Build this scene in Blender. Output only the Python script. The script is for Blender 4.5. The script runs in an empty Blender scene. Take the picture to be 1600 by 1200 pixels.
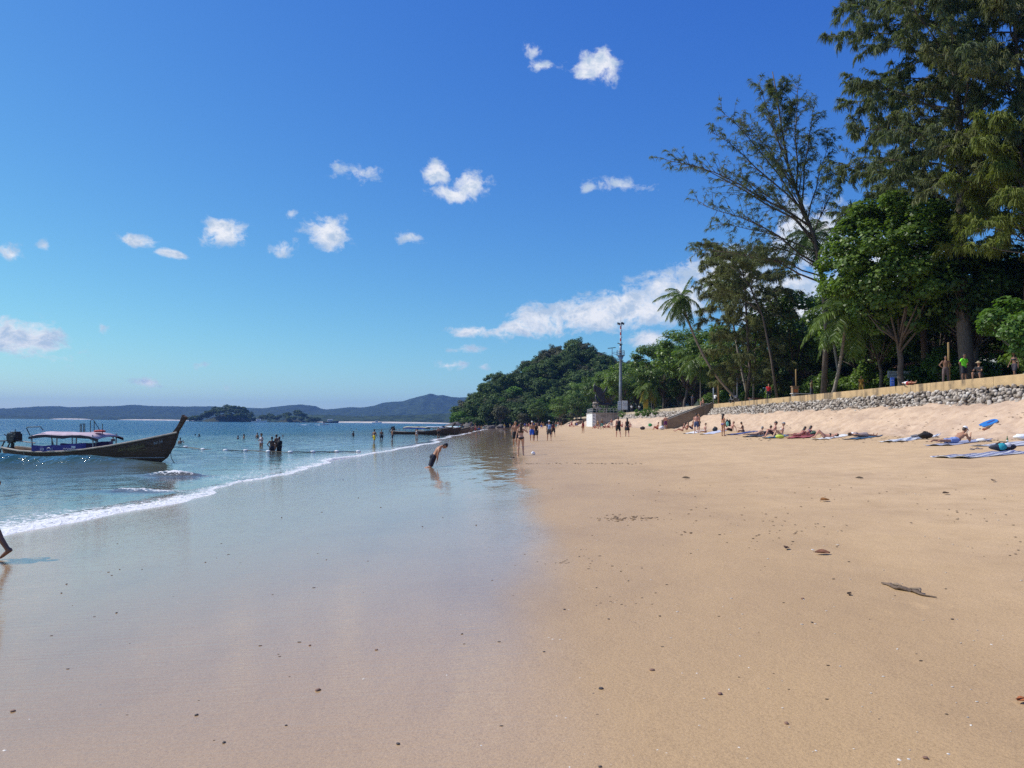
import bpy, math, random
import numpy as np
from mathutils import Vector, Matrix, Quaternion, noise as mnoise

R = math.radians
scene = bpy.context.scene
col = scene.collection

# ------------------------------------------------------------------ camera
CAM = Vector((0, 0, 2.3))
FPX = 1200.0
cam_d = bpy.data.cameras.new('camera')
cam = bpy.data.objects.new('camera', cam_d)
col.objects.link(cam)
cam_d.sensor_width = 36
cam_d.lens = 27
cam_d.clip_start = 0.1
cam_d.clip_end = 30000
CROT = Matrix.Rotation(R(90 + 2.96), 3, 'X') @ Matrix.Rotation(R(0.62), 3, 'Z')
cam.matrix_world = Matrix.Translation(CAM) @ CROT.to_4x4()
scene.camera = cam

# ------------------------------------------------------------------ sun and sky
SUN_EL, SUN_AZ = 50.0, -79.0         # azimuth from +Y (view direction), negative = seaward
sdir = Vector((math.sin(R(SUN_AZ)) * math.cos(R(SUN_EL)), math.cos(R(SUN_AZ)) * math.cos(R(SUN_EL)), math.sin(R(SUN_EL))))
sun_d = bpy.data.lights.new('sun', 'SUN')
sun_d.energy = 4.6
sun_d.angle = R(0.53)
sun_d.color = (1.0, 0.955, 0.88)
sun = bpy.data.objects.new('sun', sun_d)
col.objects.link(sun)
sun.rotation_euler = (-sdir).to_track_quat('-Z', 'Y').to_euler()
sun.location = (0, 0, 60)

world = bpy.data.worlds.new('World')
scene.world = world
world.use_nodes = True
wn = world.node_tree
wn.nodes.clear()

def nd(tree, typ, **kw):
    n = tree.nodes.new(typ)
    for k, v in kw.items():
        if k == 'ins':
            for kk, vv in v.items():
                if hasattr(vv, 'links'):
                    tree.links.new(vv, n.inputs[kk])
                else:
                    n.inputs[kk].default_value = vv
        else:
            setattr(n, k, v)
    return n

def ramp(tree, fac, stops, interp='LINEAR'):
    n = tree.nodes.new('ShaderNodeValToRGB')
    n.color_ramp.interpolation = interp
    els = n.color_ramp.elements
    while len(els) < len(stops):
        els.new(0.5)
    for e, (p, c) in zip(els, stops):
        e.position = p
        e.color = (*c, 1) if len(c) == 3 else c
    tree.links.new(fac, n.inputs[0])
    return n.outputs[0]

def mth(tree, op, a, b=0.0, c=None, clamp=False):
    n = tree.nodes.new('ShaderNodeMath')
    n.operation = op
    n.use_clamp = clamp
    for i, v in enumerate((a, b) if c is None else (a, b, c)):
        if hasattr(v, 'links'):
            tree.links.new(v, n.inputs[i])
        else:
            n.inputs[i].default_value = v
    return n.outputs[0]

def mrange(tree, v, a, b, c=0.0, d=1.0, smooth=True):
    n = tree.nodes.new('ShaderNodeMapRange')
    n.interpolation_type = 'SMOOTHSTEP' if smooth else 'LINEAR'
    tree.links.new(v, n.inputs[0])
    for i, x in enumerate((a, b, c, d)):
        if hasattr(x, 'links'):
            tree.links.new(x, n.inputs[i + 1])
        else:
            n.inputs[i + 1].default_value = x
    return n.outputs[0]

def mixc(tree, fac, a, b, mode='MIX'):
    n = tree.nodes.new('ShaderNodeMix')
    n.data_type = 'RGBA'
    n.blend_type = mode
    for i, v in ((0, fac), (6, a), (7, b)):
        if hasattr(v, 'links'):
            tree.links.new(v, n.inputs[i])
        elif i == 0:
            n.inputs[0].default_value = v
        else:
            n.inputs[i].default_value = (*v, 1)
    return n.outputs[2]

sky = wn.nodes.new('ShaderNodeTexSky')
sky.sky_type = 'NISHITA'
sky.sun_disc = False
sky.sun_elevation = R(SUN_EL)
sky.sun_rotation = R(SUN_AZ)
sky.altitude = 0
sky.air_density = 1.0
sky.dust_density = 0.3
sky.ozone_density = 6.0

tc = nd(wn, 'ShaderNodeTexCoord')
sep = nd(wn, 'ShaderNodeSeparateXYZ', ins={0: tc.outputs['Generated']})
az = mth(wn, 'ARCTAN2', sep.outputs[0], sep.outputs[1])
el = mth(wn, 'ARCSINE', sep.outputs[2])
ae = nd(wn, 'ShaderNodeCombineXYZ', ins={0: az, 1: el}).outputs[0]

def pix_dir(px, py):
    return (CROT @ Vector(((px - 800) / FPX, (600 - py) / FPX, -1))).normalized()

# fair weather clouds: centre px, half width, half height, strength
CL = [(932, 104, 42, 24, 1.0), (912, 114, 20, 12, .9), (850, 100, 24, 9, .7), (838, 77, 20, 7, .45), (738, 290, 34, 24, 1.0), (683, 276, 26, 20, 1.0), (707, 302, 40, 12, 1.0),
      (555, 272, 36, 11, .4), (350, 357, 38, 25, 1.05), (218, 379, 36, 13, .9), (266, 398, 29, 9, .85), (515, 362, 42, 31, 1.0), (445, 385, 24, 11, .45), (457, 338, 12, 6, .4), (640, 375, 20, 11, .6),
      (968, 290, 44, 11, .6), (918, 297, 14, 7, .5), (20, 400, 28, 12, .8), (66, 389, 9, 7, .45), (45, 532, 84, 34, .85), (228, 600, 30, 9, .6), (162, 514, 14, 7, .35), (740, 517, 44, 11, .8), (800, 513, 38, 16, .8),
      (850, 500, 60, 26, 1.0), (915, 492, 70, 30, 1.0), (985, 482, 80, 34, 1.0), (1050, 465, 80, 40, 1.05), (1020, 531, 42, 20, 1.0), (735, 547, 28, 9, .5), (702, 574, 24, 7, .5), (752, 574, 10, 6, .4),
      (1140, 432, 90, 50, 1.05), (1265, 372, 80, 62, 1.05), (1230, 470, 120, 50, 1.0), (1400, 420, 110, 70, 1.0), (318, 572, 12, 5, .3), (360, 607, 10, 5, .3)]
ells = []
for (px, py, hw, hh, st) in CL:
    d = pix_dir(px, py)
    k = 1.0 / FPX * math.cos(math.atan((px - 800) / FPX)) ** 1.0
    ells.append((math.atan2(d.x, d.y), math.asin(d.z), hw * k * math.cos(math.atan((px - 800) / FPX)), hh * k, st))
_r = random.Random(5)
for i in range(9):                        # the same kind of sky goes on all round
    a = _r.uniform(0.75, 2 * math.pi - 0.75)
    e = _r.uniform(0.06, 0.55)
    w = _r.uniform(.025, .09)
    ells.append((a if a < math.pi else a - 2 * math.pi, e, w, w * _r.uniform(.3, .6), 1.0))
nz0 = nd(wn, 'ShaderNodeTexNoise', noise_dimensions='2D', ins={'Vector': ae, 'Scale': 16.0, 'Detail': 3.0})
warp = nd(wn, 'ShaderNodeVectorMath', operation='SUBTRACT', ins={0: nz0.outputs['Color'], 1: (.5, .5, .5)})
warp = nd(wn, 'ShaderNodeVectorMath', operation='SCALE', ins={0: warp.outputs[0], 'Scale': .022})
aew = nd(wn, 'ShaderNodeVectorMath', operation='ADD', ins={0: ae, 1: warp.outputs[0]}).outputs[0]
fld = None
low = None
for (a, e, w, h, st) in ells:
    s = nd(wn, 'ShaderNodeVectorMath', operation='MULTIPLY_ADD', ins={0: aew, 1: (1 / w, 1 / h, 0), 2: (-a / w, -e / h, 0)})
    ln = nd(wn, 'ShaderNodeVectorMath', operation='LENGTH', ins={0: s.outputs[0]}).outputs['Value']
    f = mth(wn, 'MULTIPLY_ADD', ln, -st, st)
    fld = f if fld is None else mth(wn, 'MAXIMUM', fld, f)
aes = nd(wn, 'ShaderNodeVectorMath', operation='MULTIPLY', ins={0: aew, 1: (.80, 1.12, 1)}).outputs[0]
nz1 = nd(wn, 'ShaderNodeTexNoise', noise_dimensions='2D', ins={'Vector': aes, 'Scale': 44.0, 'Detail': 7.0, 'Roughness': .66}).outputs[0]
nz2 = nd(wn, 'ShaderNodeTexNoise', noise_dimensions='2D', ins={'Vector': nd(wn, 'ShaderNodeVectorMath', operation='ADD', ins={0: aes, 1: (.005, -.012, 0)}).outputs[0], 'Scale': 44.0, 'Detail': 7.0, 'Roughness': .66}).outputs[0]
dens = mth(wn, 'MULTIPLY_ADD', mth(wn, 'SUBTRACT', nz1, .5), 2.1, fld)
cmask = mrange(wn, dens, -.06, .66)
cmask = mth(wn, 'MULTIPLY', cmask, .94)
lit = mth(wn, 'MULTIPLY_ADD', mth(wn, 'SUBTRACT', nz2, nz1), 3.2, .62, clamp=True)
ccol = mixc(wn, lit, (5.0, 6.2, 7.8), (9.4, 9.5, 9.8))
# the phone's rendering of that sky: one tone curve per channel over the whole dome
ss_ = nd(wn, 'ShaderNodeSeparateColor', ins={0: sky.outputs[0]})
ch = [mth(wn, 'MULTIPLY', mth(wn, 'POWER', mth(wn, 'MULTIPLY', ss_.outputs[i], .1), p), g * 10) for i, (p, g) in enumerate(((1.50, 1.44), (1.28, 1.50), (.55, 1.05)))]
skyc = nd(wn, 'ShaderNodeCombineColor', ins={0: ch[0], 1: ch[1], 2: ch[2]}).outputs[0]
mixw = mixc(wn, cmask, skyc, ccol)
bg = nd(wn, 'ShaderNodeBackground', ins={0: mixw, 1: 0.1})
wo = nd(wn, 'ShaderNodeOutputWorld', ins={0: bg.outputs[0]})

vs = scene.view_settings
vs.view_transform = 'Standard'
vs.look = 'None'
vs.exposure = 0.0
vs.gamma = 1
vs.use_curve_mapping = False
world.cycles.sampling_method = 'MANUAL'
world.cycles.sample_map_resolution = 256
scene.cycles.use_denoising = False
scene.cycles.sample_clamp_indirect = 4.0
scene.cycles.max_bounces = 6
scene.cycles.diffuse_bounces = 2
scene.cycles.glossy_bounces = 3
scene.cycles.transmission_bounces = 3
scene.cycles.transparent_max_bounces = 6
scene.cycles.volume_bounces = 0

# ------------------------------------------------------------------ geometry of the place
YH = lambda px: 653.4 + px * 0.0108

def ray(px, py):
    return CROT @ Vector(((px - 800) / FPX, (600 - py) / FPX, -1))

def at(px, py, d):
    """the point at depth d (metres along +Y) that a sight line meets"""
    r = ray(px, py)
    return CAM + r * (d / r.y)

def sst(a, b, v):
    t = min(1.0, max(0.0, (v - a) / (b - a)))
    return t * t * (3 - 2 * t)

def gz(x, y):
    """height of the sand above the water"""
    if x < 0:
        z = .068 * (x + 10)
        if x < -22:
            z = -.816 + .03 * (x + 22)
    else:
        z = .68 + .055 * x
    if x > 21.5:
        z += (sst(21.8, 26.3, x)) * 1.62
    return max(z, -6)

def ground(px, py, z0=None):
    """where a sight line meets the sand (or the level z0)"""
    r = ray(px, py)
    if z0 is not None:
        return CAM + r * ((z0 - CAM.z) / r.z)
    # the flat of the beach is two planes: solve those first
    for (k, c, lo, hi) in ((.068, .68, -22, 0), (.055, .68, 0, 21.4)):
        den = r.z - k * r.x
        if abs(den) > 1e-9:
            t = (c - CAM.z) / den
            if t > 0 and lo <= r.x * t <= hi:
                return CAM + r * t
    t, dt = 2.0, 1.0
    while t < 900:
        p = CAM + r * t
        if p.z <= gz(p.x, p.y):
            if dt < 0.004:
                return p
            t -= dt
            dt *= .25
        t += dt
    return CAM + r * t
# ------------------------------------------------------------------ builders
def mesh_np(name, V, F, mats, smooth=False, midx=None):
    """V (n,3) array, F list of equal-length index arrays grouped: list of (m,k) arrays"""
    me = bpy.data.meshes.new(name)
    V = np.asarray(V, dtype=np.float32)
    Fs = F if isinstance(F, list) else [F]
    Fs = [np.asarray(f, dtype=np.int32) for f in Fs if len(f)]
    me.vertices.add(len(V))
    me.vertices.foreach_set('co', V.ravel())
    loops = np.concatenate([f.ravel() for f in Fs])
    tot = np.concatenate([np.full(len(f), f.shape[1], dtype=np.int32) for f in Fs])
    start = np.concatenate([[0], np.cumsum(tot)[:-1]]).astype(np.int32)
    me.loops.add(len(loops))
    me.loops.foreach_set('vertex_index', loops)
    me.polygons.add(len(tot))
    me.polygons.foreach_set('loop_start', start)
    me.polygons.foreach_set('loop_total', tot)
    if midx is not None:
        me.polygons.foreach_set('material_index', np.asarray(midx, dtype=np.int32))
    if smooth:
        me.polygons.foreach_set('use_smooth', np.ones(len(tot), dtype=bool))
    me.update(calc_edges=True)
    for m in (mats if isinstance(mats, (list, tuple)) else [mats]):
        me.materials.append(m)
    return me

def link(name, me, parent=None, loc=None, rot=None, scale=None):
    o = bpy.data.objects.new(name, me)
    col.objects.link(o)
    if parent is not None:
        o.parent = parent
    if loc is not None:
        o.location = loc
    if rot is not None:
        o.rotation_euler = rot
    if scale is not None:
        o.scale = scale if hasattr(scale, '__len__') else (scale,) * 3
    return o

def tag(o, label=None, cat=None, group=None, kind=None):
    for k, v in (('label', label), ('category', cat), ('group', group), ('kind', kind)):
        if v:
            o[k] = v
    return o

def empty(name, loc, rz=0.0, label=None, cat=None, group=None):
    o = bpy.data.objects.new(name, None)
    o.empty_display_size = .3
    col.objects.link(o)
    o.location = loc
    o.rotation_euler = (0, 0, rz)
    return tag(o, label, cat, group)

def frame(t):
    t = t.normalized()
    up = Vector((0, 0, 1)) if abs(t.z) < .95 else Vector((0, 1, 0))
    a = t.cross(up).normalized()
    return a, a.cross(t).normalized()

class MB:
    """collects shapes of ONE object"""
    def __init__(self):
        self.v, self.f = [], []

    def add(self, vs, fs):
        b = len(self.v)
        self.v += [tuple(p) for p in vs]
        self.f += [tuple(i + b for i in f) for f in fs]
        return self

    def box(self, c, s, rot=None):
        c, s = Vector(c), Vector(s)
        vs = []
        for z in (-.5, .5):
            for x, y in ((-.5, -.5), (.5, -.5), (.5, .5), (-.5, .5)):
                p = Vector((x * s.x, y * s.y, z * s.z))
                if rot is not None:
                    p = rot @ p
                vs.append(c + p)
        return self.add(vs, [(3, 2, 1, 0), (4, 5, 6, 7), (0, 1, 5, 4), (1, 2, 6, 5), (2, 3, 7, 6), (3, 0, 4, 7)])

    def bar(self, a, b, w, h=None):
        a, b = Vector(a), Vector(b)
        h = h or w
        u, v = frame(b - a)
        vs = []
        for p in (a, b):
            vs += [p - u * w / 2 - v * h / 2, p + u * w / 2 - v * h / 2, p + u * w / 2 + v * h / 2, p - u * w / 2 + v * h / 2]
        return self.add(vs, [(3, 2, 1, 0), (4, 5, 6, 7), (0, 1, 5, 4), (1, 2, 6, 5), (2, 3, 7, 6), (3, 0, 4, 7)])

    def tube(self, pts, rad, seg=8, cap=True, lat=None, rad2=None):
        """tube through pts; lat = list of lateral axes, rad2 = half depth for an oval section"""
        pts = [Vector(p) for p in pts]
        n = len(pts)
        if not hasattr(rad, '__len__'):
            rad = [rad] * n
        rad2 = rad2 or rad
        vs, fs = [], []
        pa = None
        for i, p in enumerate(pts):
            t = pts[min(i + 1, n - 1)] - pts[max(i - 1, 0)]
            if t.length < 1e-9:
                t = Vector((0, 0, 1))
            t = t.normalized()
            if lat is not None:
                a = Vector(lat[i])
                a = (a - t * a.dot(t)).normalized()
            elif pa is None:
                a = frame(t)[0]
            else:
                a = pa - t * pa.dot(t)
                a = a.normalized() if a.length > 1e-6 else frame(t)[0]
            pa = a
            b = t.cross(a)
            for k in range(seg):
                an = 2 * math.pi * k / seg
                vs.append(p + a * (math.cos(an) * rad[i]) + b * (math.sin(an) * rad2[i]))
        for i in range(n - 1):
            for k in range(seg):
                k2 = (k + 1) % seg
                fs.append((i * seg + k, i * seg + k2, (i + 1) * seg + k2, (i + 1) * seg + k))
        if cap:
            fs.append(tuple(range(seg))[::-1])
            fs.append(tuple((n - 1) * seg + k for k in range(seg)))
        return self.add(vs, fs)

    def ell(self, c, r, rot=None, seg=12, rings=8, top=1.0, bot=-1.0):
        c = Vector(c)
        r = Vector(r) if hasattr(r, '__len__') else Vector((r, r, r))
        vs, fs = [], []
        a0, a1 = math.asin(max(-1, bot)), math.asin(min(1, top))
        for i in range(rings + 1):
            a = a0 + (a1 - a0) * i / rings
            for k in range(seg):
                an = 2 * math.pi * k / seg
                p = Vector((math.cos(a) * math.cos(an) * r.x, math.cos(a) * math.sin(an) * r.y, math.sin(a) * r.z))
                vs.append(c + (rot @ p if rot is not None else p))
        for i in range(rings):
            for k in range(seg):
                k2 = (k + 1) % seg
                fs.append((i * seg + k, i * seg + k2, (i + 1) * seg + k2, (i + 1) * seg + k))
        fs.append(tuple(range(seg))[::-1])
        fs.append(tuple(rings * seg + k for k in range(seg)))
        return self.add(vs, fs)

    def grid(self, rows):
        n, m = len(rows), len(rows[0])
        vs = [p for r in rows for p in r]
        fs = [(i * m + j, i * m + j + 1, (i + 1) * m + j + 1, (i + 1) * m + j) for i in range(n - 1) for j in range(m - 1)]
        return self.add(vs, fs)

    def mesh(self, name, mat, smooth=False):
        me = bpy.data.meshes.new(name)
        me.from_pydata(self.v, [], self.f)
        if smooth:
            me.polygons.foreach_set('use_smooth', np.ones(len(me.polygons), dtype=bool))
        me.materials.append(mat)
        me.update()
        return me

    def build(self, name, mat, parent=None, smooth=False, **kw):
        return link(name, self.mesh(name, mat, smooth), parent, **kw)

def solidify(o, t, offset=0.0):
    m = o.modifiers.new('thick', 'SOLIDIFY')
    m.thickness = t
    m.offset = offset
    return o

def bevel(o, w, seg=2):
    m = o.modifiers.new('bev', 'BEVEL')
    m.width = w
    m.segments = seg
    m.limit_method = 'ANGLE'
    return o

tmp_scene = bpy.data.scenes.new('workbench')        # modifiers are evaluated here, then the scene is removed
def baked(o):
    col.objects.unlink(o)
    tmp_scene.collection.objects.link(o)
    vl = tmp_scene.view_layers[0]
    vl.update()
    me = bpy.data.meshes.new_from_object(o.evaluated_get(vl.depsgraph))
    bpy.data.objects.remove(o)
    return me

def text_mesh(s, size, mat, extrude=.004):
    cu = bpy.data.curves.new('txt', 'FONT')
    cu.body = s
    cu.size = size
    cu.extrude = extrude
    cu.align_x = 'CENTER'
    o = bpy.data.objects.new('txt', cu)
    col.objects.link(o)
    me = baked(o)
    me.materials.clear()
    me.materials.append(mat)
    return me

# ------------------------------------------------------------------ materials
def new_mat(name):
    m = bpy.data.materials.new(name)
    m.use_nodes = True
    t = m.node_tree
    return m, t, t.nodes['Principled BSDF']

def tex_pos(t, scale=(1, 1, 1), obj=False):
    c = nd(t, 'ShaderNodeTexCoord')
    g = c.outputs['Object'] if obj else nd(t, 'ShaderNodeNewGeometry').outputs['Position']
    return nd(t, 'ShaderNodeVectorMath', operation='MULTIPLY', ins={0: g, 1: scale}).outputs[0]

def fbm(t, vec, scale, detail=4.0, rough=.55, out=0):
    return nd(t, 'ShaderNodeTexNoise', ins={'Vector': vec, 'Scale': scale, 'Detail': detail, 'Roughness': rough}).outputs[out]

def bump(t, h, strength, dist, normal=None):
    n = nd(t, 'ShaderNodeBump', ins={'Height': h, 'Strength': strength, 'Distance': dist})
    if normal is not None:
        t.links.new(normal, n.inputs['Normal'])
    return n.outputs[0]

_mc = {}
def plain(c, rough=.6, var=.18, scale=8.0, bmp=.15, metal=0.0, key='paint'):
    """plain coloured stuff with mottling and fine relief"""
    k = (tuple(round(x, 3) for x in c), rough, var, scale, bmp, metal, key)
    if k in _mc:
        return _mc[k]
    m, t, b = new_mat(key)
    v = tex_pos(t, obj=True)
    n = fbm(t, v, scale, 5)
    lo = tuple(x * (1 - var) for x in c)
    hi = tuple(min(1, x * (1 + var)) for x in c)
    t.links.new(ramp(t, n, [(.3, lo), (.7, hi)]), b.inputs['Base Color'])
    b.inputs['Roughness'].default_value = rough
    b.inputs['Metallic'].default_value = metal
    if bmp:
        t.links.new(bump(t, fbm(t, v, scale * 5, 3), bmp, .02), b.inputs['Normal'])
    _mc[k] = m
    return m

def leaf_mat(name, c_dark, c_light, trans=.35, rough=.45, spec=.35):
    m, t, b = new_mat(name)
    g = nd(t, 'ShaderNodeNewGeometry')
    oi = nd(t, 'ShaderNodeObjectInfo')
    v = mth(t, 'MULTIPLY_ADD', oi.outputs['Random'], .35, mth(t, 'MULTIPLY', g.outputs['Random Per Island'], .65))
    c = ramp(t, v, [(.05, c_dark), (.75, c_light), (.97, tuple(min(1, x * 1.5 + .01) for x in c_light))])
    t.links.new(c, b.inputs['Base Color'])
    b.inputs['Roughness'].default_value = rough
    b.inputs['Specular IOR Level'].default_value = spec
    tr = nd(t, 'ShaderNodeBsdfTranslucent', ins={0: mixc(t, 1.0, c, (1.0, 1.1, .45), 'MULTIPLY')})
    mx = nd(t, 'ShaderNodeMixShader', ins={0: trans, 1: b.outputs[0], 2: tr.outputs[0]})
    t.links.new(mx.outputs[0], t.nodes['Material Output'].inputs[0])
    return m

def bark_mat(name, c):
    m, t, b = new_mat(name)
    v = tex_pos(t, (1, 1, .3), obj=True)
    n = fbm(t, v, 9, 6, .65)
    t.links.new(ramp(t, n, [(.25, tuple(x * .45 for x in c)), (.55, c), (.8, tuple(x * 1.5 for x in c))]), b.inputs['Base Color'])
    b.inputs['Roughness'].default_value = .9
    t.links.new(bump(t, n, .7, .06), b.inputs['Normal'])
    return m

M = {}
M['bark'] = bark_mat('bark', (.13, .10, .075))
M['bark_pale'] = bark_mat('bark_pale', (.27, .23, .18))
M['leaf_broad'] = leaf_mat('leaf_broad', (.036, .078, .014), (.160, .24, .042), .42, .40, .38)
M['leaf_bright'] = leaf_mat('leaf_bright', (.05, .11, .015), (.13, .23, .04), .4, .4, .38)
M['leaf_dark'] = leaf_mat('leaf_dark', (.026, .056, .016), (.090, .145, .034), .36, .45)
M['leaf_hill'] = leaf_mat('leaf_hill', (.030, .062, .016), (.105, .160, .040), .22, .6, .2)
M['leaf_hill_brown'] = leaf_mat('leaf_hill_brown', (.060, .066, .032), (.145, .145, .075), .2, .6, .2)
M['leaf_hill_bright'] = leaf_mat('leaf_hill_bright', (.045, .105, .012), (.13, .25, .035), .25, .6, .2)
M['needle'] = leaf_mat('needle', (.048, .070, .034), (.165, .195, .090), .4, .6, .2)
M['needle_brown'] = leaf_mat('needle_brown', (.068, .080, .034), (.20, .21, .09), .4, .6, .2)
M['needle_yellow'] = leaf_mat('needle_yellow', (.075, .105, .022), (.22, .25, .055), .35, .6, .2)
M['frond'] = leaf_mat('frond', (.045, .088, .018), (.17, .24, .05), .35, .4)
M['frond_yellow'] = leaf_mat('frond_yellow', (.12, .13, .02), (.32, .27, .05), .35, .45)
# ================================================================== SETTING
rng = np.random.default_rng(11)

def sines(x, y, waves):
    z = np.zeros_like(x)
    for (a, lx, ly, ph) in waves:
        z = z + a * np.sin(x * lx + y * ly + ph)
    return z

def vnoise(x, y, seed=0):
    """smooth value noise in numpy"""
    xi, yi = np.floor(x).astype(np.int64), np.floor(y).astype(np.int64)
    xf, yf = x - xi, y - yi
    def h(a, b):
        n = (a * 374761393 + b * 668265263 + seed * 974711) & 0x7fffffff
        n = ((n ^ (n >> 13)) * 1274126177) & 0x7fffffff
        return ((n ^ (n >> 16)) & 0xffff) / 65535.0
    u, v = xf * xf * (3 - 2 * xf), yf * yf * (3 - 2 * yf)
    return (h(xi, yi) * (1 - u) + h(xi + 1, yi) * u) * (1 - v) + (h(xi, yi + 1) * (1 - u) + h(xi + 1, yi + 1) * u) * v

def fbn(x, y, seed=0, oct=4, g=.5):
    s, a, t = 0, 1.0, 0
    for i in range(oct):
        s = s + a * vnoise(x * 2 ** i + 17.3 * i, y * 2 ** i - 9.1 * i, seed + i)
        t += a
        a *= g
    return s / t

def npst(a, b, v):
    t = np.clip((v - a) / (b - a), 0, 1)
    return t * t * (3 - 2 * t)

def gz_np(x, y):
    z = np.where(x < 0, np.where(x < -22, -.816 + .03 * (x + 22), .068 * (x + 10)), .68 + .055 * x)
    z = z + npst(21.8, 26.3, x) * 1.62
    return np.maximum(z, -6)

def axis(parts):
    out = [parts[0][0]]
    for (a, b, st, gr) in parts:
        v, s = a, st
        while v < b:
            v += s
            s *= gr
            out.append(min(v, b))
    return np.array(out)

# ---- sand
ys = axis([(-12, 2, .5, 1), (2, 12, .07, 1.006), (12, 30, .16, 1.003), (30, 75, .22, 1.002), (75, 460, .32, 1.03)])
xs = axis([(-1200, -60, 300, .8), (-60, -14, 2.5, .96), (-14, 3, .22, 1), (3, 12, .1, 1.01), (12, 21, .22, 1), (21, 26.9, .13, 1), (26.9, 27.2, .3, 1)])
X, Y = np.meshgrid(xs, ys)
Z = gz_np(X, Y)
lump = npst(21.0, 22.6, X) * npst(27.2, 25.6, X)
foot = fbn(X * 2.3, Y * 2.0, 3, 3, .6) - .5
foot2 = fbn(X * .8, Y * .55, 8, 2) - .5
Z = Z + lump * (foot * .40 + foot2 * .34)
dry = npst(1.0, 6.0, X)
Z = Z + (1 - lump) * (dry * (.018 * (fbn(X * 1.1, Y * 1.1, 21, 3) - .5) + .05 * (fbn(X * .12, Y * .08, 22, 2) - .5)))
step = npst(18.5, 21.5, X) * (1 - lump)
Z = Z + step * .10 * (fbn(X * 1.6, Y * 1.3, 31, 3) - .5)
Z = Z + (X < 1) * (X > -10) * .010 * (fbn(X * .35, Y * .10, 41, 2) - .5)
n, m = X.shape
V = np.stack([X, Y, Z], -1).reshape(-1, 3)
idx = np.arange(n * m).reshape(n, m)
F = np.stack([idx[:-1, :-1], idx[:-1, 1:], idx[1:, 1:], idx[1:, :-1]], -1).reshape(-1, 4)

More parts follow.
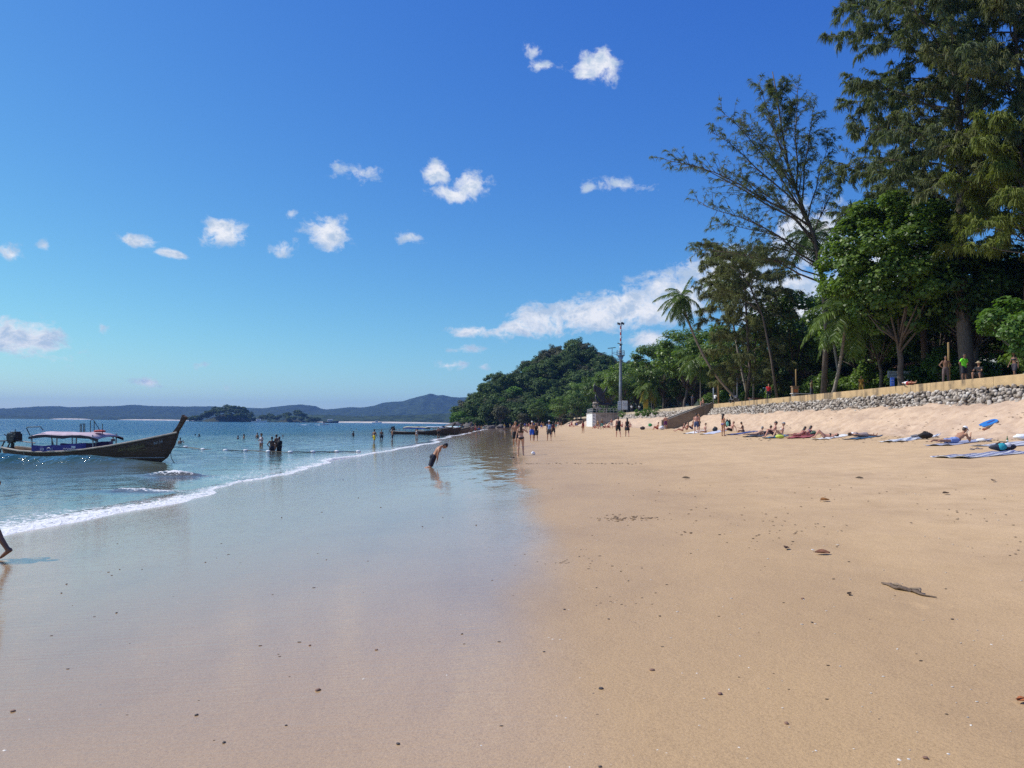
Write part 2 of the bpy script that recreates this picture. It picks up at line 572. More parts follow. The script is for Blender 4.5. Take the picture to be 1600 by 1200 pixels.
def sand_material():
    mt, t, b = new_mat('sand')
    g = nd(t, 'ShaderNodeNewGeometry')
    pos = g.outputs['Position']
    sp = nd(t, 'ShaderNodeSeparateXYZ', ins={0: pos})
    x, y = sp.outputs[0], sp.outputs[1]
    big = fbm(t, tex_pos(t, (.5, .22, 1)), 1.0, 3)
    fine = fbm(t, pos, 60, 4, .7)
    mid = fbm(t, tex_pos(t, (1, .8, 1)), 2.2, 5, .6)
    xw = mth(t, 'MULTIPLY_ADD', mth(t, 'SUBTRACT', big, .5), 1.1, x)
    wet = mrange(t, xw, 1.2, -5.5)
    damp = mrange(t, xw, 9.0, .2)
    film = mrange(t, mth(t, 'MULTIPLY_ADD', mth(t, 'SUBTRACT', big, .5), 1.2, x), .85, -.1)
    drysand = ramp(t, mid, [(.28, (.50, .338, .18)), (.5, (.565, .388, .215)), (.75, (.62, .43, .245))])
    pink = ramp(t, mid, [(.3, (.47, .325, .215)), (.6, (.585, .425, .295)), (.8, (.63, .47, .335))])
    berm = mrange(t, x, 20.2, 22.0)
    c = mixc(t, berm, drysand, pink)
    c = mixc(t, damp, c, (.475, .310, .150))
    c = mixc(t, wet, c, (.39, .222, .080))
    patch = fbm(t, tex_pos(t, (.55, .35, 1)), 1.0, 4, .6)
    c = mixc(t, 1.0, c, ramp(t, patch, [(.3, (.88, .87, .88)), (.5, (1, 1, 1)), (.7, (1.07, 1.07, 1.05))]), 'MULTIPLY')
    gr = ramp(t, fine, [(.25, (.72, .70, .68)), (.5, (1, 1, 1)), (.8, (1.16, 1.15, 1.12))])
    c = mixc(t, 1.0, c, gr, 'MULTIPLY')
    # specks of dark grit and broken shell
    vo = nd(t, 'ShaderNodeTexVoronoi', ins={'Vector': pos, 'Scale': 5.5, 'Randomness': 1.0})
    spk = mth(t, 'LESS_THAN', vo.outputs['Distance'], mth(t, 'MULTIPLY', nd(t, 'ShaderNodeSeparateColor', ins={0: vo.outputs['Color']}).outputs[2], .05))
    sel = nd(t, 'ShaderNodeSeparateColor', ins={0: vo.outputs['Color']})
    spk = mth(t, 'MULTIPLY', spk, mth(t, 'GREATER_THAN', sel.outputs[0], .68))
    spc = mixc(t, mth(t, 'GREATER_THAN', sel.outputs[1], .6), (.11, .075, .05), (.72, .66, .56))
    c = mixc(t, mth(t, 'MULTIPLY', spk, .85), c, spc)
    t.links.new(c, b.inputs['Base Color'])
    t.links.new(mth(t, 'MULTIPLY_ADD', damp, -.42, .90), b.inputs['Roughness'])
    b.inputs['Specular IOR Level'].default_value = .42
    # film of water left by the waves
    t.links.new(mth(t, 'MULTIPLY', film, .96), b.inputs['Coat Weight'])
    b.inputs['Coat IOR'].default_value = 1.36
    pool = mth(t, 'MULTIPLY', mrange(t, x, -4.5, -1.0), mrange(t, y, 12, 24))
    rip = fbm(t, tex_pos(t, (.85, .30, 1)), 1.5, 3, .5)
    rip2 = fbm(t, tex_pos(t, (.14, 2.0, 1)), 9, 3, .6)
    rstr = mth(t, 'MULTIPLY_ADD', pool, .90, .10)
    cb = nd(t, 'ShaderNodeBump', ins={'Height': rip, 'Strength': rstr, 'Distance': .045})
    cb = nd(t, 'ShaderNodeBump', ins={'Height': rip2, 'Strength': mth(t, 'MULTIPLY_ADD', pool, -.20, .22), 'Distance': .012, 'Normal': cb.outputs[0]})
    t.links.new(cb.outputs[0], b.inputs['Coat Normal'])
    t.links.new(mth(t, 'MULTIPLY_ADD', pool, -.05, mth(t, 'MULTIPLY_ADD', mid, .04, .04)), b.inputs['Coat Roughness'])
    # old, half washed out footprints
    dv_ = nd(t, 'ShaderNodeTexVoronoi', ins={'Vector': nd(t, 'ShaderNodeVectorMath', operation='ADD', ins={0: tex_pos(t, (1, .6, 0)), 1: nd(t, 'ShaderNodeVectorMath', operation='SCALE', ins={0: fbm(t, pos, 1.5, 2, .5, 1), 'Scale': .4}).outputs[0]}).outputs[0], 'Scale': 1.15})
    ds_ = nd(t, 'ShaderNodeSeparateColor', ins={0: dv_.outputs['Color']})
    dent = mth(t, 'MULTIPLY', mrange(t, dv_.outputs['Distance'], .17, .03), mth(t, 'GREATER_THAN', ds_.outputs[0], .55))
    dent = mth(t, 'MULTIPLY', dent, mrange(t, x, 1.0, 5.0, .25, 1.0))
    h = mth(t, 'MULTIPLY_ADD', dent, -.8, mth(t, 'MULTIPLY_ADD', fine, .25, mid))
    bst = mth(t, 'MULTIPLY_ADD', wet, -.38, .5)
    nb = nd(t, 'ShaderNodeBump', ins={'Height': h, 'Strength': bst, 'Distance': .05})
    t.links.new(nb.outputs[0], b.inputs['Normal'])
    return mt
M['sand'] = sand_material()
tag(link('beach_sand', mesh_np('beach_sand', V, F, M['sand'], smooth=True)), kind='structure')

# ---- sea
def shore(y):
    """x of the water's edge"""
    e = -10 + .55 * np.sin(y * .21 + 1.0) + .35 * np.sin(y * .083) + .22 * np.sin(y * .61 + .4) + .10 * np.sin(y * 1.9)
    e = e + 1.5 * npst(62, 78, y) * npst(98, 84, y)
    e = e + 1.0 * np.exp(-((y - 20) / 5.5) ** 2) - .7 * np.exp(-((y - 30) / 5) ** 2)
    return e - 18 * npst(318, 366, y)
ys = axis([(-40, 8, 1.2, .99), (8, 60, .14, 1.0), (60, 120, .2, 1.012), (120, 9000, .6, 1.045)])
ss = axis([(0, 6, .09, 1.0), (6, 40, .14, 1.013), (40, 9000, .7, 1.055)])
S, Y = np.meshgrid(ss, ys)
E = shore(Y)
# small-scale raggedness of the edge
E = E + .30 * (fbn(Y * .9, Y * 0 + 3, 5, 3) - .5)
X = E - S
near = npst(150, 50, Y) * npst(75, 40, S)
wv = []
_r = random.Random(3)
for i in range(16):
    L = _r.uniform(.8, 5.0)
    a = _r.gauss(0, .5)
    wv.append((.006 * L ** .8, math.cos(a) * 2 * math.pi / L, math.sin(a) * 2 * math.pi / L, _r.uniform(0, 6.3)))
waves = sines(X, Y, wv) * near * npst(2.0, 18, S)
swell = .05 * np.sin(X * .55 + .12 * Y) * npst(3, 12, S) * npst(200, 80, Y)
# a swell rising against the boat, and two little breakers
ridge = .52 * np.exp(-((Y - 38.3 - .12 * (X + 24)) / .9) ** 2) * npst(-16.2, -21.5, X) * npst(-33, -27, X)
def breaker(px, py, hx, hy, h):
    p = ground(px, py, 0.0)
    d = ((X - p.x) / hx) ** 2 + ((Y - p.y) / hy) ** 2
    return h * np.exp(-d), np.exp(-d * 1.1)
b1, f1 = breaker(272, 744, 1.15, .42, .24)
b2, f2 = breaker(236, 768, 1.7, .5, .13)
b3, f3 = breaker(682, 689, 1.6, 1.3, .30)
lumps = fbn(X * 5, Y * 5, 77, 3) - .5
Z = waves + swell + ridge + b1 + b2 + b3 + (f1 + f2 + f3) * lumps * .10
bed = gz_np(X, Y)
foamw = .34 + 2.1 * np.exp(-((Y - 18.0) / 5.5) ** 2) + .5 * npst(40, 80, Y) + .6 * npst(26, 40, Y) * npst(62, 45, Y)
foam = np.exp(-(S / foamw) ** 1.6)
lace = .50 * npst(5.5, 1.0, S) * npst(24, 32, Y) * npst(120, 60, Y) + .35 * npst(7, 1, S) * npst(28, 12, Y)
foam = np.maximum(np.maximum(foam, lace), np.maximum(np.maximum(f1, f2 * .85), f3))
swashed = npst(0, .5, S) * (.03 + .05 * foam * (fbn(X * 4, Y * 4, 9, 3)))
Z = np.maximum(Z * npst(.2, 3.5, S), bed + swashed + .006)
Z[:, 0] = bed[:, 0] - .01
dep = np.clip(Z - bed, 0, 6)
n, m = X.shape
V = np.stack([X, Y, Z], -1).reshape(-1, 3)
idx = np.arange(n * m).reshape(n, m)
F = np.stack([idx[:-1, :-1], idx[1:, :-1], idx[1:, 1:], idx[:-1, 1:]], -1).reshape(-1, 4)

def sea_material():
    mt, t, b = new_mat('sea_water')
    pos = nd(t, 'ShaderNodeNewGeometry').outputs['Position']
    dp = nd(t, 'ShaderNodeAttribute', attribute_name='depth').outputs['Fac']
    fa = nd(t, 'ShaderNodeAttribute', attribute_name='foam').outputs['Fac']
    big = fbm(t, tex_pos(t, (.010, .035, 1)), 1.0, 3)
    c = ramp(t, mth(t, 'MULTIPLY', dp, .25), [(0.0, (.15, .125, .095)), (.12, (.10, .108, .085)), (.30, (.045, .095, .085)), (.42, (.008, .085, .135)), (.8, (.001, .066, .145))])
    c = mixc(t, mrange(t, big, .3, .7), c, mixc(t, 1.0, c, (.62, .78, .86), 'MULTIPLY'))
    w1 = fbm(t, tex_pos(t, (1.0, .55, 1)), .8, 4, .6)
    w2 = fbm(t, tex_pos(t, (1.0, .7, 1)), 3.8, 3, .6)
    w3 = fbm(t, tex_pos(t, (1.0, .8, 1)), .17, 3, .6)
    h = mth(t, 'MULTIPLY_ADD', w2, .22, mth(t, 'MULTIPLY_ADD', w3, 1.6, w1))
    calm = mrange(t, dp, .05, 1.3, .06, 1.0)
    bn = nd(t, 'ShaderNodeBump', ins={'Height': h, 'Strength': mth(t, 'MULTIPLY', calm, 1.0), 'Distance': .5})
    t.nodes.remove(b)
    df = nd(t, 'ShaderNodeBsdfDiffuse', ins={0: c})
    tr = nd(t, 'ShaderNodeBsdfTransparent', ins={0: (.93, .95, .92, 1)})
    body = nd(t, 'ShaderNodeMixShader', ins={0: mrange(t, dp, .0, .5, .15, 1.0, False), 1: tr.outputs[0], 2: df.outputs[0]})
    gs = nd(t, 'ShaderNodeBsdfGlossy', ins={'Color': (1, 1, 1, 1), 'Roughness': .06, 'Normal': bn.outputs[0]})
    fr = nd(t, 'ShaderNodeFresnel', ins={'IOR': 1.34, 'Normal': bn.outputs[0]})
    gl = nd(t, 'ShaderNodeMixShader', ins={0: fr.outputs[0], 1: body.outputs[0], 2: gs.outputs[0]})
    # foam
    f1 = nd(t, 'ShaderNodeTexVoronoi', feature='DISTANCE_TO_EDGE', ins={'Vector': nd(t, 'ShaderNodeVectorMath', operation='ADD', ins={0: tex_pos(t, (1.0, 1.0, .0)), 1: nd(t, 'ShaderNodeVectorMath', operation='SCALE', ins={0: fbm(t, pos, 3.0, 3, .6, 1), 'Scale': .45}).outputs[0]}).outputs[0], 'Scale': 3.4})
    cell = mrange(t, f1.outputs['Distance'], .16, .0)
    fn = fbm(t, pos, 7.0, 5, .7)
    pat = mth(t, 'MULTIPLY_ADD', cell, .30, fn)
    fk = mrange(t, mth(t, 'ADD', pat, mth(t, 'MULTIPLY_ADD', fa, .76, -.98)), .02, .30)
    fk = mth(t, 'MULTIPLY', fk, mrange(t, fa, .05, .3))
    fb = nd(t, 'ShaderNodeBsdfPrincipled', ins={'Base Color': (.80, .79, .76, 1), 'Roughness': .8})
    t.links.new(bump(t, pat, .8, .05), fb.inputs['Normal'])
    mx = nd(t, 'ShaderNodeMixShader', ins={0: fk, 1: gl.outputs[0], 2: fb.outputs[0]})
    t.links.new(mx.outputs[0], t.nodes['Material Output'].inputs[0])
    return mt
M['sea'] = sea_material()
sea_me = mesh_np('sea', V, F, M['sea'], smooth=True)
for nm, arr in (('depth', dep), ('foam', foam)):
    a = sea_me.attributes.new(nm, 'FLOAT', 'POINT')
    a.data.foreach_set('value', arr.astype(np.float32).ravel())
tag(link('sea', sea_me), kind='structure')

# ---- promenade behind the seawall
WX, WTOP = 27.0, 5.22
def paving_material():
    mt, t, b = new_mat('promenade_paving')
    pos = tex_pos(t)
    br = nd(t, 'ShaderNodeTexBrick', ins={'Vector': pos, 'Scale': 1.6, 'Color1': (.30, .24, .19, 1), 'Color2': (.36, .27, .21, 1), 'Mortar': (.18, .15, .12, 1)})
    t.links.new(mixc(t, fbm(t, pos, .8, 5), br.outputs[0], (.22, .19, .14)), b.inputs['Base Color'])
    b.inputs['Roughness'].default_value = .85
    t.links.new(bump(t, br.outputs['Fac'], .4, -.02), b.inputs['Normal'])
    return mt
mb = MB()
PROM = 5.12
mb.grid([[(x, y, PROM) for x in (27.32, 31, 36, 60, 140, 300)] for y in (-12, 20, 60, 100, 150, 210, 300, 352)])
tag(mb.build('promenade_ground', paving_material()), kind='structure')
mb = MB()
mb.grid([[(x, y, PROM + .006) for x in (33.5, 36, 44, 80, 140)] for y in (20, 60, 120, 200, 340)])
tag(mb.build('garden_soil', plain((.10, .075, .05), .95, .4, .6, .6, key='soil')), kind='structure')

# ---- seawall in poured panels
def wall_material(name, c, stain_dapple=.5):
    mt, t, b = new_mat(name)
    pos = tex_pos(t)
    st = fbm(t, tex_pos(t, (1.3, 1.3, .12)), 1.0, 5, .65)
    pt = fbm(t, tex_pos(t, (.35, .35, .8)), .6, 4, .6)
    cc = ramp(t, fbm(t, pos, 1.4, 5), [(.3, tuple(x * .82 for x in c)), (.7, tuple(x * 1.12 for x in c))])
    s = mth(t, 'MULTIPLY', mrange(t, st, .44, .60), mrange(t, pt, .44, .58))  # stain streaks, also painted in place of dappled tree shade on the ochre wall
    cc = mixc(t, mth(t, 'MULTIPLY', s, stain_dapple), cc, (.07, .055, .04))
    t.links.new(cc, b.inputs['Base Color'])
    b.inputs['Roughness'].default_value = .88
    t.links.new(bump(t, fbm(t, pos, 14, 5), .35, .02), b.inputs['Normal'])
    return mt
M['wall_ochre'] = wall_material('wall_ochre', (.52, .36, .185), .75)
M['wall_cream'] = wall_material('wall_cream', (.50, .40, .27), .5)
M['concrete'] = wall_material('concrete', (.33, .30, .265), .5)
M['concrete_brown'] = wall_material('concrete_brown', (.23, .18, .135), .5)

def panel_mesh(L, h, w, mat):
    mb = MB()
    g, c = .012, .02
    prof = [(0, 0), (0, h - c), (c, h), (w - c, h), (w, h - c), (w, 0)]
    vs, fs = [], []
    for yy in (g, L - g):
        vs += [(px, yy, pz) for px, pz in prof]
    k = len(prof)
    for i in range(k - 1):
        fs.append((i, i + k, i + k + 1, i + 1))
    fs += [tuple(range(k)), tuple(range(2 * k - 1, k - 1, -1))]
    mb.add(vs, fs)
    return mb.mesh('panel', mat)

STY0, STY1 = 103.0, 106.0            # stairs cut through the wall here
wall = empty('seawall', (WX, 28, WTOP - .62), 0, 'long low ochre plaster seawall above the pale stones, nearer stretch before the brown stairs', 'wall')
pm = panel_mesh(5.0, .62, .32, M['wall_ochre'])
for i in range(15):
    link('panel', pm, wall, loc=(0, i * 5.0, .002 * (i % 3)))
wall2 = empty('seawall', (WX, STY1, WTOP - .62), 0, 'cream plaster seawall running from the brown stairs to the concrete viewing platform', 'wall')
pm2 = panel_mesh(6.0, .62, .32, M['wall_cream'])
for i in range(14):
    link('panel', pm2, wall2, loc=(0, i * 6.0, .002 * (i % 3)))
wall3 = empty('seawall', (WX, 206, WTOP - .62), 0, 'distant cream seawall beyond the viewing platform, under the wooded hill', 'wall')
for i in range(22):
    link('panel', pm2, wall3, loc=(0, i * 6.0, -.004 * i))

# ---- stone revetment under the wall
def stone_material():
    mt, t, b = new_mat('pale_stone')
    pos = tex_pos(t)
    g = nd(t, 'ShaderNodeNewGeometry')
    oi = nd(t, 'ShaderNodeObjectInfo')
    rv = mth(t, 'FRACT', mth(t, 'ADD', oi.outputs['Random'], g.outputs['Random Per Island']))
    c = ramp(t, rv, [(0, (.16, .13, .10)), (.3, (.36, .30, .24)), (.7, (.55, .48, .40)), (1, (.72, .66, .58))])
    c = mixc(t, 1.0, c, ramp(t, fbm(t, pos, 6, 5, .7), [(.3, (.45, .42, .40)), (.6, (1, 1, 1))]), 'MULTIPLY')
    t.links.new(c, b.inputs['Base Color'])
    b.inputs['Roughness'].default_value = .9
    t.links.new(bump(t, fbm(t, pos, 18, 4, .7), .6, .03), b.inputs['Normal'])
    return mt
M['stone'] = stone_material()

def rock_arrays(seed, rough=.22, flat=.75):
    """rounded cube, 24 quads"""
    r = random.Random(seed)
    pts, vs, fs = {}, [], []
    def vid(p):
        if p not in pts:
            q = Vector(p).normalized() * (1 + r.uniform(-rough, rough))
            q = q * .72 + Vector(p) * .28
            pts[p] = len(vs)
            vs.append((q.x * r.uniform(.9, 1.1), q.y * r.uniform(.9, 1.1), q.z * flat))
        return pts[p]
    for ax in range(3):
        for s in (-1, 1):
            for i in (-1, 0):
                for j in (-1, 0):
                    q = []
                    for (di, dj) in ((0, 0), (1, 0), (1, 1), (0, 1)):
                        p = [0, 0, 0]
                        p[ax] = s
                        p[(ax + 1) % 3] = i + di
                        p[(ax + 2) % 3] = j + dj
                        q.append(vid(tuple(p)))
                    fs.append(q if s > 0 else q[::-1])
    return np.array(vs), np.array(fs)
ROCKS = [rock_arrays(s) for s in range(8)]
rock_me = [mesh_np('stone', v, f, M['stone']) for v, f in ROCKS]

def revet_line(z0, z1, x0, x1, ya, yb, step, jit=.06):
    out = []
    y = ya
    r = random.Random(int(ya * 7))
    rows = max(3, int((z1 - z0) / (step * .62)))
    while y < yb:
        for k in range(rows):
            t = (k + .5 + r.uniform(-.35, .35)) / rows
            sz = step * r.uniform(.42, .78)
            out.append((x0 + (x1 - x0) * t + r.uniform(-jit, jit), y + r.uniform(-.5, .5) * step, z0 + (z1 - z0) * t, sz, r.randrange(8), r.uniform(0, 6.3), r.uniform(0, 6.3)))
        y += step
    return out
rev = empty('stone_revetment', (26.4, 34, 3.5), 0, 'bank of pale broken stones packed under the ochre seawall, sand slope below', 'stone bank')
stones = revet_line(3.35, 4.66, 25.75, 26.95, 36, 46, .27)
stones.sort(key=lambda s: s[1])
k = 0
rest = []
stones2 = revet_line(3.35, 4.66, 25.75, 26.95, 46, 102.6, .27)
for s in stones:
    if k < 300:
        o = link('stone', rock_me[s[4]], rev, loc=(s[0] - 26.4, s[1] - 34, s[2] - 3.5), rot=(s[5], s[6], s[5] * 2), scale=(s[3] * .72, s[3] * .72, s[3] * .72))
        k += 1
    else:
        rest.append(s)
def merged_rocks(lst, org):
    Vs, Fs, b = [], [], 0
    for s in lst:
        v, f = ROCKS[s[4]]
        rm = np.array(Matrix.Rotation(s[5], 3, 'X') @ Matrix.Rotation(s[6], 3, 'Z'))
        Vs.append(v @ rm.T * s[3] * .72 + np.array([s[0] - org[0], s[1] - org[1], s[2] - org[2]]))
        Fs.append(f + b)
        b += len(v)
    return np.concatenate(Vs), np.concatenate(Fs)
v, f = merged_rocks(rest + stones2, (26.4, 34, 3.5))
tag(link('stone_field', mesh_np('stone_field', v, f, M['stone']), rev), kind='stuff')
mb = MB()
mb.grid([[(x, y, z) for x, z in ((25.75 - 26.4, 3.0 - 3.5), (26.9 - 26.4, 4.3 - 3.5), (27.0 - 26.4, 4.4 - 3.5))] for y in (0, 20, 40, 68.9)])
mb.build('rubble_core', plain((.07, .06, .05), .95, .4, 2, .6, key='rubble'), rev)
rev2 = empty('stone_revetment', (26.4, 106, 3.5), 0, 'weedy stone bank beyond the brown stairs, sand heaped over its foot', 'stone bank')
v, f = merged_rocks(revet_line(3.5, 4.66, 25.9, 26.95, 106.3, 189, .42), (26.4, 106, 3.5))
tag(link('stone_field', mesh_np('stone_field', v, f, M['stone']), rev2), kind='stuff')
mb = MB()
mb.grid([[(x, y, z) for x, z in ((25.7 - 26.4, 3.2 - 3.5), (26.75 - 26.4, 4.5 - 3.5), (27.0 - 26.4, 4.62 - 3.5))] for y in (.2, 40, 83)])
mb.build('rubble_core', plain((.16, .14, .12), .95, .4, 2, .6, key='rubble'), rev2)

# ---- stairs down to the sand: two sloping cheek walls and steps between
st = empty('beach_stairs', (20.6, STY0, 1.7), 0, 'brown concrete stairs with solid sloping side walls, leading from the seawall to the sand', 'stairs')
def cheek(y):
    mb = MB()
    prof = [(0, -.4), (0, 1.18), (.25, 1.32), (6.45, 3.68), (6.7, 3.68), (6.7, -.4)]
    vs = [(x, y, z) for x, z in prof] + [(x, y + .28, z) for x, z in prof]
    k = len(prof)
    mb.add(vs, [tuple(range(k)), tuple(range(2 * k - 1, k - 1, -1))] + [(i, i + k, (i + 1) % k + k, (i + 1) % k) for i in range(k)])
    return mb
cheek(0).build('side_wall', M['concrete_brown'], st)
cheek(2.5).build('side_wall', M['concrete_brown'], st)
for yy in (0, 2.5):
    mb = MB()
    mb.bar((-.02, yy + .14, 1.27), (6.3, yy + .14, 3.70), .36, .09)
    mb.build('coping', M['concrete'], st)
sm = MB().box((0, 0, 0), (.34, 2.2, .19)).mesh('step', M['concrete'])
for i in range(18):
    link('step', sm, st, loc=(.3 + i * .345, 1.39, .25 + i * .183))

# ---- viewing platform
pf = empty('viewing_platform', (20, 190, 1.2), 0, 'grey concrete viewing platform with railing and white lettered sea face, below the sailfish statue', 'platform')
MB().box((3.6, 7.5, 1.75), (7.2, 15, 4.3)).build('base_wall', M['concrete'], pf)
MB().box((3.6, 7.5, 4.0), (7.5, 15.3, .2)).build('deck_slab', M['concrete'], pf)
M['white_paint'] = plain((.74, .74, .72), .6, .10, 2.0, .1, key='white_paint')
MB().box((-.03, 7.5, 2.0), (.04, 14.6, 3.7)).build('white_panel', M['white_paint'], pf)
MB().box((.42, -.02, 2.0), (.8, .03, 3.7)).build('white_panel', M['white_paint'], pf)
mkb = plain((.16, .2, .3), .7, .2, 3, .0, key='lettering')
_r = random.Random(4)
for i in range(4):
    mb = MB()
    for q in range(3):
        x0 = .12 + q * .22 + _r.uniform(-.03, .03)
        pts = [(x0 + .09 * math.sin(a * 1.9 + q), -.045, 3.4 - i * .8 + .22 * a - .3) for a in (0, .5, 1, 1.5, 2)]
        mb.tube(pts, .035, 4)
    mb.build('lettering', mkb, pf)
M['rail'] = plain((.35, .35, .34), .5, .2, 3, .1, key='rail')
rail_post = MB().box((0, 0, .5), (.09, .09, 1.0)).mesh('railing_post', M['rail'])
for i in range(9):
    link('railing_post', rail_post, pf, loc=(.1 + i * .85, .1, 4.1))
for i in range(1, 12):
    link('railing_post', rail_post, pf, loc=(.1, .1 + i * 1.3, 4.1))
for z in (.55, 1.0):
    mb = MB()
    mb.bar((.0, .1, 4.1 + z), (7.0, .1, 4.1 + z), .08)
    mb.bar((.1, .15, 4.1 + z), (.1, 14.8, 4.1 + z), .08)
    mb.build('railing_bar', M['rail'], pf)

# ---- far beach steps and low walls beyond the platform
fs_ = empty('beach_stairs', (21.5, 262, 1.9), 0, 'small far flight of concrete stairs beyond the viewing platform', 'stairs')
mb = MB()
prof = [(0, -.4), (0, .9), (5.6, 3.3), (5.6, -.4)]
mb.add([(x, 0, z) for x, z in prof] + [(x, .4, z) for x, z in prof], [(0, 1, 2, 3), (7, 6, 5, 4)] + [(i, i + 4, (i + 1) % 4 + 4, (i + 1) % 4) for i in range(4)])
mb.build('side_wall', M['concrete_brown'], fs_)
sm2 = MB().box((0, 0, 0), (.62, 2.2, .3)).mesh('step', M['concrete'])
for i in range(9):
    link('step', sm2, fs_, loc=(.5 + i * .6, 1.5, .3 + i * .3))

# ---- wooded headland
def prof_interp(lst, x):
    return float(np.interp(x, [a for a, b in lst], [b for a, b in lst]))
HP = [(-31, 0), (-28, 1.0), (-24, 3), (-20, 8), (-15, 14), (-8, 17.5), (1, 22), (12, 29.5), (21, 34.5), (31, 37), (42, 38.5), (50, 35), (64, 28), (90, 24), (140, 20)]
def hill_z(x, y):
    c = prof_interp(HP, x)
    s = sst(338, 440, y - .25 * max(0, -x))
    s2 = 1 - .45 * sst(480, 620, y)
    return c * s * s2 + (1.6 if x > -25 else 1.6 * sst(-31, -25, x)) * sst(335, 345, y)
mb = MB()
rows = []
for j in range(46):
    y = 330 + j * 7
    rows.append([(x, y, hill_z(x, y) - .6 + 1.4 * (mnoise.noise(Vector((x * .06, y * .06, 0))))) for x in np.linspace(-33, 150, 62)])
mb.grid(rows)
tag(mb.build('headland_hill', plain((.045, .055, .025), .95, .5, .08, .5, key='forest_floor'), smooth=True), kind='structure')

# ---- distant hills across the bay (ridge line read as heights at their distance)
def forest_far(name, dark, light, sc):
    mt, t, b = new_mat(name)
    pos = tex_pos(t)
    n = fbm(t, pos, sc, 7, .8)
    t.links.new(ramp(t, n, [(.36, dark), (.62, light)]), b.inputs['Base Color'])
    b.inputs['Roughness'].default_value = 1
    b.inputs['Specular IOR Level'].default_value = .05
    return mt
M['far_forest'] = forest_far('far_forest', (.005, .014, .008), (.065, .095, .04), .03)

def ridge_obj(name, sky_px, D, depth, seed, rough, steps=7, bx=6.0):
    px0, px1 = sky_px[0][0], sky_px[-1][0]
    nx = int((px1 - px0) * D / 1200 / bx)
    rows = [[] for _ in range(steps + 3)]
    for i in range(nx + 1):
        px = px0 + (px1 - px0) * i / nx
        H = max(.5, (YH(px) - prof_interp(sky_px, px)) * D / 1200 + 2.3)
        u = (px - 800) / FPX
        for s in range(steps + 3):
            if s == 0:
                t, d, hh = 0, D - depth, -2.0
            elif s <= steps:
                t = s / steps
                d = D - depth * (1 - t)
                hh = H * (t ** .75) * (.93 + .07 * t)
            else:
                d = D + depth * .5 * (s - steps)
                hh = H * (1 - .45 * (s - steps)) 
            x = u * D + (d - D) * u * .3
            nzv = mnoise.fractal(Vector((x / 90, d / 90, seed)), 1.0, 2.0, 4) * min(1, t * 2) * rough * H
            nzf = (mnoise.noise(Vector((x / 11, d / 11, seed + 5)))) * rough * 14 * min(1, t * 3)
            rows[s].append((x, d, hh + (nzv * (1 if s < steps else .25) + nzf) if s else hh))
    mb = MB()
    mb.grid(rows)
    return tag(mb.build(name, M['far_forest'], smooth=True), kind='structure')
SKY_A = [(-260, 640), (-120, 642), (-30, 641), (0, 640), (6, 637.5), (16, 640.5), (34, 637), (60, 635), (92, 634.5), (110, 636.5), (150, 635), (180, 634.5), (210, 632.5), (235, 634), (265, 635), (300, 635), (330, 635), (380, 637), (410, 638), (440, 634.5), (470, 632), (495, 635), (500, 638), (512, 640), (530, 638), (548, 636), (565, 637), (585, 634), (600, 629), (630, 627), (650, 621), (662, 618), (672, 614.5), (684, 618), (692, 617), (705, 620), (730, 621), (800, 628), (900, 634), (1000, 640)]
ridge_obj('distant_hill', SKY_A, 5200, 1100, 3, .09, 12, 15.0)
SKY_B = [(330, 655), (400, 650), (450, 649), (500, 648), (560, 650), (640, 649), (690, 646), (720, 645), (800, 645), (900, 648)]
ridge_obj('far_shore_hill', SKY_B, 2700, 160, 8, .16, 5, 6.0)
SKY_C = [(-240, 650), (-60, 650), (0, 648.5), (50, 650), (70, 652.5), (120, 652), (200, 652), (300, 653)]
ridge_obj('far_shore_hill', SKY_C, 3600, 150, 12, .12, 5, 8.0)
def sand_spit(px0, px1, D, h):
    mb = MB()
    rows = [[], [], [], []]
    for i in range(40):
        px = px0 + (px1 - px0) * i / 39
        x = (px - 800) / FPX * D
        w = math.sin(math.pi * i / 39) ** .4
        for r_, (dd, zz) in zip(rows, ((-40, -.3), (-15, h * w), (20, h * w), (45, -.3))):
            r_.append((x, D + dd + 6 * math.sin(i), zz))
    mb.grid(rows)
    tag(mb.build('far_sand', plain((.62, .54, .44), .9, .1, .05, .1, key='far_sand')), kind='structure')
sand_spit(85, 140, 3380, 4.5)
sand_spit(190, 300, 3380, 4.5)
sand_spit(495, 715, 2480, 4.5)
# ================================================================== TREES
def leaf_quads(C, N, size, asp, rg, fold=.18):
    n = len(C)
    N = N / np.linalg.norm(N, axis=1, keepdims=True)
    A = rg.normal(size=(n, 3))
    A -= N * (A * N).sum(1, keepdims=True)
    A /= np.linalg.norm(A, axis=1, keepdims=True) + 1e-9
    B = np.cross(N, A)
    s = size.reshape(-1, 1) * .5
    V = np.stack([C - A * s, C + B * s * asp + N * s * fold, C + A * s, C - B * s * asp + N * s * fold], 1).reshape(-1, 3)
    F = np.arange(n * 4).reshape(n, 4)
    return V, F

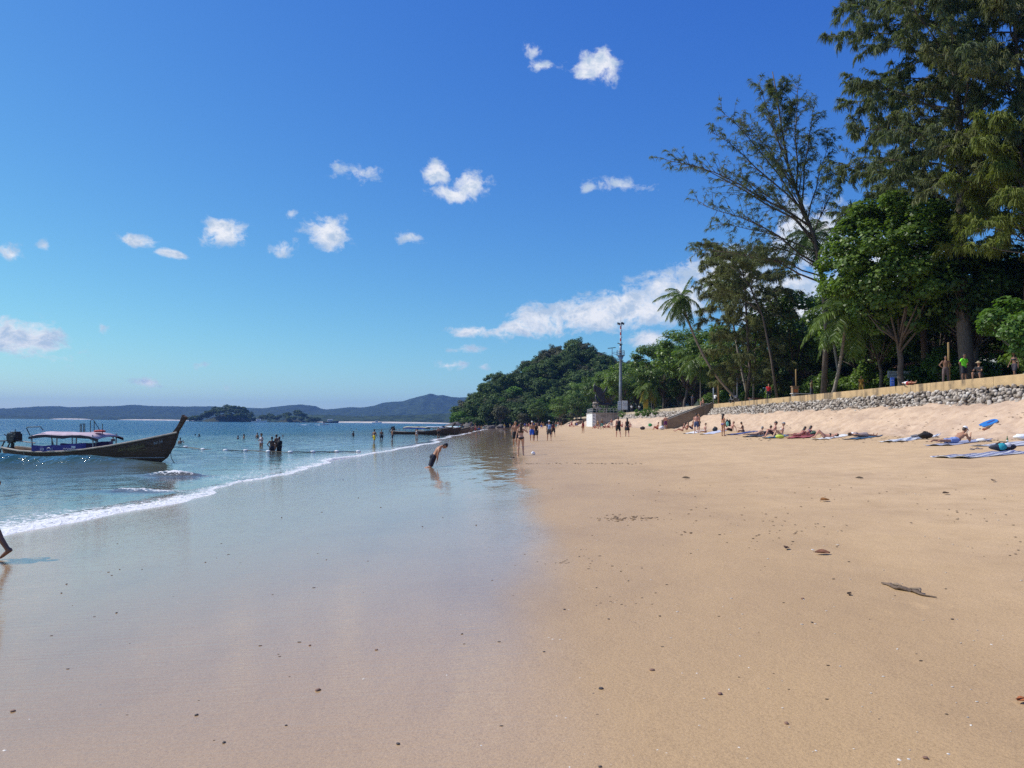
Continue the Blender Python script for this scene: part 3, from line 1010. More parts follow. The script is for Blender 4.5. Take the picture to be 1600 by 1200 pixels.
def strips(P, D0, L, w, rg, droop=.8):
    """hanging needle strands: two quads each"""
    n = len(P)
    D0 = D0 / (np.linalg.norm(D0, axis=1, keepdims=True) + 1e-9)
    W = rg.normal(size=(n, 3))
    W -= D0 * (W * D0).sum(1, keepdims=True)
    W /= np.linalg.norm(W, axis=1, keepdims=True) + 1e-9
    L = L.reshape(-1, 1)
    p1 = P + D0 * L * .5
    D1 = D0 + np.array([0, 0, -droop])
    D1 /= np.linalg.norm(D1, axis=1, keepdims=True)
    p2 = p1 + D1 * L * .5
    w = w.reshape(-1, 1) if hasattr(w, 'reshape') else w
    V = np.stack([P - W * w * .5, P + W * w * .5, p1 - W * w * .5, p1 + W * w * .5, p2 - W * w * .2, p2 + W * w * .2], 1).reshape(-1, 3)
    b = (np.arange(n) * 6).reshape(n, 1)
    F = np.concatenate([b + np.array([[0, 1, 3, 2]]), b + np.array([[2, 3, 5, 4]])])
    return V, F

def bent(a, b, sag, n, r, jit=.0):
    a, b = Vector(a), Vector(b)
    pts = []
    for i in range(n):
        t = i / (n - 1)
        p = a.lerp(b, t)
        p.z += sag * math.sin(math.pi * t)
        if 0 < i < n - 1 and jit:
            p += Vector((r.uniform(-jit, jit), r.uniform(-jit, jit), r.uniform(-jit, jit)))
        pts.append(p)
    return pts

def broadleaf(seed, H, trunk_h, rx, ry, clumps, per, leaf, asp=.75, r0=.22, low=.25, spread=1.0, clump_r=None):
    """data of one broad-leaved tree: trunk MB and crown arrays; base at the origin"""
    r = random.Random(seed)
    rg = np.random.default_rng(seed)
    cz = (H + trunk_h) / 2
    rz = (H - trunk_h) / 2
    mb = MB()
    lean = Vector((r.uniform(-.06, .06) * H, r.uniform(-.06, .06) * H, 0))
    fork = Vector((lean.x, lean.y, trunk_h * 1.05))
    mb.tube(bent((0, 0, -.3), fork, 0, 6, r, .10), [r0 * 1.35, r0, r0 * .92, r0 * .85, r0 * .8, r0 * .72], 8)
    cc = []
    tries = 0
    cr = clump_r or (.22 * (rx + ry) / 2)
    while len(cc) < clumps and tries < 9000:
        tries += 1
        v = Vector((r.gauss(0, 1), r.gauss(0, 1), r.gauss(0, 1))).normalized()
        q = r.uniform(.35, 1.0) ** .5
        if v.z < -.3:
            q *= .85
        bumpy = 1 + .22 * mnoise.noise(v * 2.3 + Vector((seed * 3.1, 0, 0)))
        p = Vector((v.x * rx * q * bumpy, v.y * ry * q * bumpy, cz + v.z * rz * q * bumpy)) + lean
        if all((p - o).length > cr * .62 for o in cc):
            cc.append(p)
    for p in r.sample(cc, min(len(cc), 26)):
        mid = fork.lerp(p, .5) + Vector((0, 0, -.04 * H))
        mb.tube([fork - Vector((0, 0, r.uniform(0, trunk_h * .3))), mid, p], [r0 * .42, r0 * .24, r0 * .07], 5)
    C, N = [], []
    for p in cc:
        k = int(per * r.uniform(.7, 1.3))
        d = rg.normal(size=(k, 3))
        d /= np.linalg.norm(d, axis=1, keepdims=True)
        rad = rg.uniform(.25, 1.0, size=(k, 1)) ** .45
        s = cr * r.uniform(.75, 1.25)
        C.append(np.array(p) + d * rad * np.array([s, s, s * .62]))
        out = (np.array(p) - np.array([lean.x, lean.y, cz - rz * .4]))
        out /= np.linalg.norm(out) + 1e-6
        N.append(d * .55 + out * .45 + np.array([0, 0, .65]) + rg.normal(size=(k, 3)) * .38)
    C, N = np.concatenate(C), np.concatenate(N)
    V, F = leaf_quads(C, N, leaf * rg.uniform(.65, 1.25, size=len(C)), asp, rg)
    return mb, V, F

def add_tree(name, mb, V, F, leafm, barkm, loc, rz, label, group=None, scale=1.0, cat='tree'):
    o = empty(name, loc, rz, label, cat, group)
    o.scale = (scale,) * 3
    mb.build('trunk', barkm, o, smooth=True)
    link('crown', mesh_np('crown', V, F, leafm), o)
    return o

def copy_tree(src, loc, rz, scale, label=None, group=None):
    o = src.copy()
    col.objects.link(o)
    o.location, o.rotation_euler, o.scale = loc, (0, 0, rz), scale if hasattr(scale, '__len__') else (scale,) * 3
    if label:
        o['label'] = label
    if group:
        o['group'] = group
    for ch in src.children:
        c = ch.copy()
        col.objects.link(c)
        c.parent = o
    return o

def casuarina(seed, trunk_pts, trunk_r, branches, n_sec, n_spray, n_str, slen, sw, droop=1.0, sub_len=.34, fill=.25, thick=.022):
    """she-oak: trunk path, list of branch (t on trunk, end point, sag); needle sprays hang from the twigs"""
    r = random.Random(seed)
    rg = np.random.default_rng(seed)
    mb = MB()
    tp = [Vector(p) for p in trunk_pts]
    mb.tube(tp, [trunk_r * (1 - .86 * i / (len(tp) - 1)) for i in range(len(tp))], 8)
    P, D = [], []
    def on_trunk(t):
        f = t * (len(tp) - 1)
        i = min(int(f), len(tp) - 2)
        return tp[i].lerp(tp[i + 1], f - i)
    for (t, e, sag) in branches:
        a = on_trunk(t) if not isinstance(t, Vector) else t
        e = Vector(e)
        L = (e - a).length
        n = 7
        pts = bent(a, e, sag, n, r, L * .018)
        rr = thick * L ** .8 + .01
        mb.tube(pts, [rr * (1 - .85 * i / (n - 1)) for i in range(n)], 5)
        for k in range(n_sec):
            u = fill + (1 - fill) * (k + r.uniform(0, 1)) / n_sec
            f = min(u, .999) * (n - 1)
            i = int(f)
            b = pts[i].lerp(pts[i + 1], f - i)
            dirb = (pts[i + 1] - pts[i]).normalized()
            sl = L * sub_len * r.uniform(.5, 1.1) * (1.15 - .7 * u)
            side = Vector((r.gauss(0, 1), r.gauss(0, 1), r.gauss(.15, .55))).normalized()
            d = (dirb * .75 + side * .8).normalized()
            q = bent(b, b + d * sl, sl * .07, 4, r, sl * .03)
            mb.tube(q, [rr * .32, rr * .22, rr * .15, rr * .06], 3, cap=False)
            for s in range(n_spray):
                v = r.uniform(.15, 1.0) * 3
                j = min(int(v), 2)
                c = q[j].lerp(q[j + 1], v - j)
                hd = (d * .6 + Vector((r.gauss(0, .55), r.gauss(0, .55), r.gauss(-.25 * droop, .3))))
                for _ in range(n_str):
                    P.append((c.x + r.gauss(0, .05), c.y + r.gauss(0, .05), c.z + r.gauss(0, .05)))
                    D.append((hd.x + r.gauss(0, .33), hd.y + r.gauss(0, .33), hd.z + r.gauss(0, .25)))
    P, D = np.array(P), np.array(D)
    V, F = strips(P, D, slen * rg.uniform(.6, 1.3, size=len(P)), sw * rg.uniform(.7, 1.3, size=len(P)), rg, droop)
    return mb, V, F

def palm_parts(seed, base, top, bow, n_fronds, flen, r0=.16, wind=(0, 0), dead=.0, el0=(-.5, 1.2)):
    r = random.Random(seed)
    rg = np.random.default_rng(seed)
    mb = MB()
    a, b = Vector(base), Vector(top)
    pts = []
    for i in range(10):
        t = i / 9
        p = a.lerp(b, t)
        p += Vector(bow) * math.sin(math.pi * t)
        pts.append(p)
    mb.tube(pts, [r0 * (1.5 if i == 0 else 1.0 - .35 * i / 9) for i in range(10)], 8)
    V, F, nb = [], [], 0
    fr = []
    for k in range(n_fronds):
        an = k * 2.399 + r.uniform(-.25, .25)
        el = el0[0] + (el0[1] - el0[0]) * ((k + .5) / n_fronds) ** .9
        L = flen * r.uniform(.85, 1.1)
        d = Vector((math.cos(an) * math.cos(el), math.sin(an) * math.cos(el), math.sin(el)))
        p = b.copy()
        spine = [p.copy()]
        for s in range(12):
            d = (d + Vector((wind[0] * .035, wind[1] * .035, -.118 - .04 * math.cos(el)))).normalized()
            p = p + d * (L / 12)
            spine.append(p.copy())
        sm = MB()
        sm.tube(spine, [.035 * (1 - .85 * i / 12) for i in range(13)], 4, cap=False)
        P, D, LL = [], [], []
        for i in range(1, 13):
            t = i / 12
            tang = (spine[i] - spine[i - 1]).normalized()
            side = tang.cross(Vector((0, 0, 1)))
            side = side.normalized() if side.length > .05 else Vector((1, 0, 0))
            for q in range(5):
                c = spine[i - 1].lerp(spine[i], (q + .5) / 5)
                for sg in (-1, 1):
                    dd = side * sg * .85 + tang * .55 + Vector((r.gauss(0, .06), r.gauss(0, .06), -.25 + r.gauss(0, .1)))
                    P.append(c)
                    D.append(dd)
                    LL.append(flen * .27 * math.sin(math.pi * min(.97, .12 + .82 * t)) ** .6)
        v, f = strips(np.array([tuple(x) for x in P]), np.array([tuple(x) for x in D]), np.array(LL), np.full(len(P), .046 * flen / 3.2), rg, .75)
        sv = np.array(sm.v)
        sf = np.array(sm.f)
        fr.append((np.concatenate([v, sv]), np.concatenate([f, sf + len(v)])))
    return mb, fr

def add_palm(seed, base, top, bow, n, flen, label, r0=.16, wind=(0, 0), yellow=0, el0=(-.5, 1.2), group='coconut palms along the promenade', mat=None):
    base = Vector(base)
    o = empty('coconut_palm', base, 0, label, 'palm', group)
    mb, fr = palm_parts(seed, (0, 0, -.2), Vector(top) - base, bow, n, flen, r0, wind, el0=el0)
    mb.build('trunk', M['bark_pale'], o, smooth=True)
    for i, (v, f) in enumerate(fr):
        link('frond', mesh_np('frond', v, f, M['frond_yellow'] if i < yellow else (mat or M['frond'])), o)
    if r0 > .11:
        t = Vector(top) - base
        for a in range(4):
            MB().ell((t.x + .22 * math.cos(a * 1.6), t.y + .22 * math.sin(a * 1.6), t.z - .22), (.11, .11, .14), seg=7, rings=5).build('coconut', plain((.16, .17, .04), .6, .3, 4, 0, key='coconut'), o, smooth=True)
    return o

# ---------------- hill trees: a few crowns, many individuals
hill_proto = []
for s, (H, rx) in enumerate(((11, 4.6), (9, 4.2), (13, 5.0), (10, 5.2), (8, 3.6))):
    mb, V, F = broadleaf(40 + s, H, H * .25, rx, rx, 34, 62, .78, r0=.2, clump_r=1.55)
    tv, tf = np.array(mb.v), mb.f
    q4 = np.array([f for f in tf if len(f) == 4])
    mi = np.concatenate([np.zeros(len(F)), np.ones(len(q4))])
    for leafm in ('leaf_hill', 'leaf_hill_brown', 'leaf_hill_bright'):
        hill_proto.append((leafm, mesh_np('hill_tree', np.concatenate([V, tv]), np.concatenate([F, q4 + len(V)]), [M[leafm], M['bark_pale']], midx=mi)))
r_ = random.Random(8)
pts = []
tries = 0
while len(pts) < 292 and tries < 60000:
    tries += 1
    x, y = r_.uniform(-26, 78), 338 + 132 * r_.random() ** 1.1
    if x > 45 and y < 360:
        continue
    z = hill_z(x, y)
    if prof_interp(HP, x) < 1 and y > 380:
        continue
    if all((x - a) ** 2 + (y - b) ** 2 > 34 for a, b, c in pts):
        pts.append((x, y, z))
for (x, y, z) in pts:
    v = mnoise.noise(Vector((x * .045, y * .045, 3.3)))
    front = y < 356
    kind = 'leaf_hill_bright' if (front and x < -14 and r_.random() < .55) or r_.random() < .05 else ('leaf_hill_brown' if v > .12 and r_.random() < .75 else 'leaf_hill')
    me = r_.choice([m_ for k_, m_ in hill_proto if k_ == kind])
    s = r_.uniform(.58, 1.12) * (.72 if front and x < 0 else 1.0)
    o = link('hill_tree', me, None, loc=(x, y, z - .5), rot=(0, 0, r_.uniform(0, 6.3)), scale=(s * r_.uniform(.85, 1.15), s, s * r_.uniform(.8, 1.15)))
    tag(o, {'leaf_hill': 'dark green leafy tree in the forest covering the headland hill', 'leaf_hill_brown': 'olive brown dry looking tree in the forest covering the headland hill', 'leaf_hill_bright': 'fresh bright green tree at the foot of the headland hill or between its darker trees'}[kind], 'tree', {'leaf_hill': 'dark trees on the headland', 'leaf_hill_brown': 'brownish trees on the headland', 'leaf_hill_bright': 'bright trees on the headland'}[kind])

# low growth between the crowns
rgu = np.random.default_rng(3)
ux, uy = rgu.uniform(-27, 80, 26000), 337 + 135 * rgu.random(26000)
uz = np.array([hill_z(a, b) for a, b in zip(ux, uy)])
ok_ = uz > 1.2
uc = np.stack([ux, uy, uz + rgu.uniform(0, 3.2, 26000)], -1)[ok_]
v_, f_ = leaf_quads(uc, rgu.normal(size=uc.shape) * .5 + np.array([-.3, -.4, .8]), rgu.uniform(.6, 1.5, len(uc)), .8, rgu)
tag(link('forest_undergrowth', mesh_np('forest_undergrowth', v_, f_, M['leaf_hill'])), kind='stuff')

# ---------------- wooded islets
def islet(sky_px, D, n, label, group, seed, dark='leaf_hill'):
    r = random.Random(seed)
    mb = MB()
    px0, px1 = sky_px[0][0], sky_px[-1][0]
    rows = []
    K = 40
    for j in range(9):
        v = j / 8 * 2 - 1
        row = []
        for i in range(K + 1):
            px = px0 + (px1 - px0) * i / K
            H = max(0, (YH(px) - prof_interp(sky_px, px)) * D / 1200 + 2.3 - 16)
            row.append(((px - 800) / FPX * D, D + v * 46, -1.5 + (H + 2.5) * max(0, 1 - v * v) ** .6))
        rows.append(row)
    mb.grid(rows)
    tag(mb.build('islet', plain((.025, .035, .016), .95, .4, .2, .3, key='islet_ground'), smooth=True), kind='structure')
    ms = [m_ for k_, m_ in hill_proto if k_ == dark]
    for i in range(n):
        px = px0 + (px1 - px0) * (i + r.random()) / n
        v = -r.random() ** 1.2 * .95 if r.random() < .8 else r.random() * .3
        H = max(0, (YH(px) - prof_interp(sky_px, px)) * D / 1200 + 2.3 - 9)
        z = -1.5 + (H + 2.5) * max(0, 1 - v * v) ** .6
        s = r.uniform(.8, 1.25)
        o = link('islet_tree', r.choice(ms), None, loc=((px - 800) / FPX * D, D + v * 46, max(.2, z) - 1.2), rot=(0, 0, r.uniform(0, 6.3)), scale=(s * 1.25, s * 1.25, s))
        tag(o, label, 'tree', group)
islet([(305, 655), (315, 650), (330, 644), (345, 637), (355, 634), (372, 635), (382, 639), (392, 646), (400, 654)], 1500, 70, 'dark tree on the round wooded islet across the bay', 'trees on the round islet', 2)
islet([(402, 656), (412, 650), (424, 648), (435, 651), (446, 645), (460, 643), (474, 647), (486, 652), (500, 656)], 1750, 52, 'dark tree on the low wooded islet beside the round one', 'trees on the low islet', 7)

# ---------------- trees standing on the promenade
bl = [broadleaf(70 + i, 14, 4.0, 6.0, 6.0, 60, 150, .40, .8, .26, clump_r=1.35) for i in range(3)]
protos = []
def make_proto(i, leafm, loc, rz, sc, label, group):
    mb, V, F = bl[i]
    o = add_tree('broadleaf_tree', mb, V, F, M[leafm], M['bark'], loc, rz, label, group, 1.0)
    o.scale = sc if hasattr(sc, '__len__') else (sc,) * 3
    return o
GRP1 = 'broad leaved trees near the tower'
L1 = 'dense broad leaved tree beside the tall steel mast, above the seawall'
p0 = make_proto(0, 'leaf_broad', (33, 148, PROM), .3, (1.12, 1.12, 1.15), 'rounded broad leaved tree standing just in front of the steel mast', None)
p1 = make_proto(1, 'leaf_broad', (38, 232, PROM), 1.3, (1.1, 1.1, 1.12), 'broad leaved tree behind the sailfish statue, spreading over the viewing platform', None)
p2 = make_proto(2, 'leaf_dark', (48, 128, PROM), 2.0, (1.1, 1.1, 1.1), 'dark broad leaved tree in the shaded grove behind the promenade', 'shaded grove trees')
# along the shore towards the hill
GA = 'broad leaved trees lining the far beach'
for i, (x, y, s) in enumerate([(31, 168, .92), (36, 182, 1.0), (44, 200, 1.15), (32, 220, .9), (30, 245, .85), (42, 258, 1.15), (31, 275, .9), (26, 300, .75), (36, 300, 1.1), (20, 322, .72), (30, 330, .95), (12, 336, .62), (48, 320, 1.2), (56, 240, 1.3), (62, 290, 1.3)]):
    copy_tree((p0, p1)[i % 2], (x, y, PROM if x > 27 else 2.0), i * 1.7, s * 1.18, 'broad leaved tree lining the far beach between the steel mast and the hill', GA)
# shaded grove behind
for i in range(44):
    y = 46 + i * 4.6
    x = 40 + 9 * ((i * .618) % 1) + (8 if i % 3 == 0 else 0)
    copy_tree(p2, (x, y, PROM), i * 2.1, .72 + .3 * ((i * .37) % 1), None, None)
for i in range(16):
    copy_tree(p2, (57 + 8 * ((i * .618) % 1), 42 + i * 8, PROM), i * 1.1, 1.05 + .25 * ((i * .37) % 1))
# middle trees between palm and mast
for i, (x, y, s, lab) in enumerate([(34, 126, .98, 'broad leaved tree behind the leaning coconut palm'), (33, 113, .86, 'broad leaved tree beside the foot of the leaning coconut palm'), (36, 98, 1.05, 'dark rounded tree behind the low drooping she-oak'),
                                    (38, 86, .98, 'leafy tree growing between the open crowned she-oak and the low drooping one'), (35.5, 76, .72, 'leafy tree in the shade below the open crowned she-oak')]):
    copy_tree(p0 if i % 2 else p1, (x, y, PROM), i * 2.3, s, lab)

# big glossy tree over the wall
mb, V, F = broadleaf(91, 15.2, 4.0, 5.2, 5.4, 150, 250, .31, .85, .24, clump_r=1.15)
add_tree('glossy_leaf_tree', mb, V, F, M['leaf_broad'], M['bark'], (30.9, 61, PROM), .4, 'large glossy leaved tree reaching over the ochre seawall, hiding the stalls behind', scale=1.03)
mb, V, F = broadleaf(92, 10.0, 3.6, 3.6, 3.8, 60, 210, .28, .85, .2, clump_r=1.0)
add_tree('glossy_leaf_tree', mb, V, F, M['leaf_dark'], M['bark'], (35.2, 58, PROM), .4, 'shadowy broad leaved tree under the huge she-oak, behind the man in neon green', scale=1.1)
mb, V, F = broadleaf(93, 9.5, 3.4, 3.4, 3.2, 56, 200, .26, .85, .17, clump_r=.95)
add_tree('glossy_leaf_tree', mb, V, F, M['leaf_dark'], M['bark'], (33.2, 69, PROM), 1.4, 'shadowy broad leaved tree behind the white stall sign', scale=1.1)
# bright young tree leaning over the wall
mb, V, F = broadleaf(95, 5.2, 1.4, 2.9, 2.6, 46, 120, .27, .9, .10, clump_r=.72)
add_tree('young_tree', mb, V, F, M['leaf_bright'], M['bark_pale'], (30.6, 45.2, PROM - .2), .4, 'young tree with bright green sunlit leaves leaning over the ochre seawall', scale=1.0)
# understorey shrubs in the shade
mbs, Vs_, Fs_ = broadleaf(97, 3.0, .5, 1.9, 1.7, 26, 90, .24, .8, .06, clump_r=.62)
sh0 = add_tree('shrub', mbs, Vs_, Fs_, M['leaf_broad'], M['bark'], (34.5, 60, PROM), 0, 'leafy green shrub growing in the shade behind the promenade', 'shade shrubs', cat='shrub')
for i in range(34):
    copy_tree(sh0, (34.2 + 4.5 * ((i * .618) % 1), 46 + i * 2.9, PROM), i * 1.3, .7 + .5 * ((i * .37) % 1))

# ---------------- she-oaks
def fan(seed, n, hz0, hz1, len0, len1, az, spread, rise):
    r = random.Random(seed)
    out = []
    for i in range(n):
        t = hz0 + (hz1 - hz0) * (i + r.random()) / n
        a = az + r.uniform(-spread, spread)
        L = len0 + (len1 - len0) * (i / n) * r.uniform(.8, 1.1)
        out.append((t, a, L, rise * r.uniform(.5, 1.3)))
    return out
# the open crowned one, trunk forking seaward
B = Vector((29.6, 73, PROM))
def q(px, py, d=73):
    return at(px, py, d) - B
tr = [(0, 0, -.3), q(1292, 520), q(1288, 470), q(1284, 430), q(1272, 370), q(1252, 318), q(1232, 262), q(1222, 205), q(1214, 150), q(1207, 112)]
brs = []
_r = random.Random(31)
for (t, px, py, dd, sag) in [(.42, 1148, 272, -1.0, .8), (.44, 1062, 255, 1.0, 1.0), (.36, 1092, 318, -2.0, .8), (.40, 1120, 350, 2.0, .5), (.5, 1125, 172, 0.5, .9), (.52, 1108, 205, -2, .8), (.6, 1160, 190, 2.5, .4), (.62, 1185, 128, -1, .3),
                             (.55, 1270, 165, 1, .4), (.5, 1300, 210, -1.5, .5), (.45, 1315, 270, 2, .5), (.6, 1245, 130, 2, .2), (.7, 1190, 165, 2.5, .2), (.75, 1240, 160, -2, .2), (.35, 1180, 385, -2.5, .6), (.33, 1120, 400, 1.5, .8),
                             (.38, 1330, 320, 1, .5), (.42, 1200, 300, 3.5, .4), (.47, 1205, 240, -3.5, .3), (.85, 1200, 130, 1, .1), (.8, 1225, 125, -1, .1), (.3, 1080, 388, 0, 1.0), (.48, 1040, 250, 0, .9), (.55, 1180, 215, -1, .4), (.58, 1265, 215, 2, .3)]:
    e = at(px, py, 73 + dd) - B
    brs.append((t, e, sag))
mb, V, F = casuarina(5, tr, .30, brs, 26, 6, 6, .52, .040, droop=1.1, sub_len=.34, fill=.16, thick=.012)
add_tree('she_oak', mb, V, F, M['needle'], M['bark'], B, 0, 'tall open crowned she-oak with thin branches fanned out against the sky', None)
# second thin trunk beside it
# the low drooping one
B = Vector((29.2, 96, PROM))
tr = [(0, 0, -.3)] + [at(px, py, 96) - B for px, py in ((1172, 580), (1168, 520), (1165, 470), (1162, 430), (1158, 400))]
brs = []
for i in range(46):
    t = .10 + .87 * i / 46
    a = i * 2.4
    L = 4.6 + 1.6 * math.sin(math.pi * i / 46)
    brs.append((t, None, a, L))
tp = [Vector(p) for p in tr]
bb = []
for (t, _, a, L) in brs:
    f = t * (len(tp) - 1)
    i = min(int(f), len(tp) - 2)
    s = tp[i].lerp(tp[i + 1], f - i)
    bb.append((t, s + Vector((math.cos(a) * L, math.sin(a) * L, L * .12)), .7))
mb, V, F = casuarina(6, tr, .24, bb, 14, 9, 9, .65, .05, droop=1.4, sub_len=.38, thick=.013)
add_tree('she_oak', mb, V, F, M['needle_brown'], M['bark'], B, 0, 'low she-oak with drooping olive brown foliage between the leaning palm and the taller trees', None)
# a thin one reaching up behind it towards the palm
B = Vector((30.5, 88, PROM))
tr = [(0, 0, -.3)] + [at(px, py, 88) - B for px, py in ((1205, 560), (1192, 495), (1172, 448), (1150, 415), (1126, 388))]
tp = [Vector(p) for p in tr]
bb = []
_r = random.Random(17)
for i in range(18):
    t = .42 + .55 * i / 18
    f = t * (len(tp) - 1)
    k = min(int(f), len(tp) - 2)
    s = tp[k].lerp(tp[k + 1], f - k)
    a = math.pi + _r.uniform(-1.5, 1.5)
    L = _r.uniform(3.0, 5.2) * (1.1 - .5 * i / 18)
    bb.append((t, s + Vector((math.cos(a) * L, math.sin(a) * L, L * _r.uniform(.15, .6))), .4))
mb, V, F = casuarina(9, tr, .17, bb, 14, 6, 7, .50, .042, droop=1.0, thick=.012)
add_tree('she_oak', mb, V, F, M['needle_brown'], M['bark'], B, 0, 'thin leaning she-oak with sparse feathery sprays above the leaning coconut palm', None)
# the huge one that fills the corner of the sky
def big_oak(seed, B, H, r0, nb, L0, lean, matn, label, n_sec=13, n_spray=9, n_str=9, t0=.30, az0=None, slen=.62, L1=.45):
    r = random.Random(seed)
    tr = [(0, 0, -.3)] + [(lean[0] * k / 9, lean[1] * k / 9 + .4 * math.sin(k), H * k / 9) for k in range(1, 10)]
    tp = [Vector(p) for p in tr]
    bb = []
    for i in range(nb):
        u = (i + r.random()) / nb
        t = t0 + (1 - t0) * u
        f = min(t, .999) * (len(tp) - 1)
        k = int(f)
        s = tp[k].lerp(tp[k + 1], f - k)
        a = i * 2.399 + r.uniform(-.3, .3) if az0 is None else az0 + r.uniform(-1.3, 1.3)
        L = L0 * (1 - (1 - L1) * u) * r.uniform(.75, 1.12)
        bb.append((t, s + Vector((math.cos(a) * L, math.sin(a) * L, L * r.uniform(.05, .42))), L * .10))
    mb, V, F = casuarina(seed, tr, r0, bb, n_sec, n_spray, n_str, slen, .052, droop=1.5, sub_len=.38, thick=.013)
    return add_tree('she_oak', mb, V, F, M[matn], M['bark'], B, 0, label, None)
big_oak(12, Vector((34.0, 57, PROM)), 35, .55, 70, 11.0, (-1.0, 0), 'needle', 'huge dark green she-oak towering over the seawall, tallest of the trees', n_sec=16, n_spray=10, t0=.33, L1=.6)
big_oak(14, Vector((37.0, 54, PROM)), 29, .45, 44, 9.6, (-1.5, -1), 'needle_brown', 'tall she-oak with brownish hanging foliage beside the huge dark green one', n_sec=15, n_spray=9, t0=.36, L1=.6)
big_oak(15, Vector((34.2, 49.5, PROM)), 17, .30, 40, 5.6, (-.8, 0), 'needle_yellow', 'she-oak with yellow green hanging foliage below the huge dark green one', n_spray=9, t0=.45, L1=.6)
big_oak(16, Vector((37, 68, PROM)), 24, .36, 34, 7.0, (-1, 0), 'needle', 'dark she-oak half hidden behind the large glossy leaved tree', n_sec=10, n_spray=7, n_str=7, t0=.5)

# ---------------- coconut palms
top = at(1063, 467, 95)
add_palm(1, (29.3, 97, PROM), top, (-.6, 0, -1.3), 22, 3.5, 'leaning coconut palm with long bare trunk bent towards the sea', .19, (-1.2, 0), el0=(-1.1, 1.25))
add_palm(2, (33.5, 108, PROM), at(1138, 447, 108), (-.3, 0, 0), 17, 4.4, 'coconut palm with crown just behind the thin leaning she-oak', .18, (-1, 0))
add_palm(3, (36.2, 84, PROM), at(1268, 372, 84), (.3, 0, 0), 17, 4.2, 'tall dark coconut palm crown seen behind the forked trunk of the open she-oak', .18, (-.6, 0), mat=M['leaf_dark'])
add_palm(4, (28.4, 68, PROM), at(1322, 488, 66), (.2, 0, 0), 22, 4.6, 'coconut palm with long drooping fronds beside the large glossy leaved tree', .17, (-.6, 0), el0=(-.7, 1.2))
add_palm(5, (30.0, 122, PROM), at(1094, 560, 122), (0, 0, 0), 20, 4.6, 'small coconut palm with hanging green fronds under the leaning palm', .12, (-.6, 0), el0=(-.9, .9))
add_palm(6, (30.2, 165, PROM), at(1016, 602, 165), (0, 0, 0), 18, 4.6, 'young palm with yellowing fronds beside the yellow sign', .12, (-.4, 0), yellow=5, el0=(-1.0, .9))
add_palm(7, (31.4, 100, PROM), at(1182, 500, 100), (0, 0, 0), 14, 3.8, 'coconut palm crown hidden among the foliage of the low she-oak', .15, (-.6, 0), mat=M['leaf_dark'])
# ================================================================== STRUCTURES AND STREET FURNITURE
M['steel'] = plain((.30, .32, .34), .4, .2, 2.0, .1, .3, key='galvanised')
M['dark_metal'] = plain((.05, .052, .055), .5, .25, 4, .1, .2, key='dark_metal')
M['red'] = plain((.45, .05, .03), .5, .15, 3, .05, key='red_paint')
M['yellow'] = plain((.60, .40, .05), .6, .15, 3, .1, key='yellow_paint')
M['bronze'] = plain((.045, .042, .045), .42, .3, 2, .2, .4, key='bronze')
M['wood'] = plain((.26, .16, .08), .7, .3, 5, .3, key='wood')
M['wood_yellow'] = plain((.30, .19, .07), .7, .2, 4, .2, key='wood_yellow')
M['blue_sign'] = plain((.04, .12, .5), .5, .1, 3, 0, key='blue_sign')
M['ink'] = plain((.08, .09, .14), .6, .1, 3, 0, key='ink')
M['orange'] = plain((.6, .16, .03), .6, .15, 3, 0, key='orange')

# warning mast
D = 196
tb = at(969.5, 640, D)
tw = empty('warning_tower', (tb.x, D, PROM), 0, 'tall grey steel mast with red and white top section, loudspeakers and a small platform', 'tower')
def tz(py):
    return at(970, py, D).z - PROM
zp = tz(556)
MB().tube([(0, 0, 0), (0, 0, zp * .5), (0, 0, zp - 1.2), (0, 0, zp)], [.46, .40, .36, .80], 16).build('mast', M['steel'], tw, smooth=True)
MB().tube([(0, 0, zp), (0, 0, zp + .22)], [1.05, 1.05], 16).build('platform', M['steel'], tw)
mb = MB()
for k in range(12):
    a = k * math.pi / 6
    mb.bar((math.cos(a), math.sin(a), zp + .2), (math.cos(a), math.sin(a), zp + 1.3), .06)
for z in (.75, 1.3):
    mb.tube([(math.cos(a * math.pi / 8), math.sin(a * math.pi / 8), zp + z) for a in range(17)], .04, 5)
mb.build('railing', M['steel'], tw)
ztop = tz(505)
zc = tz(538)
MB().tube([(0, 0, zp + .2), (0, 0, zc)], [.32, .28], 10).build('mast', M['steel'], tw, smooth=True)
n = 7
for i in range(n):
    z0 = zc + (ztop - zc) * i / n
    z1 = zc + (ztop - zc) * (i + 1) / n
    MB().tube([(0, 0, z0), (0, 0, z1)], [.2, .2], 8).build('mast_band', M['red'] if i % 2 else M['white_paint'], tw)
    if i % 2 == 0:
        MB().box((.3, 0, z0 + .3), (.35, .08, .1)).build('step_bracket', M['red'], tw)
MB().tube([(0, 0, ztop), (0, 0, ztop + 1.6)], [.05, .02], 5).build('lightning_rod', M['steel'], tw)
for a in range(4):
    an = a * math.pi / 2 + .3
    c, s = math.cos(an), math.sin(an)
    MB().tube([(c * .15, s * .15, ztop - .1), (c * .45, s * .45, ztop - .1), (c * .85, s * .85, ztop - .1)], [.08, .12, .34], 10).build('loudspeaker', M['dark_metal'], tw)
mb = MB()
mb.box((-.2, 0, zc + .1), (1.3, 1.0, .1), Matrix.Rotation(.35, 3, 'Y'))
mb.build('solar_panel', M['dark_metal'], tw)
mb = MB()
mb.bar((-.9, 0, zp + .3), (-2.3, 0, zp + .6), .12)
mb.bar((-2.2, 0, zp - .3), (-2.2, 0, zp + 1.9), .14)
mb.bar((-.9, 0, zp + .9), (-2.3, 0, zp + .9), .08)
mb.build('side_bracket', M['steel'], tw)
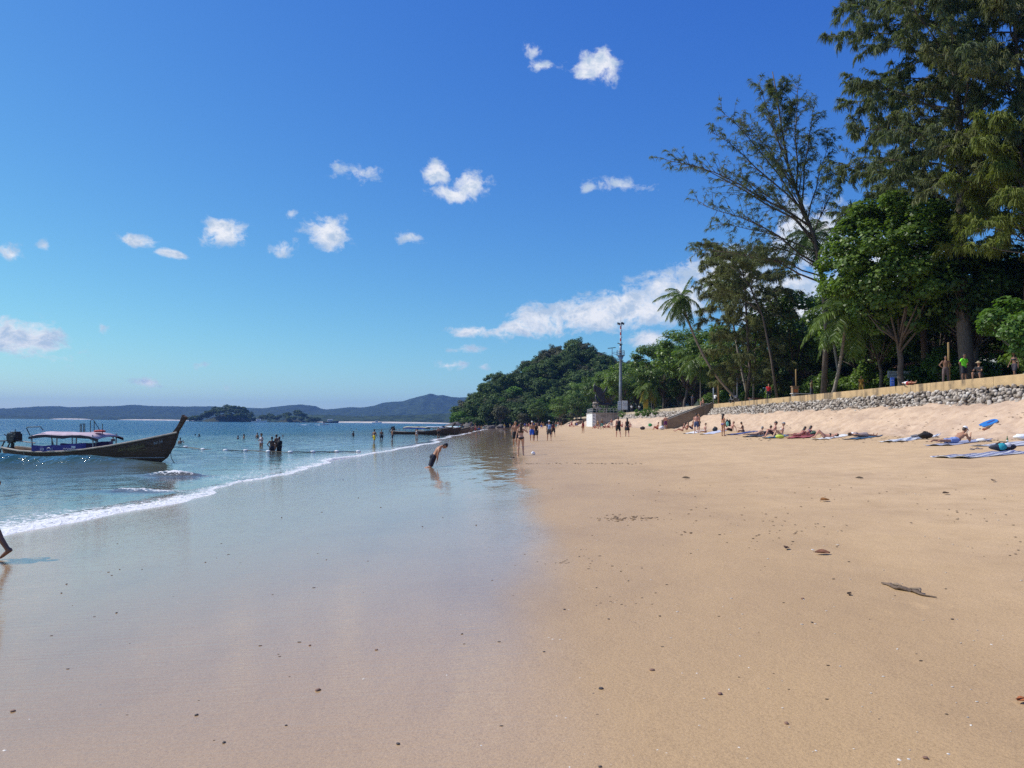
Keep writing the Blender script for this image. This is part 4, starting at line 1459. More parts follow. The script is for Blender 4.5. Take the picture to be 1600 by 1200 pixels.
MB().box((-2.3, 0, zp + 2.0), (2.0, 1.0, .1), Matrix.Rotation(-.12, 3, 'Y')).build('solar_panel', M['dark_metal'], tw)

def sign_board(name, label, px0, px1, py0, py1, d, mat, lines, legs=True, ink=None):
    a, b = at(px0, py0, d), at(px1, py1, d)
    cx, w, h = (a.x + b.x) / 2, b.x - a.x, a.z - b.z
    o = empty(name, (cx, d, PROM), 0, label, 'sign')
    zc_ = (a.z + b.z) / 2 - PROM
    bevel(MB().box((0, 0, zc_), (w, .08, h)).build('board', mat, o), .02)
    for i, (y0, wd) in enumerate(lines):
        mb = MB()
        r = random.Random(i * 7 + int(px0))
        x = -w * wd / 2
        hh = h * .10
        while x < w * wd / 2:           # unreadable rows of letters
            cw = hh * r.uniform(.5, .9)
            z = zc_ + h * (.5 - y0)
            mb.bar((x, -.047, z - hh / 2), (x + cw * .2, -.047, z + hh / 2), hh * .22, .006)
            if r.random() < .7:
                mb.bar((x + cw * .1, -.049, z + r.uniform(-.3, .4) * hh), (x + cw * .8, -.049, z + r.uniform(-.3, .4) * hh), .006, hh * .2)
            x += cw + hh * .25
        mb.build('lettering', ink or M['ink'], o)
    if legs:
        for s in (-1, 1):
            MB().box((s * w * .38, .07, (zc_ - h / 2) / 2), (.09, .07, zc_ - h / 2 + .1)).build('leg', M['steel'], o)
    return o
sign_board('notice_board', 'white notice board left of the steel mast, on the viewing platform edge', 965.3, 970.6, 626.5, 640, 192.5, M['white_paint'], [(.2, .8), (.4, .8), (.6, .8), (.8, .6)])
sign_board('notice_board', 'wider white notice board at the foot of the steel mast, behind the cream seawall', 972, 980.5, 626, 640, 190, M['white_paint'], [(.3, .8), (.5, .8)])
sign_board('yellow_sign', 'upright yellow sign panel beside the young yellowing palm', 1005.5, 1013, 624, 641, 168, M['yellow'], [(.25, .7)], legs=False)
sign_board('stall_sign', 'white stall sign with dark lettering under the glossy leaved tree', 1387, 1424, 579.5, 591, 66, plain((.5, .5, .5), .7, .2, 3, .1, key='sign_white_shaded'), [(.3, .85), (.66, .85)], legs=True)  # white board greyed: the shade under the tree is put into its colour
sign_board('blue_sign', 'small upright blue sign panel in front of the white stall sign', 1391.5, 1397.5, 590, 603.5, 54, M['blue_sign'], [(.3, .6), (.6, .6)], legs=False, ink=M['white_paint'])

# market stall and low shop roofs in the shade behind the trees
sh = empty('market_stall', (40, 66, PROM), 0, 'open fronted stall with pale roof in the shade behind the trees', 'stall')
for (x, y) in ((-3, -2.4), (3, -2.4), (-3, 2.4), (3, 2.4)):
    MB().box((x, y, 1.2), (.12, .12, 2.4)).build('post', M['wood'], sh)
mb = MB()
mb.grid([[(-3.5, -3, 2.3), (3.5, -3, 2.3)], [(-3.5, 0, 3.3), (3.5, 0, 3.3)], [(-3.5, 3, 2.3), (3.5, 3, 2.3)]])
solidify(mb.build('roof', plain((.45, .5, .52), .6, .2, 2, .1, key='roof_sheet'), sh), .06)
MB().box((0, -2.3, .5), (5.6, .6, 1.0)).build('counter', M['wood'], sh)
MB().box((0, 2.3, 1.2), (6.0, .08, 2.3)).build('back_wall', plain((.30, .22, .2), .8, .3, 3, .2, key='stall_wall'), sh)
for i, c in enumerate(((.5, .06, .08), (.65, .6, .5), (.1, .2, .5), (.55, .3, .05))):
    MB().box((-2.2 + i * 1.45, -2.35, 1.16), (.9, .4, .32)).build('goods', plain(c, .7, .3, 6, .2, key='goods'), sh)
sh2 = empty('shop_house', (52, 80, PROM), 0, 'low shop building with dark openings and pale signs behind the shaded grove', 'building')
MB().box((0, 0, 2.2), (8, 26, 4.4)).build('wall', plain((.30, .27, .24), .8, .25, 1, .2, key='shop_wall'), sh2)
MB().box((-.6, 0, 4.6), (10, 27, .3)).build('roof', plain((.22, .12, .09), .8, .25, 1, .2, key='shop_roof'), sh2)
for i in range(6):
    w_ = MB().box((-4.03, -10.5 + i * 4.2, 1.4), (.1, 2.8, 2.6)).build('opening', M['dark_metal'], sh2)
    MB().box((-4.1, -10.5 + i * 4.2, 3.3), (.08, 2.6, .6)).build('sign_panel', (M['white_paint'], M['red'], M['yellow'])[i % 3], sh2)

# posts along the promenade
def post(px, py0, py1, d, mat, label, w=.16, group=None, cap=True, name='wooden_post'):
    a = at(px, py1, d)
    h = at(px, py0, d).z - PROM
    o = empty(name, (a.x, d, PROM), 0, label, 'post', group)
    MB().tube([(0, 0, 0), (0, 0, h * .98), (0, 0, h)], [w / 2, w / 2, w * .35], 8).build('shaft', mat, o, smooth=True)
    MB().box((0, 0, .05), (w * 1.6, w * 1.6, .1)).build('base', M['concrete'], o)
    return o
post(1122.5, 588, 630, 101, M['wood_yellow'], 'tall yellowish wooden post at the top of the brown stairs', .2)
post(1165.5, 595, 626, 95, M['wood_yellow'], 'thin yellowish wooden post between the stairs and the person in red', .14)
post(1244, 577, 617, 78, M['wood_yellow'], 'yellowish wooden post rising from a brown box beside the seawall', .16)
post(1152, 590, 627, 97, M['steel'], 'grey steel lamp post behind the seawall near the stairs', .18, name='steel_post')
post(1115, 606, 628, 108, M['steel'], 'short pale steel post beside the tall yellowish wooden one', .2, name='steel_post')
post(1483, 535, 592, 49, M['wood_yellow'], 'slim wooden post beside the bare chested person on the promenade', .14)
o = empty('wooden_box', (at(1242, 612, 77.5).x, 77.5, PROM), 0, 'brown wooden box standing on the promenade against the yellowish post', 'box')
bevel(MB().box((0, 0, .62), (.62, .5, 1.16)).build('body', M['wood'], o), .03)
MB().box((0, 0, 1.24), (.72, .6, .08)).build('lid', M['wood'], o)
MB().box((0, -.26, .8), (.4, .02, .3)).build('label_plate', M['orange'], o)
# benches / tables and a parked scooter in the shade
def bench(px, d, label, c):
    a = at(px, 620, d)
    o = empty('bench', (a.x, d, PROM), .2, label, 'bench')
    for k in range(3):
        MB().box((0, -.18 + k * .18, .46), (2.3, .15, .05)).build('seat_slat', c, o)
    for s in (-1, 1):
        MB().box((s * .9, 0, .21), (.14, .5, .44)).build('leg', M['concrete'], o)
bench(1184, 90, 'red brown bench near the person in the red shirt', plain((.30, .10, .07), .7, .2, 3, .2, key='bench_red'))
bench(1253, 76, 'pale bench beside the brown wooden box', M['white_paint'])
sc = empty('parked_scooter', (at(1147, 624, 93).x, 93, PROM), .5, 'dark motor scooter parked in the shade behind the seawall', 'scooter')
for y in (-.62, .62):
    mb = MB()
    mb.tube([(0, y + .22 * math.cos(a * math.pi / 8), .25 + .22 * math.sin(a * math.pi / 8)) for a in range(17)], .06, 6)
    mb.build('wheel', M['dark_metal'], sc)
MB().tube([(0, -.7, .5), (0, -.2, .62), (0, .1, .35), (0, .45, .4), (0, .52, .9)], [.12, .16, .14, .12, .1], 8).build('body', M['dark_metal'], sc, smooth=True)
MB().ell((0, -.3, .78), (.15, .4, .08)).build('seat', M['ink'], sc, smooth=True)
MB().bar((-.32, .5, 1.02), (.32, .5, 1.02), .05).build('handlebar', M['steel'], sc)
MB().ell((0, .58, .9), (.12, .1, .12)).build('headlight', M['yellow'], sc, smooth=True)

# sailfish statue on the platform
D = 197
sb = at(934, 640, D)
sf = empty('sailfish_statue', (sb.x, D, 5.3), 0, 'dark bronze statue of leaping sailfish on a rocky pale base beside the steel mast', 'statue')
def Q(px, py):
    p = at(px, py, D)
    return (p.x - sb.x, 0, p.z - 5.3)
v, f = ROCKS[2]
mb = MB()
_r = random.Random(2)
for i in range(9):
    c = Vector(Q(933 + _r.uniform(-4, 4), 638 - i * 1.0))
    v, f = ROCKS[i % 8]
    mb.add([(c.x + p[0] * .55, c.y + _r.uniform(-.3, .3) + p[1] * .55, c.z + p[2] * .55) for p in v], [tuple(x) for x in f])
mb.build('rock_base', M['stone'], sf)
body = [Q(958, 632), Q(951, 631.5), Q(944, 632), Q(938, 631), Q(933, 627), Q(931, 621), Q(931, 616)]
MB().tube(body, [.10, .25, .42, .55, .62, .45, .15], 10, rad2=[.08, .2, .3, .38, .4, .3, .1]).build('body', M['bronze'], sf, smooth=True)
mb = MB()                                              # the raised sail fin
arc = [Q(px, py) for px, py in ((928, 603), (930.5, 612), (934, 620), (939, 626), (944, 629))]
edge = [Q(px, py) for px, py in ((931, 602), (938, 606), (944, 614), (946, 621), (947, 627))]
mb.grid([arc, edge])
solidify(mb.build('sail_fin', M['bronze'], sf), .16)
MB().tube([Q(929, 612), Q(928.5, 604), Q(930, 598)], [.3, .2, .05], 8).build('bill', M['bronze'], sf, smooth=True)
MB().tube([Q(941, 618), Q(945.5, 610), Q(949, 603)], [.26, .2, .06], 8).build('second_fish', M['bronze'], sf, smooth=True)
mb = MB()
mb.grid([[Q(956, 631), Q(958, 632)], [Q(952, 619), Q(954, 618)]])
mb.grid([[Q(957, 631), Q(956, 633)], [Q(963, 632), Q(963, 633.5)]])
solidify(mb.build('tail_fin', M['bronze'], sf), .12)

# ================================================================== BOATS
def hull_material():
    mt, t, b = new_mat('weathered_hull')
    pos = tex_pos(t, obj=True)
    g = fbm(t, tex_pos(t, (.4, 5, 5), obj=True), 3, 5, .6)
    c = ramp(t, g, [(.25, (.045, .028, .020)), (.55, (.105, .066, .046)), (.8, (.18, .125, .09))])
    t.links.new(c, b.inputs['Base Color'])
    b.inputs['Roughness'].default_value = .8
    b.inputs['Specular IOR Level'].default_value = .2
    wv_ = nd(t, 'ShaderNodeTexWave', wave_type='BANDS', bands_direction='Z', ins={'Vector': pos, 'Scale': 1.2, 'Distortion': .4})
    t.links.new(bump(t, mth(t, 'MULTIPLY_ADD', g, .4, mrange(t, wv_.outputs['Fac'], .0, .12)), .6, .02), b.inputs['Normal'])
    return mt
M['hull'] = hull_material()
M['gunwale'] = plain((.36, .31, .25), .7, .25, 4, .3, key='gunwale')
M['awning'] = plain((.50, .39, .43), .85, .22, 3, .4, key='awning')
M['awning_dark'] = plain((.035, .035, .045), .9, .2, 3, .2, key='awning_dark')
M['banner'] = plain((.035, .03, .20), .7, .2, 3, .1, key='banner')
M['engine'] = plain((.035, .034, .034), .5, .4, 6, .5, .3, key='engine')
M['rope'] = plain((.16, .13, .09), .9, .3, 20, .3, key='rope')

# stations: t along the length (0 stern .. 1 stem), half beam, sheer height, keel height
ST = [(0, .42, .62, .05), (.06, .56, .55, -.15), (.14, .74, .47, -.28), (.28, .92, .43, -.34), (.42, .98, .48, -.36), (.55, .95, .60, -.36), (.68, .82, .79, -.36), (.80, .60, 1.02, -.34), (.90, .32, 1.24, -.20), (.96, .13, 1.38, .45), (1.0, .045, 1.47, 1.20)]
def hull_section(t, hb, sh, kl, L, n=7):
    row = []
    for i in range(n):
        u = i / (n - 1)                                   # 0 keel .. 1 sheer
        w = hb * (math.sin(u * math.pi / 2) ** .75) * (.86 + .14 * u)
        row.append((t * L, w, kl + (sh - kl) * u ** 1.25))
    return row
def longtail(name, loc, rz, L, label, group=None, awn=None, full=False, deck_mat=None):
    o = empty(name, loc, rz, label, 'boat', group)
    rows = []
    for (t, hb, sh, kl) in ST:
        s = hull_section(t, hb, sh, kl, L)
        rows.append([(x, -y, z) for x, y, z in s[::-1]] + s[1:])
    mb = MB()
    mb.grid(rows)
    h = mb.build('hull', M['hull'], o, smooth=True)
    solidify(h, .06, -1)
    MB().add(rows[0], [tuple(range(len(rows[0])))]).build('transom', M['hull'], o)
    for s in (-1, 1):
        MB().tube([(t * L, s * (hb + .02), sh + .02) for (t, hb, sh, kl) in ST], .055, 6).build('gunwale', M['gunwale'], o)
    mb = MB()                                             # inner deck
    mb.grid([[(t * L, -hb * .9, sh - .30), (t * L, hb * .9, sh - .30)] for (t, hb, sh, kl) in ST[:9]])
    mb.build('deck', deck_mat or plain((.16, .12, .085), .8, .25, 4, .2, key='deck'), o)
    # the upswept prow board
    pts = [(.955 * L, 1.25), (.985 * L, 1.46), (1.005 * L, 1.72), (1.022 * L, 2.0), (1.04 * L, 2.35)]
    wd = [.16, .22, .21, .22, .29]
    ry = [.10, .09, .085, .08, .085]
    mb = MB()
    vs = []
    for i, ((x, z), w) in enumerate(zip(pts, wd)):
        a = Vector(pts[max(0, i - 1)])
        b = Vector(pts[min(4, i + 1)])
        tn = (b - a).normalized()
        nx, nz = tn.y, -tn.x
        for (sx, sy) in ((-.5, -1), (.5, -1), (.5, 1), (-.5, 1)):
            vs.append((x + nx * w * sx, sy * ry[i], z + nz * w * sx))
    fs = [(3, 2, 1, 0), (16, 17, 18, 19)]
    for i in range(4):
        for k in range(4):
            fs.append((i * 4 + k, i * 4 + (k + 1) % 4, i * 4 + 4 + (k + 1) % 4, i * 4 + 4 + k))
    mb.add(vs, fs)
    bevel(mb.build('prow', M['hull'], o), .02)
    mb = MB()
    mb.tube([(.70 * L, 0, -.36), (.88 * L, 0, -.25), (.94 * L, 0, .2), (.98 * L, 0, .85), (1.003 * L, 0, 1.5)], [.05, .06, .06, .06, .05], 6)
    mb.build('stem', M['hull'], o)
    # awning on posts
    x0, x1 = .225 * L, .585 * L
    zr = 1.48
    mb = MB()
    K = 9
    rws = []
    for i in range(K):
        u = i / (K - 1)
        x = x0 - .15 + (x1 - x0 + .55) * u
        dz = .02 * math.sin(u * 9) - .22 * max(0, u - .82) / .18 - .10 * max(0, .12 - u) / .12
        rws.append([(x, .98 * math.sin(a), zr + dz - .15 * (1 - math.cos(a)) * 1.6 + .012 * math.sin(i * 2.2 + a * 3)) for a in (-1.15, -.7, -.3, 0, .3, .7, 1.15)])
    mb.grid(rws)
    aw = solidify(mb.build('awning', awn or M['awning'], o, smooth=True), .03)
    for s in (-1, 1):
        mb = MB()
        mb.grid([[Vector(r_[0 if s < 0 else -1]) + Vector((0, s * .01, .02)) for r_ in rws], [Vector(r_[0 if s < 0 else -1]) + Vector((0, s * .015, -.10 - .05 * abs(math.sin(i * 1.3)))) for i, r_ in enumerate(rws)]])
        solidify(mb.build('awning_valance', M['awning_dark'], aw), .02)
    for x in np.linspace(x0, x1, 4):
        for s in (-1, 1):
            MB().bar((x, s * .80, .34), (x, s * .84, zr - .1), .045).build('awning_post', M['steel'] if full else M['dark_metal'], o)
    # engine on its pivot, tiller and the long shaft
    e = MB()
    e.box((.42, 0, 1.18), (.62, .46, .42))
    e.box((.50, 0, 1.43), (.36, .36, .14))
    e.tube([(.18, 0, 1.15), (.05, 0, 1.28), (.16, 0, 1.45)], .06, 7)
    e.tube([(.52, -.28, 1.1), (.52, .28, 1.1)], .17, 10)
    e.box((.22, 0, 1.02), (.3, .3, .3))
    e.bar((.3, 0, .86), (.25, 0, .45), .14)
    eng = bevel(e.build('engine', M['engine'], o), .02)
    MB().tube([(.36, .1, 1.48), (.36, .1, 1.62)], .025, 6).build('exhaust', M['dark_metal'], eng)
    MB().box((.34, -.2, 1.42), (.34, .06, .06)).build('air_filter', M['gunwale'], eng)
    MB().tube([(.45, 0, .98), (1.1, -.05, .95), (1.95, -.1, .88)], .035, 6).build('tiller', M['gunwale'], eng)
    MB().tube([(.2, 0, 1.0), (-1.6, 0, .93), (-3.6, 0, .82)], .04, 6).build('propeller_shaft', M['dark_metal'], o)
    mb = MB()
    mb.tube([(-.1, 0, 1.0), (-.12, 0, 1.25), (-.3, 0, 1.35)], .03, 5)
    mb.tube([(-.05, .2, .98), (-.35, .22, .5), (-.42, .22, .05)], .04, 5)
    mb.tube([(-.05, -.2, .98), (-.30, -.22, .5), (-.36, -.22, .05)], .04, 5)
    mb.build('engine_frame', M['dark_metal'], o)
    return o
bs = at(3, 715, 43.3)
bo_start = Vector((-28.3, 43.4, 0))
bo_end = Vector((-17.55, 40.6, 0))
dv = bo_end - bo_start
BL = dv.length
rzb = math.atan2(dv.y, dv.x)
boat = longtail('longtail_boat', (bo_start.x, bo_start.y, .05), rzb, BL, 'dark wooden longtail boat with faded pink awning and blue side banner, floating near the shore', full=True)
boat.rotation_euler = (R(2), R(-.6), rzb)
# banner along the near side, pipe frames on the roof, writing, waterline stripe, ropes
def hull_pt(x, u, out=.012):
    """point on the camera side of the hull: x along, u 0 keel..1 sheer"""
    t = x / BL
    hb = float(np.interp(t, [s[0] for s in ST], [s[1] for s in ST]))
    sh = float(np.interp(t, [s[0] for s in ST], [s[2] for s in ST]))
    kl = float(np.interp(t, [s[0] for s in ST], [s[3] for s in ST]))
    w = hb * (math.sin(u * math.pi / 2) ** .75) * (.86 + .14 * u)
    return Vector((x, -w - out, kl + (sh - kl) * u ** 1.25))
for side in (-1, 1):
    mb = MB()
    mb.grid([[(x, side * (1.0 if .3 * BL < x < .55 * BL else .95), float(np.interp(x / BL, [s[0] for s in ST], [s[2] for s in ST])) + dz + .015 * math.sin(x * 5)) for x in np.linspace(.235 * BL, .555 * BL, 14)] for dz in (.03, .36)])
    bn = solidify(mb.build('banner', M['banner'], boat), .012)
hull_o = [c for c in boat.children if c.name.startswith('hull')][0]
banner_o = [c for c in boat.children if c.name.startswith('banner')][0]
def put_text(s, size, x, z, y, mat, parent, rot=0):
    return link('lettering', text_mesh(s, size, mat, .003), parent, loc=(x, y, z), rot=(R(90), -rot, 0))
wt = M['white_paint']
put_text('SCB', .15, .305 * BL, .56, -1.04, wt, banner_o)
mb = MB()
mb.tube([(.345 * BL + .12 * math.cos(a * .45), -1.035, .60 + .09 * math.sin(a * .45)) for a in range(15)], .014, 4)
mb.tube([(.365 * BL, -1.035, .52), (.365 * BL, -1.035, .70)], .014, 4)
for i in range(5):
    mb.tube([(.43 * BL + i * .16, -1.03, .60 + .02 * (i % 2)), (.435 * BL + i * .16, -1.03, .68), (.442 * BL + i * .16, -1.03, .61)], .013, 4)
mb.box((.49 * BL, -1.03, .74), (.26, .01, .09))
mb.build('lettering', wt, banner_o)
p = hull_pt(.915 * BL, .80)
tm = text_mesh('N134', .21, plain((.40, .38, .34), .7, .3, 10, 0, key='old_white'), .004)
link('lettering', tm, hull_o, loc=p + Vector((0, -.05, -.05)), rot=(R(78), R(-14), R(17)))
mb = MB()
_r = random.Random(6)
for i in range(22):
    x = (.72 + .125 * i / 22) * BL
    a = hull_pt(x, .74 + .10 * math.sin(i * .35) * .3)
    b = hull_pt(x + .10, .88 + .05 * math.sin(i * 1.7))
    c = hull_pt(x + .13, .76)
    mb.tube([a + Vector((0, -.01, .0)), b + Vector((0, -.01, 0)), c + Vector((0, -.01, 0))], .011, 4)
for i in range(12):
    x = (.775 + .085 * i / 12) * BL
    mb.tube([hull_pt(x, .66) + Vector((0, -.01, .01 * (i % 3))), hull_pt(x + .05, .70) + Vector((0, -.01, 0))], .010, 4)
mb.build('lettering', plain((.30, .24, .11), .7, .3, 10, 0, key='old_gold'), hull_o)
mb = MB()
for_x = []
for x in np.linspace(.66 * BL, .93 * BL, 14):
    us = np.linspace(.05, 1, 60)
    zs = [hull_pt(x, u).z for u in us]
    for_x.append(hull_pt(x, float(np.interp(.16, zs, us)), .004))
mb.tube(for_x, .022, 5)
mb.build('waterline_stripe', plain((.34, .33, .30), .7, .3, 6, 0, key='stripe'), hull_o)
mb = MB()
for (x, z0, z1) in ((.47, 1.5, 1.95), (.478, 1.5, 1.92), (.49, 1.5, 1.96), (.497, 1.5, 1.96), (.53, 1.5, 2.12), (.552, 1.5, 2.12), (.60, 1.4, 1.95)):
    mb.bar((x * BL, -.35, z0), (x * BL, -.35, z1), .028)
mb.bar((.47 * BL, -.35, 1.94), (.497 * BL, -.35, 1.95), .025)
mb.tube([(.53 * BL, -.35, 2.1), (.541 * BL, -.35, 2.2), (.552 * BL, -.35, 2.1)], .016, 5)
mb.bar((.552 * BL, -.35, 2.1), (.592 * BL, -.35, 1.5), .025)
mb.build('roof_frame', M['dark_metal'], boat)
mb = MB()
mb.tube([(.20 * BL, -.7, 1.36), (.18 * BL, -.7, 1.72), (.185 * BL, -.7, 1.78), (.265 * BL, -.7, 1.80), (.28 * BL, -.7, 1.62)], .026, 6)
mb.tube([(.20 * BL, -.7, 1.36), (.235 * BL, -.75, .45)], .024, 5)
mb.tube([(.33 * BL, -.75, 1.34), (.36 * BL, -.8, .55)], .028, 5)
mb.build('roof_frame', M['dark_metal'], boat)
mb = MB()
for i in range(5):
    mb.ell(((.565 + i * .008) * BL, -.3, 1.55 + .02 * (i % 2)), (.14, .2, .06), seg=8, rings=5)
mb.build('life_vest', plain((.5, .07, .06), .8, .2, 5, .2, key='red_cloth'), boat, smooth=True)
mb = MB()
mb.tube([hull_pt(.175 * BL, 1.0) + Vector((0, -.03, .07)), hull_pt(.172 * BL, .75) + Vector((0, -.03, 0)), hull_pt(.168 * BL, .5) + Vector((0, -.02, 0))], .025, 5)
mb.build('hanging_rope', M['gunwale'], boat)
bw = boat.matrix_basis
pr = Matrix.Translation((bo_start.x, bo_start.y, .05)) @ Matrix.Rotation(rzb, 4, 'Z') @ Vector((BL * .992, 0, 1.32))
e_ = at(281.5, 723.5, 41.0)
pts = [pr.lerp(Vector((e_.x, 40.7, -.15)), u) + Vector((-.42 * math.sin(u * math.pi) ** 1.0 * (1 - u * .4), 0, -.18 * math.sin(u * math.pi))) for u in np.linspace(0, 1, 14)]
o = MB().tube(pts, .018, 5).build('mooring_rope', plain((.05, .05, .06), .8, .2, 9, .1, key='dark_rope'))
tag(o, 'dark mooring rope hanging from the prow of the pink awninged longtail boat into the water', 'rope')

# boats pulled up at the end of the beach
AW = [plain(c, .8, .2, 3, .2, key='awning_far') for c in ((.55, .5, .30), (.50, .52, .55), (.60, .62, .62), (.10, .42, .42))]
MOOR = [((-24.0, 153), (-11.6, 152.0), 'far dark longtail boat with yellow and blue edged roof, moored by waders', 0),
        ((-21.0, 170), (-10.8, 166), 'far longtail boat with grey roof lying behind the yellow roofed one', 1),
        ((-17.0, 186), (-9.6, 178), 'far longtail boat with white roof drawn up at the water edge by a crowd', 2),
        ((-18.5, 205), (-9.5, 196), 'farthest longtail boat with turquoise roof beside the dark rocks', 3)]
for (a, b, lab, k) in MOOR:
    a, b = Vector((*a, .0)), Vector((*b, .0))
    d = b - a
    bo = longtail('longtail_boat', (a.x, a.y, .02), math.atan2(d.y, d.x), d.length, lab, None, AW[k])
    if k == 0:
        mb = MB()
        mb.box((d.length * .4, -.95, 1.2), (d.length * .34, .03, .22))
        mb.build('banner', M['blue_sign'], bo)

def small_boat(px, py, L, label, col_, d=None, wake=False):
    p = ground(px, py, 0.0) if d is None else at(px, py, d)
    o = empty('small_boat', (p.x, p.y, 0), .15, label, 'boat', None)
    mb = MB()
    rows = []
    for (t, w, zt, zb) in ((0, .30, .14, -.02), (.3, .36, .13, -.04), (.7, .30, .17, -.03), (.92, .12, .22, .04), (1, .02, .25, .15)):
        w *= L * .35
        rows.append([((t - .5) * L, -w, zt * L * .6), ((t - .5) * L, -w * .6, zb * L * .6), ((t - .5) * L, 0, zb * L * .6 - .03 * L), ((t - .5) * L, w * .6, zb * L * .6), ((t - .5) * L, w, zt * L * .6), ((t - .5) * L, 0, zt * L * .6), ((t - .5) * L, -w, zt * L * .6)])
    mb.grid(rows)
    mb.add(rows[0][:5], [(0, 1, 2, 3, 4)])
    mb.build('hull', col_, o)
    bevel(MB().box((-.05 * L, 0, .17 * L), (.3 * L, .14 * L, .13 * L)).build('cabin', M['white_paint'], o), .02 * L)
    MB().box((-.05 * L, -.072 * L, .18 * L), (.24 * L, .01 * L, .05 * L)).build('window', M['ink'], o)
    if wake:
        mb = MB()
        mb.grid([[(-.5 * L - i * .5 * L, s * (.1 + .06 * i) * L, .06 + .015 * L * math.sin(i * 2 + s)) for s in (-1, -.3, .3, 1)] for i in range(6)])
        solidify(mb.build('wake', plain((.75, .78, .8), .8, .1, 4, .3, key='wake'), o), .04)
small_boat(405, 659.2, 22, 'small white boat on the water in front of the low wooded islet', M['white_paint'], d=1150)
small_boat(507, 663.2, 6.5, 'small white speedboat with a wake, out beyond the swimmers', M['white_paint'], d=520, wake=True)
small_boat(517, 659.8, 30, 'dark far away boat by the pale sand spit', M['dark_metal'], d=1500)
small_boat(589, 660.6, 24, 'tiny pale boat lying against the far sand spit', M['white_paint'], d=1900)

# float line
fl_px = [(269, 699.6), (290, 699), (317, 702.6), (352, 704.4), (384, 704.6), (419, 706), (453.6, 707), (489, 706.6), (526, 706), (560, 706)]
fpts = []
fm = MB().ell((0, 0, 0), (.20, .12, .10), seg=12, rings=8).mesh('float_body', M['white_paint'], True)
fcol = MB().tube([(-.24, 0, 0), (-.19, 0, 0), (-.185, 0, 0)], [.04, .05, .04], 8).mesh('float_collar', M['ink'])
for i, (px, py) in enumerate(fl_px):
    p = ground(px, py, .02)
    o = empty('float', (p.x, p.y, .05), .3 * math.sin(i * 2.1), 'white float on the rope line between the swimmers and the shore', 'float', 'floats on the rope line')
    link('float_body', fm, o)
    link('float_collar', fcol, o)
    fpts.append(Vector((p.x, p.y, .045)))
pts = []
for a, b in zip(fpts[:-1], fpts[1:]):
    for k in range(6):
        q_ = a.lerp(b, k / 6)
        q_.z = .05 + .02 * math.sin(k)
        pts.append(q_)
tag(MB().tube(pts, .03, 5).build('float_rope', M['rope']), 'long dark rope strung with white floats across the shallows', 'rope')

# rocks under the headland
def dark_rock_mat():
    mt, t, b = new_mat('dark_rock')
    pos = tex_pos(t)
    t.links.new(ramp(t, fbm(t, pos, .9, 6, .7), [(.3, (.05, .045, .04)), (.55, (.15, .13, .115)), (.8, (.28, .25, .22))]), b.inputs['Base Color'])
    b.inputs['Roughness'].default_value = .9
    t.links.new(bump(t, fbm(t, pos, 3, 5, .7), .9, .2), b.inputs['Normal'])
    return mt
M['dark_rock'] = dark_rock_mat()
rk = [mesh_np('shore_rock', v, f, M['dark_rock']) for v, f in [rock_arrays(60 + s, .34, .8) for s in range(5)]]
_r = random.Random(77)
for i in range(64):
    u = _r.random()
    px = 700 + 84 * u
    d = _r.uniform(318, 372) if px < 730 else _r.uniform(332, 356)
    if i < 10:
        px, d = 690 + _r.uniform(0, 45), _r.uniform(300, 330)
    x = (px - 800) / FPX * d
    s = _r.uniform(.7, 2.3) * (1.2 if px < 735 else .8)
    o = link('shore_rock', rk[i % 5], None, loc=(x, d, max(0, gz(x, d)) + s * .2), rot=(_r.uniform(-.4, .4), _r.uniform(-.4, .4), _r.uniform(0, 6)), scale=(s * _r.uniform(.9, 1.6), s, s * _r.uniform(.6, 1.0)))
    tag(o, 'dark weathered boulder among the rocks at the foot of the headland', 'rock', 'boulders under the headland')
# ================================================================== PEOPLE
def skin_mat(c):
    m, t, b = new_mat('skin')
    n = fbm(t, tex_pos(t, obj=True), 5, 3)
    t.links.new(ramp(t, n, [(.3, tuple(x * .88 for x in c)), (.7, tuple(x * 1.1 for x in c))]), b.inputs['Base Color'])
    b.inputs['Roughness'].default_value = .48
    b.inputs['Specular IOR Level'].default_value = .35
    return m
SK = {'pale': skin_mat((.56, .33, .22)), 'tan': skin_mat((.42, .215, .125)), 'pink': skin_mat((.55, .27, .185)), 'brown': skin_mat((.24, .12, .07)), 'dark': skin_mat((.12, .062, .04))}
HAIR = {'black': plain((.012, .010, .009), .55, .3, 20, .5, key='hair_black'), 'brown': plain((.05, .028, .015), .55, .3, 20, .5, key='hair_brown'), 'blond': plain((.34, .22, .10), .55, .3, 20, .5, key='hair_blond'), 'grey': plain((.30, .28, .26), .6, .3, 20, .5, key='hair_grey')}
EYE = plain((.02, .015, .012), .25, .1, 9, 0, key='eye')
def cloth(c):
    return plain(c, .85, .16, 12, .35, key='cloth')

def remeshed(mb, name, mat, voxel, parent):
    o = mb.build(name, mat, None)
    m = o.modifiers.new('r', 'REMESH')
    m.mode = 'VOXEL'
    m.voxel_size = voxel
    s = o.modifiers.new('s', 'SMOOTH')
    s.factor = .5
    s.iterations = 3 if voxel > .018 else 2
    me = baked(o)
    me.name = name
    me.polygons.foreach_set('use_smooth', np.ones(len(me.polygons), dtype=bool))
    if not me.materials:
        me.materials.append(mat)
    return link(name, me, parent)

def N(v):
    return Vector(v).normalized()

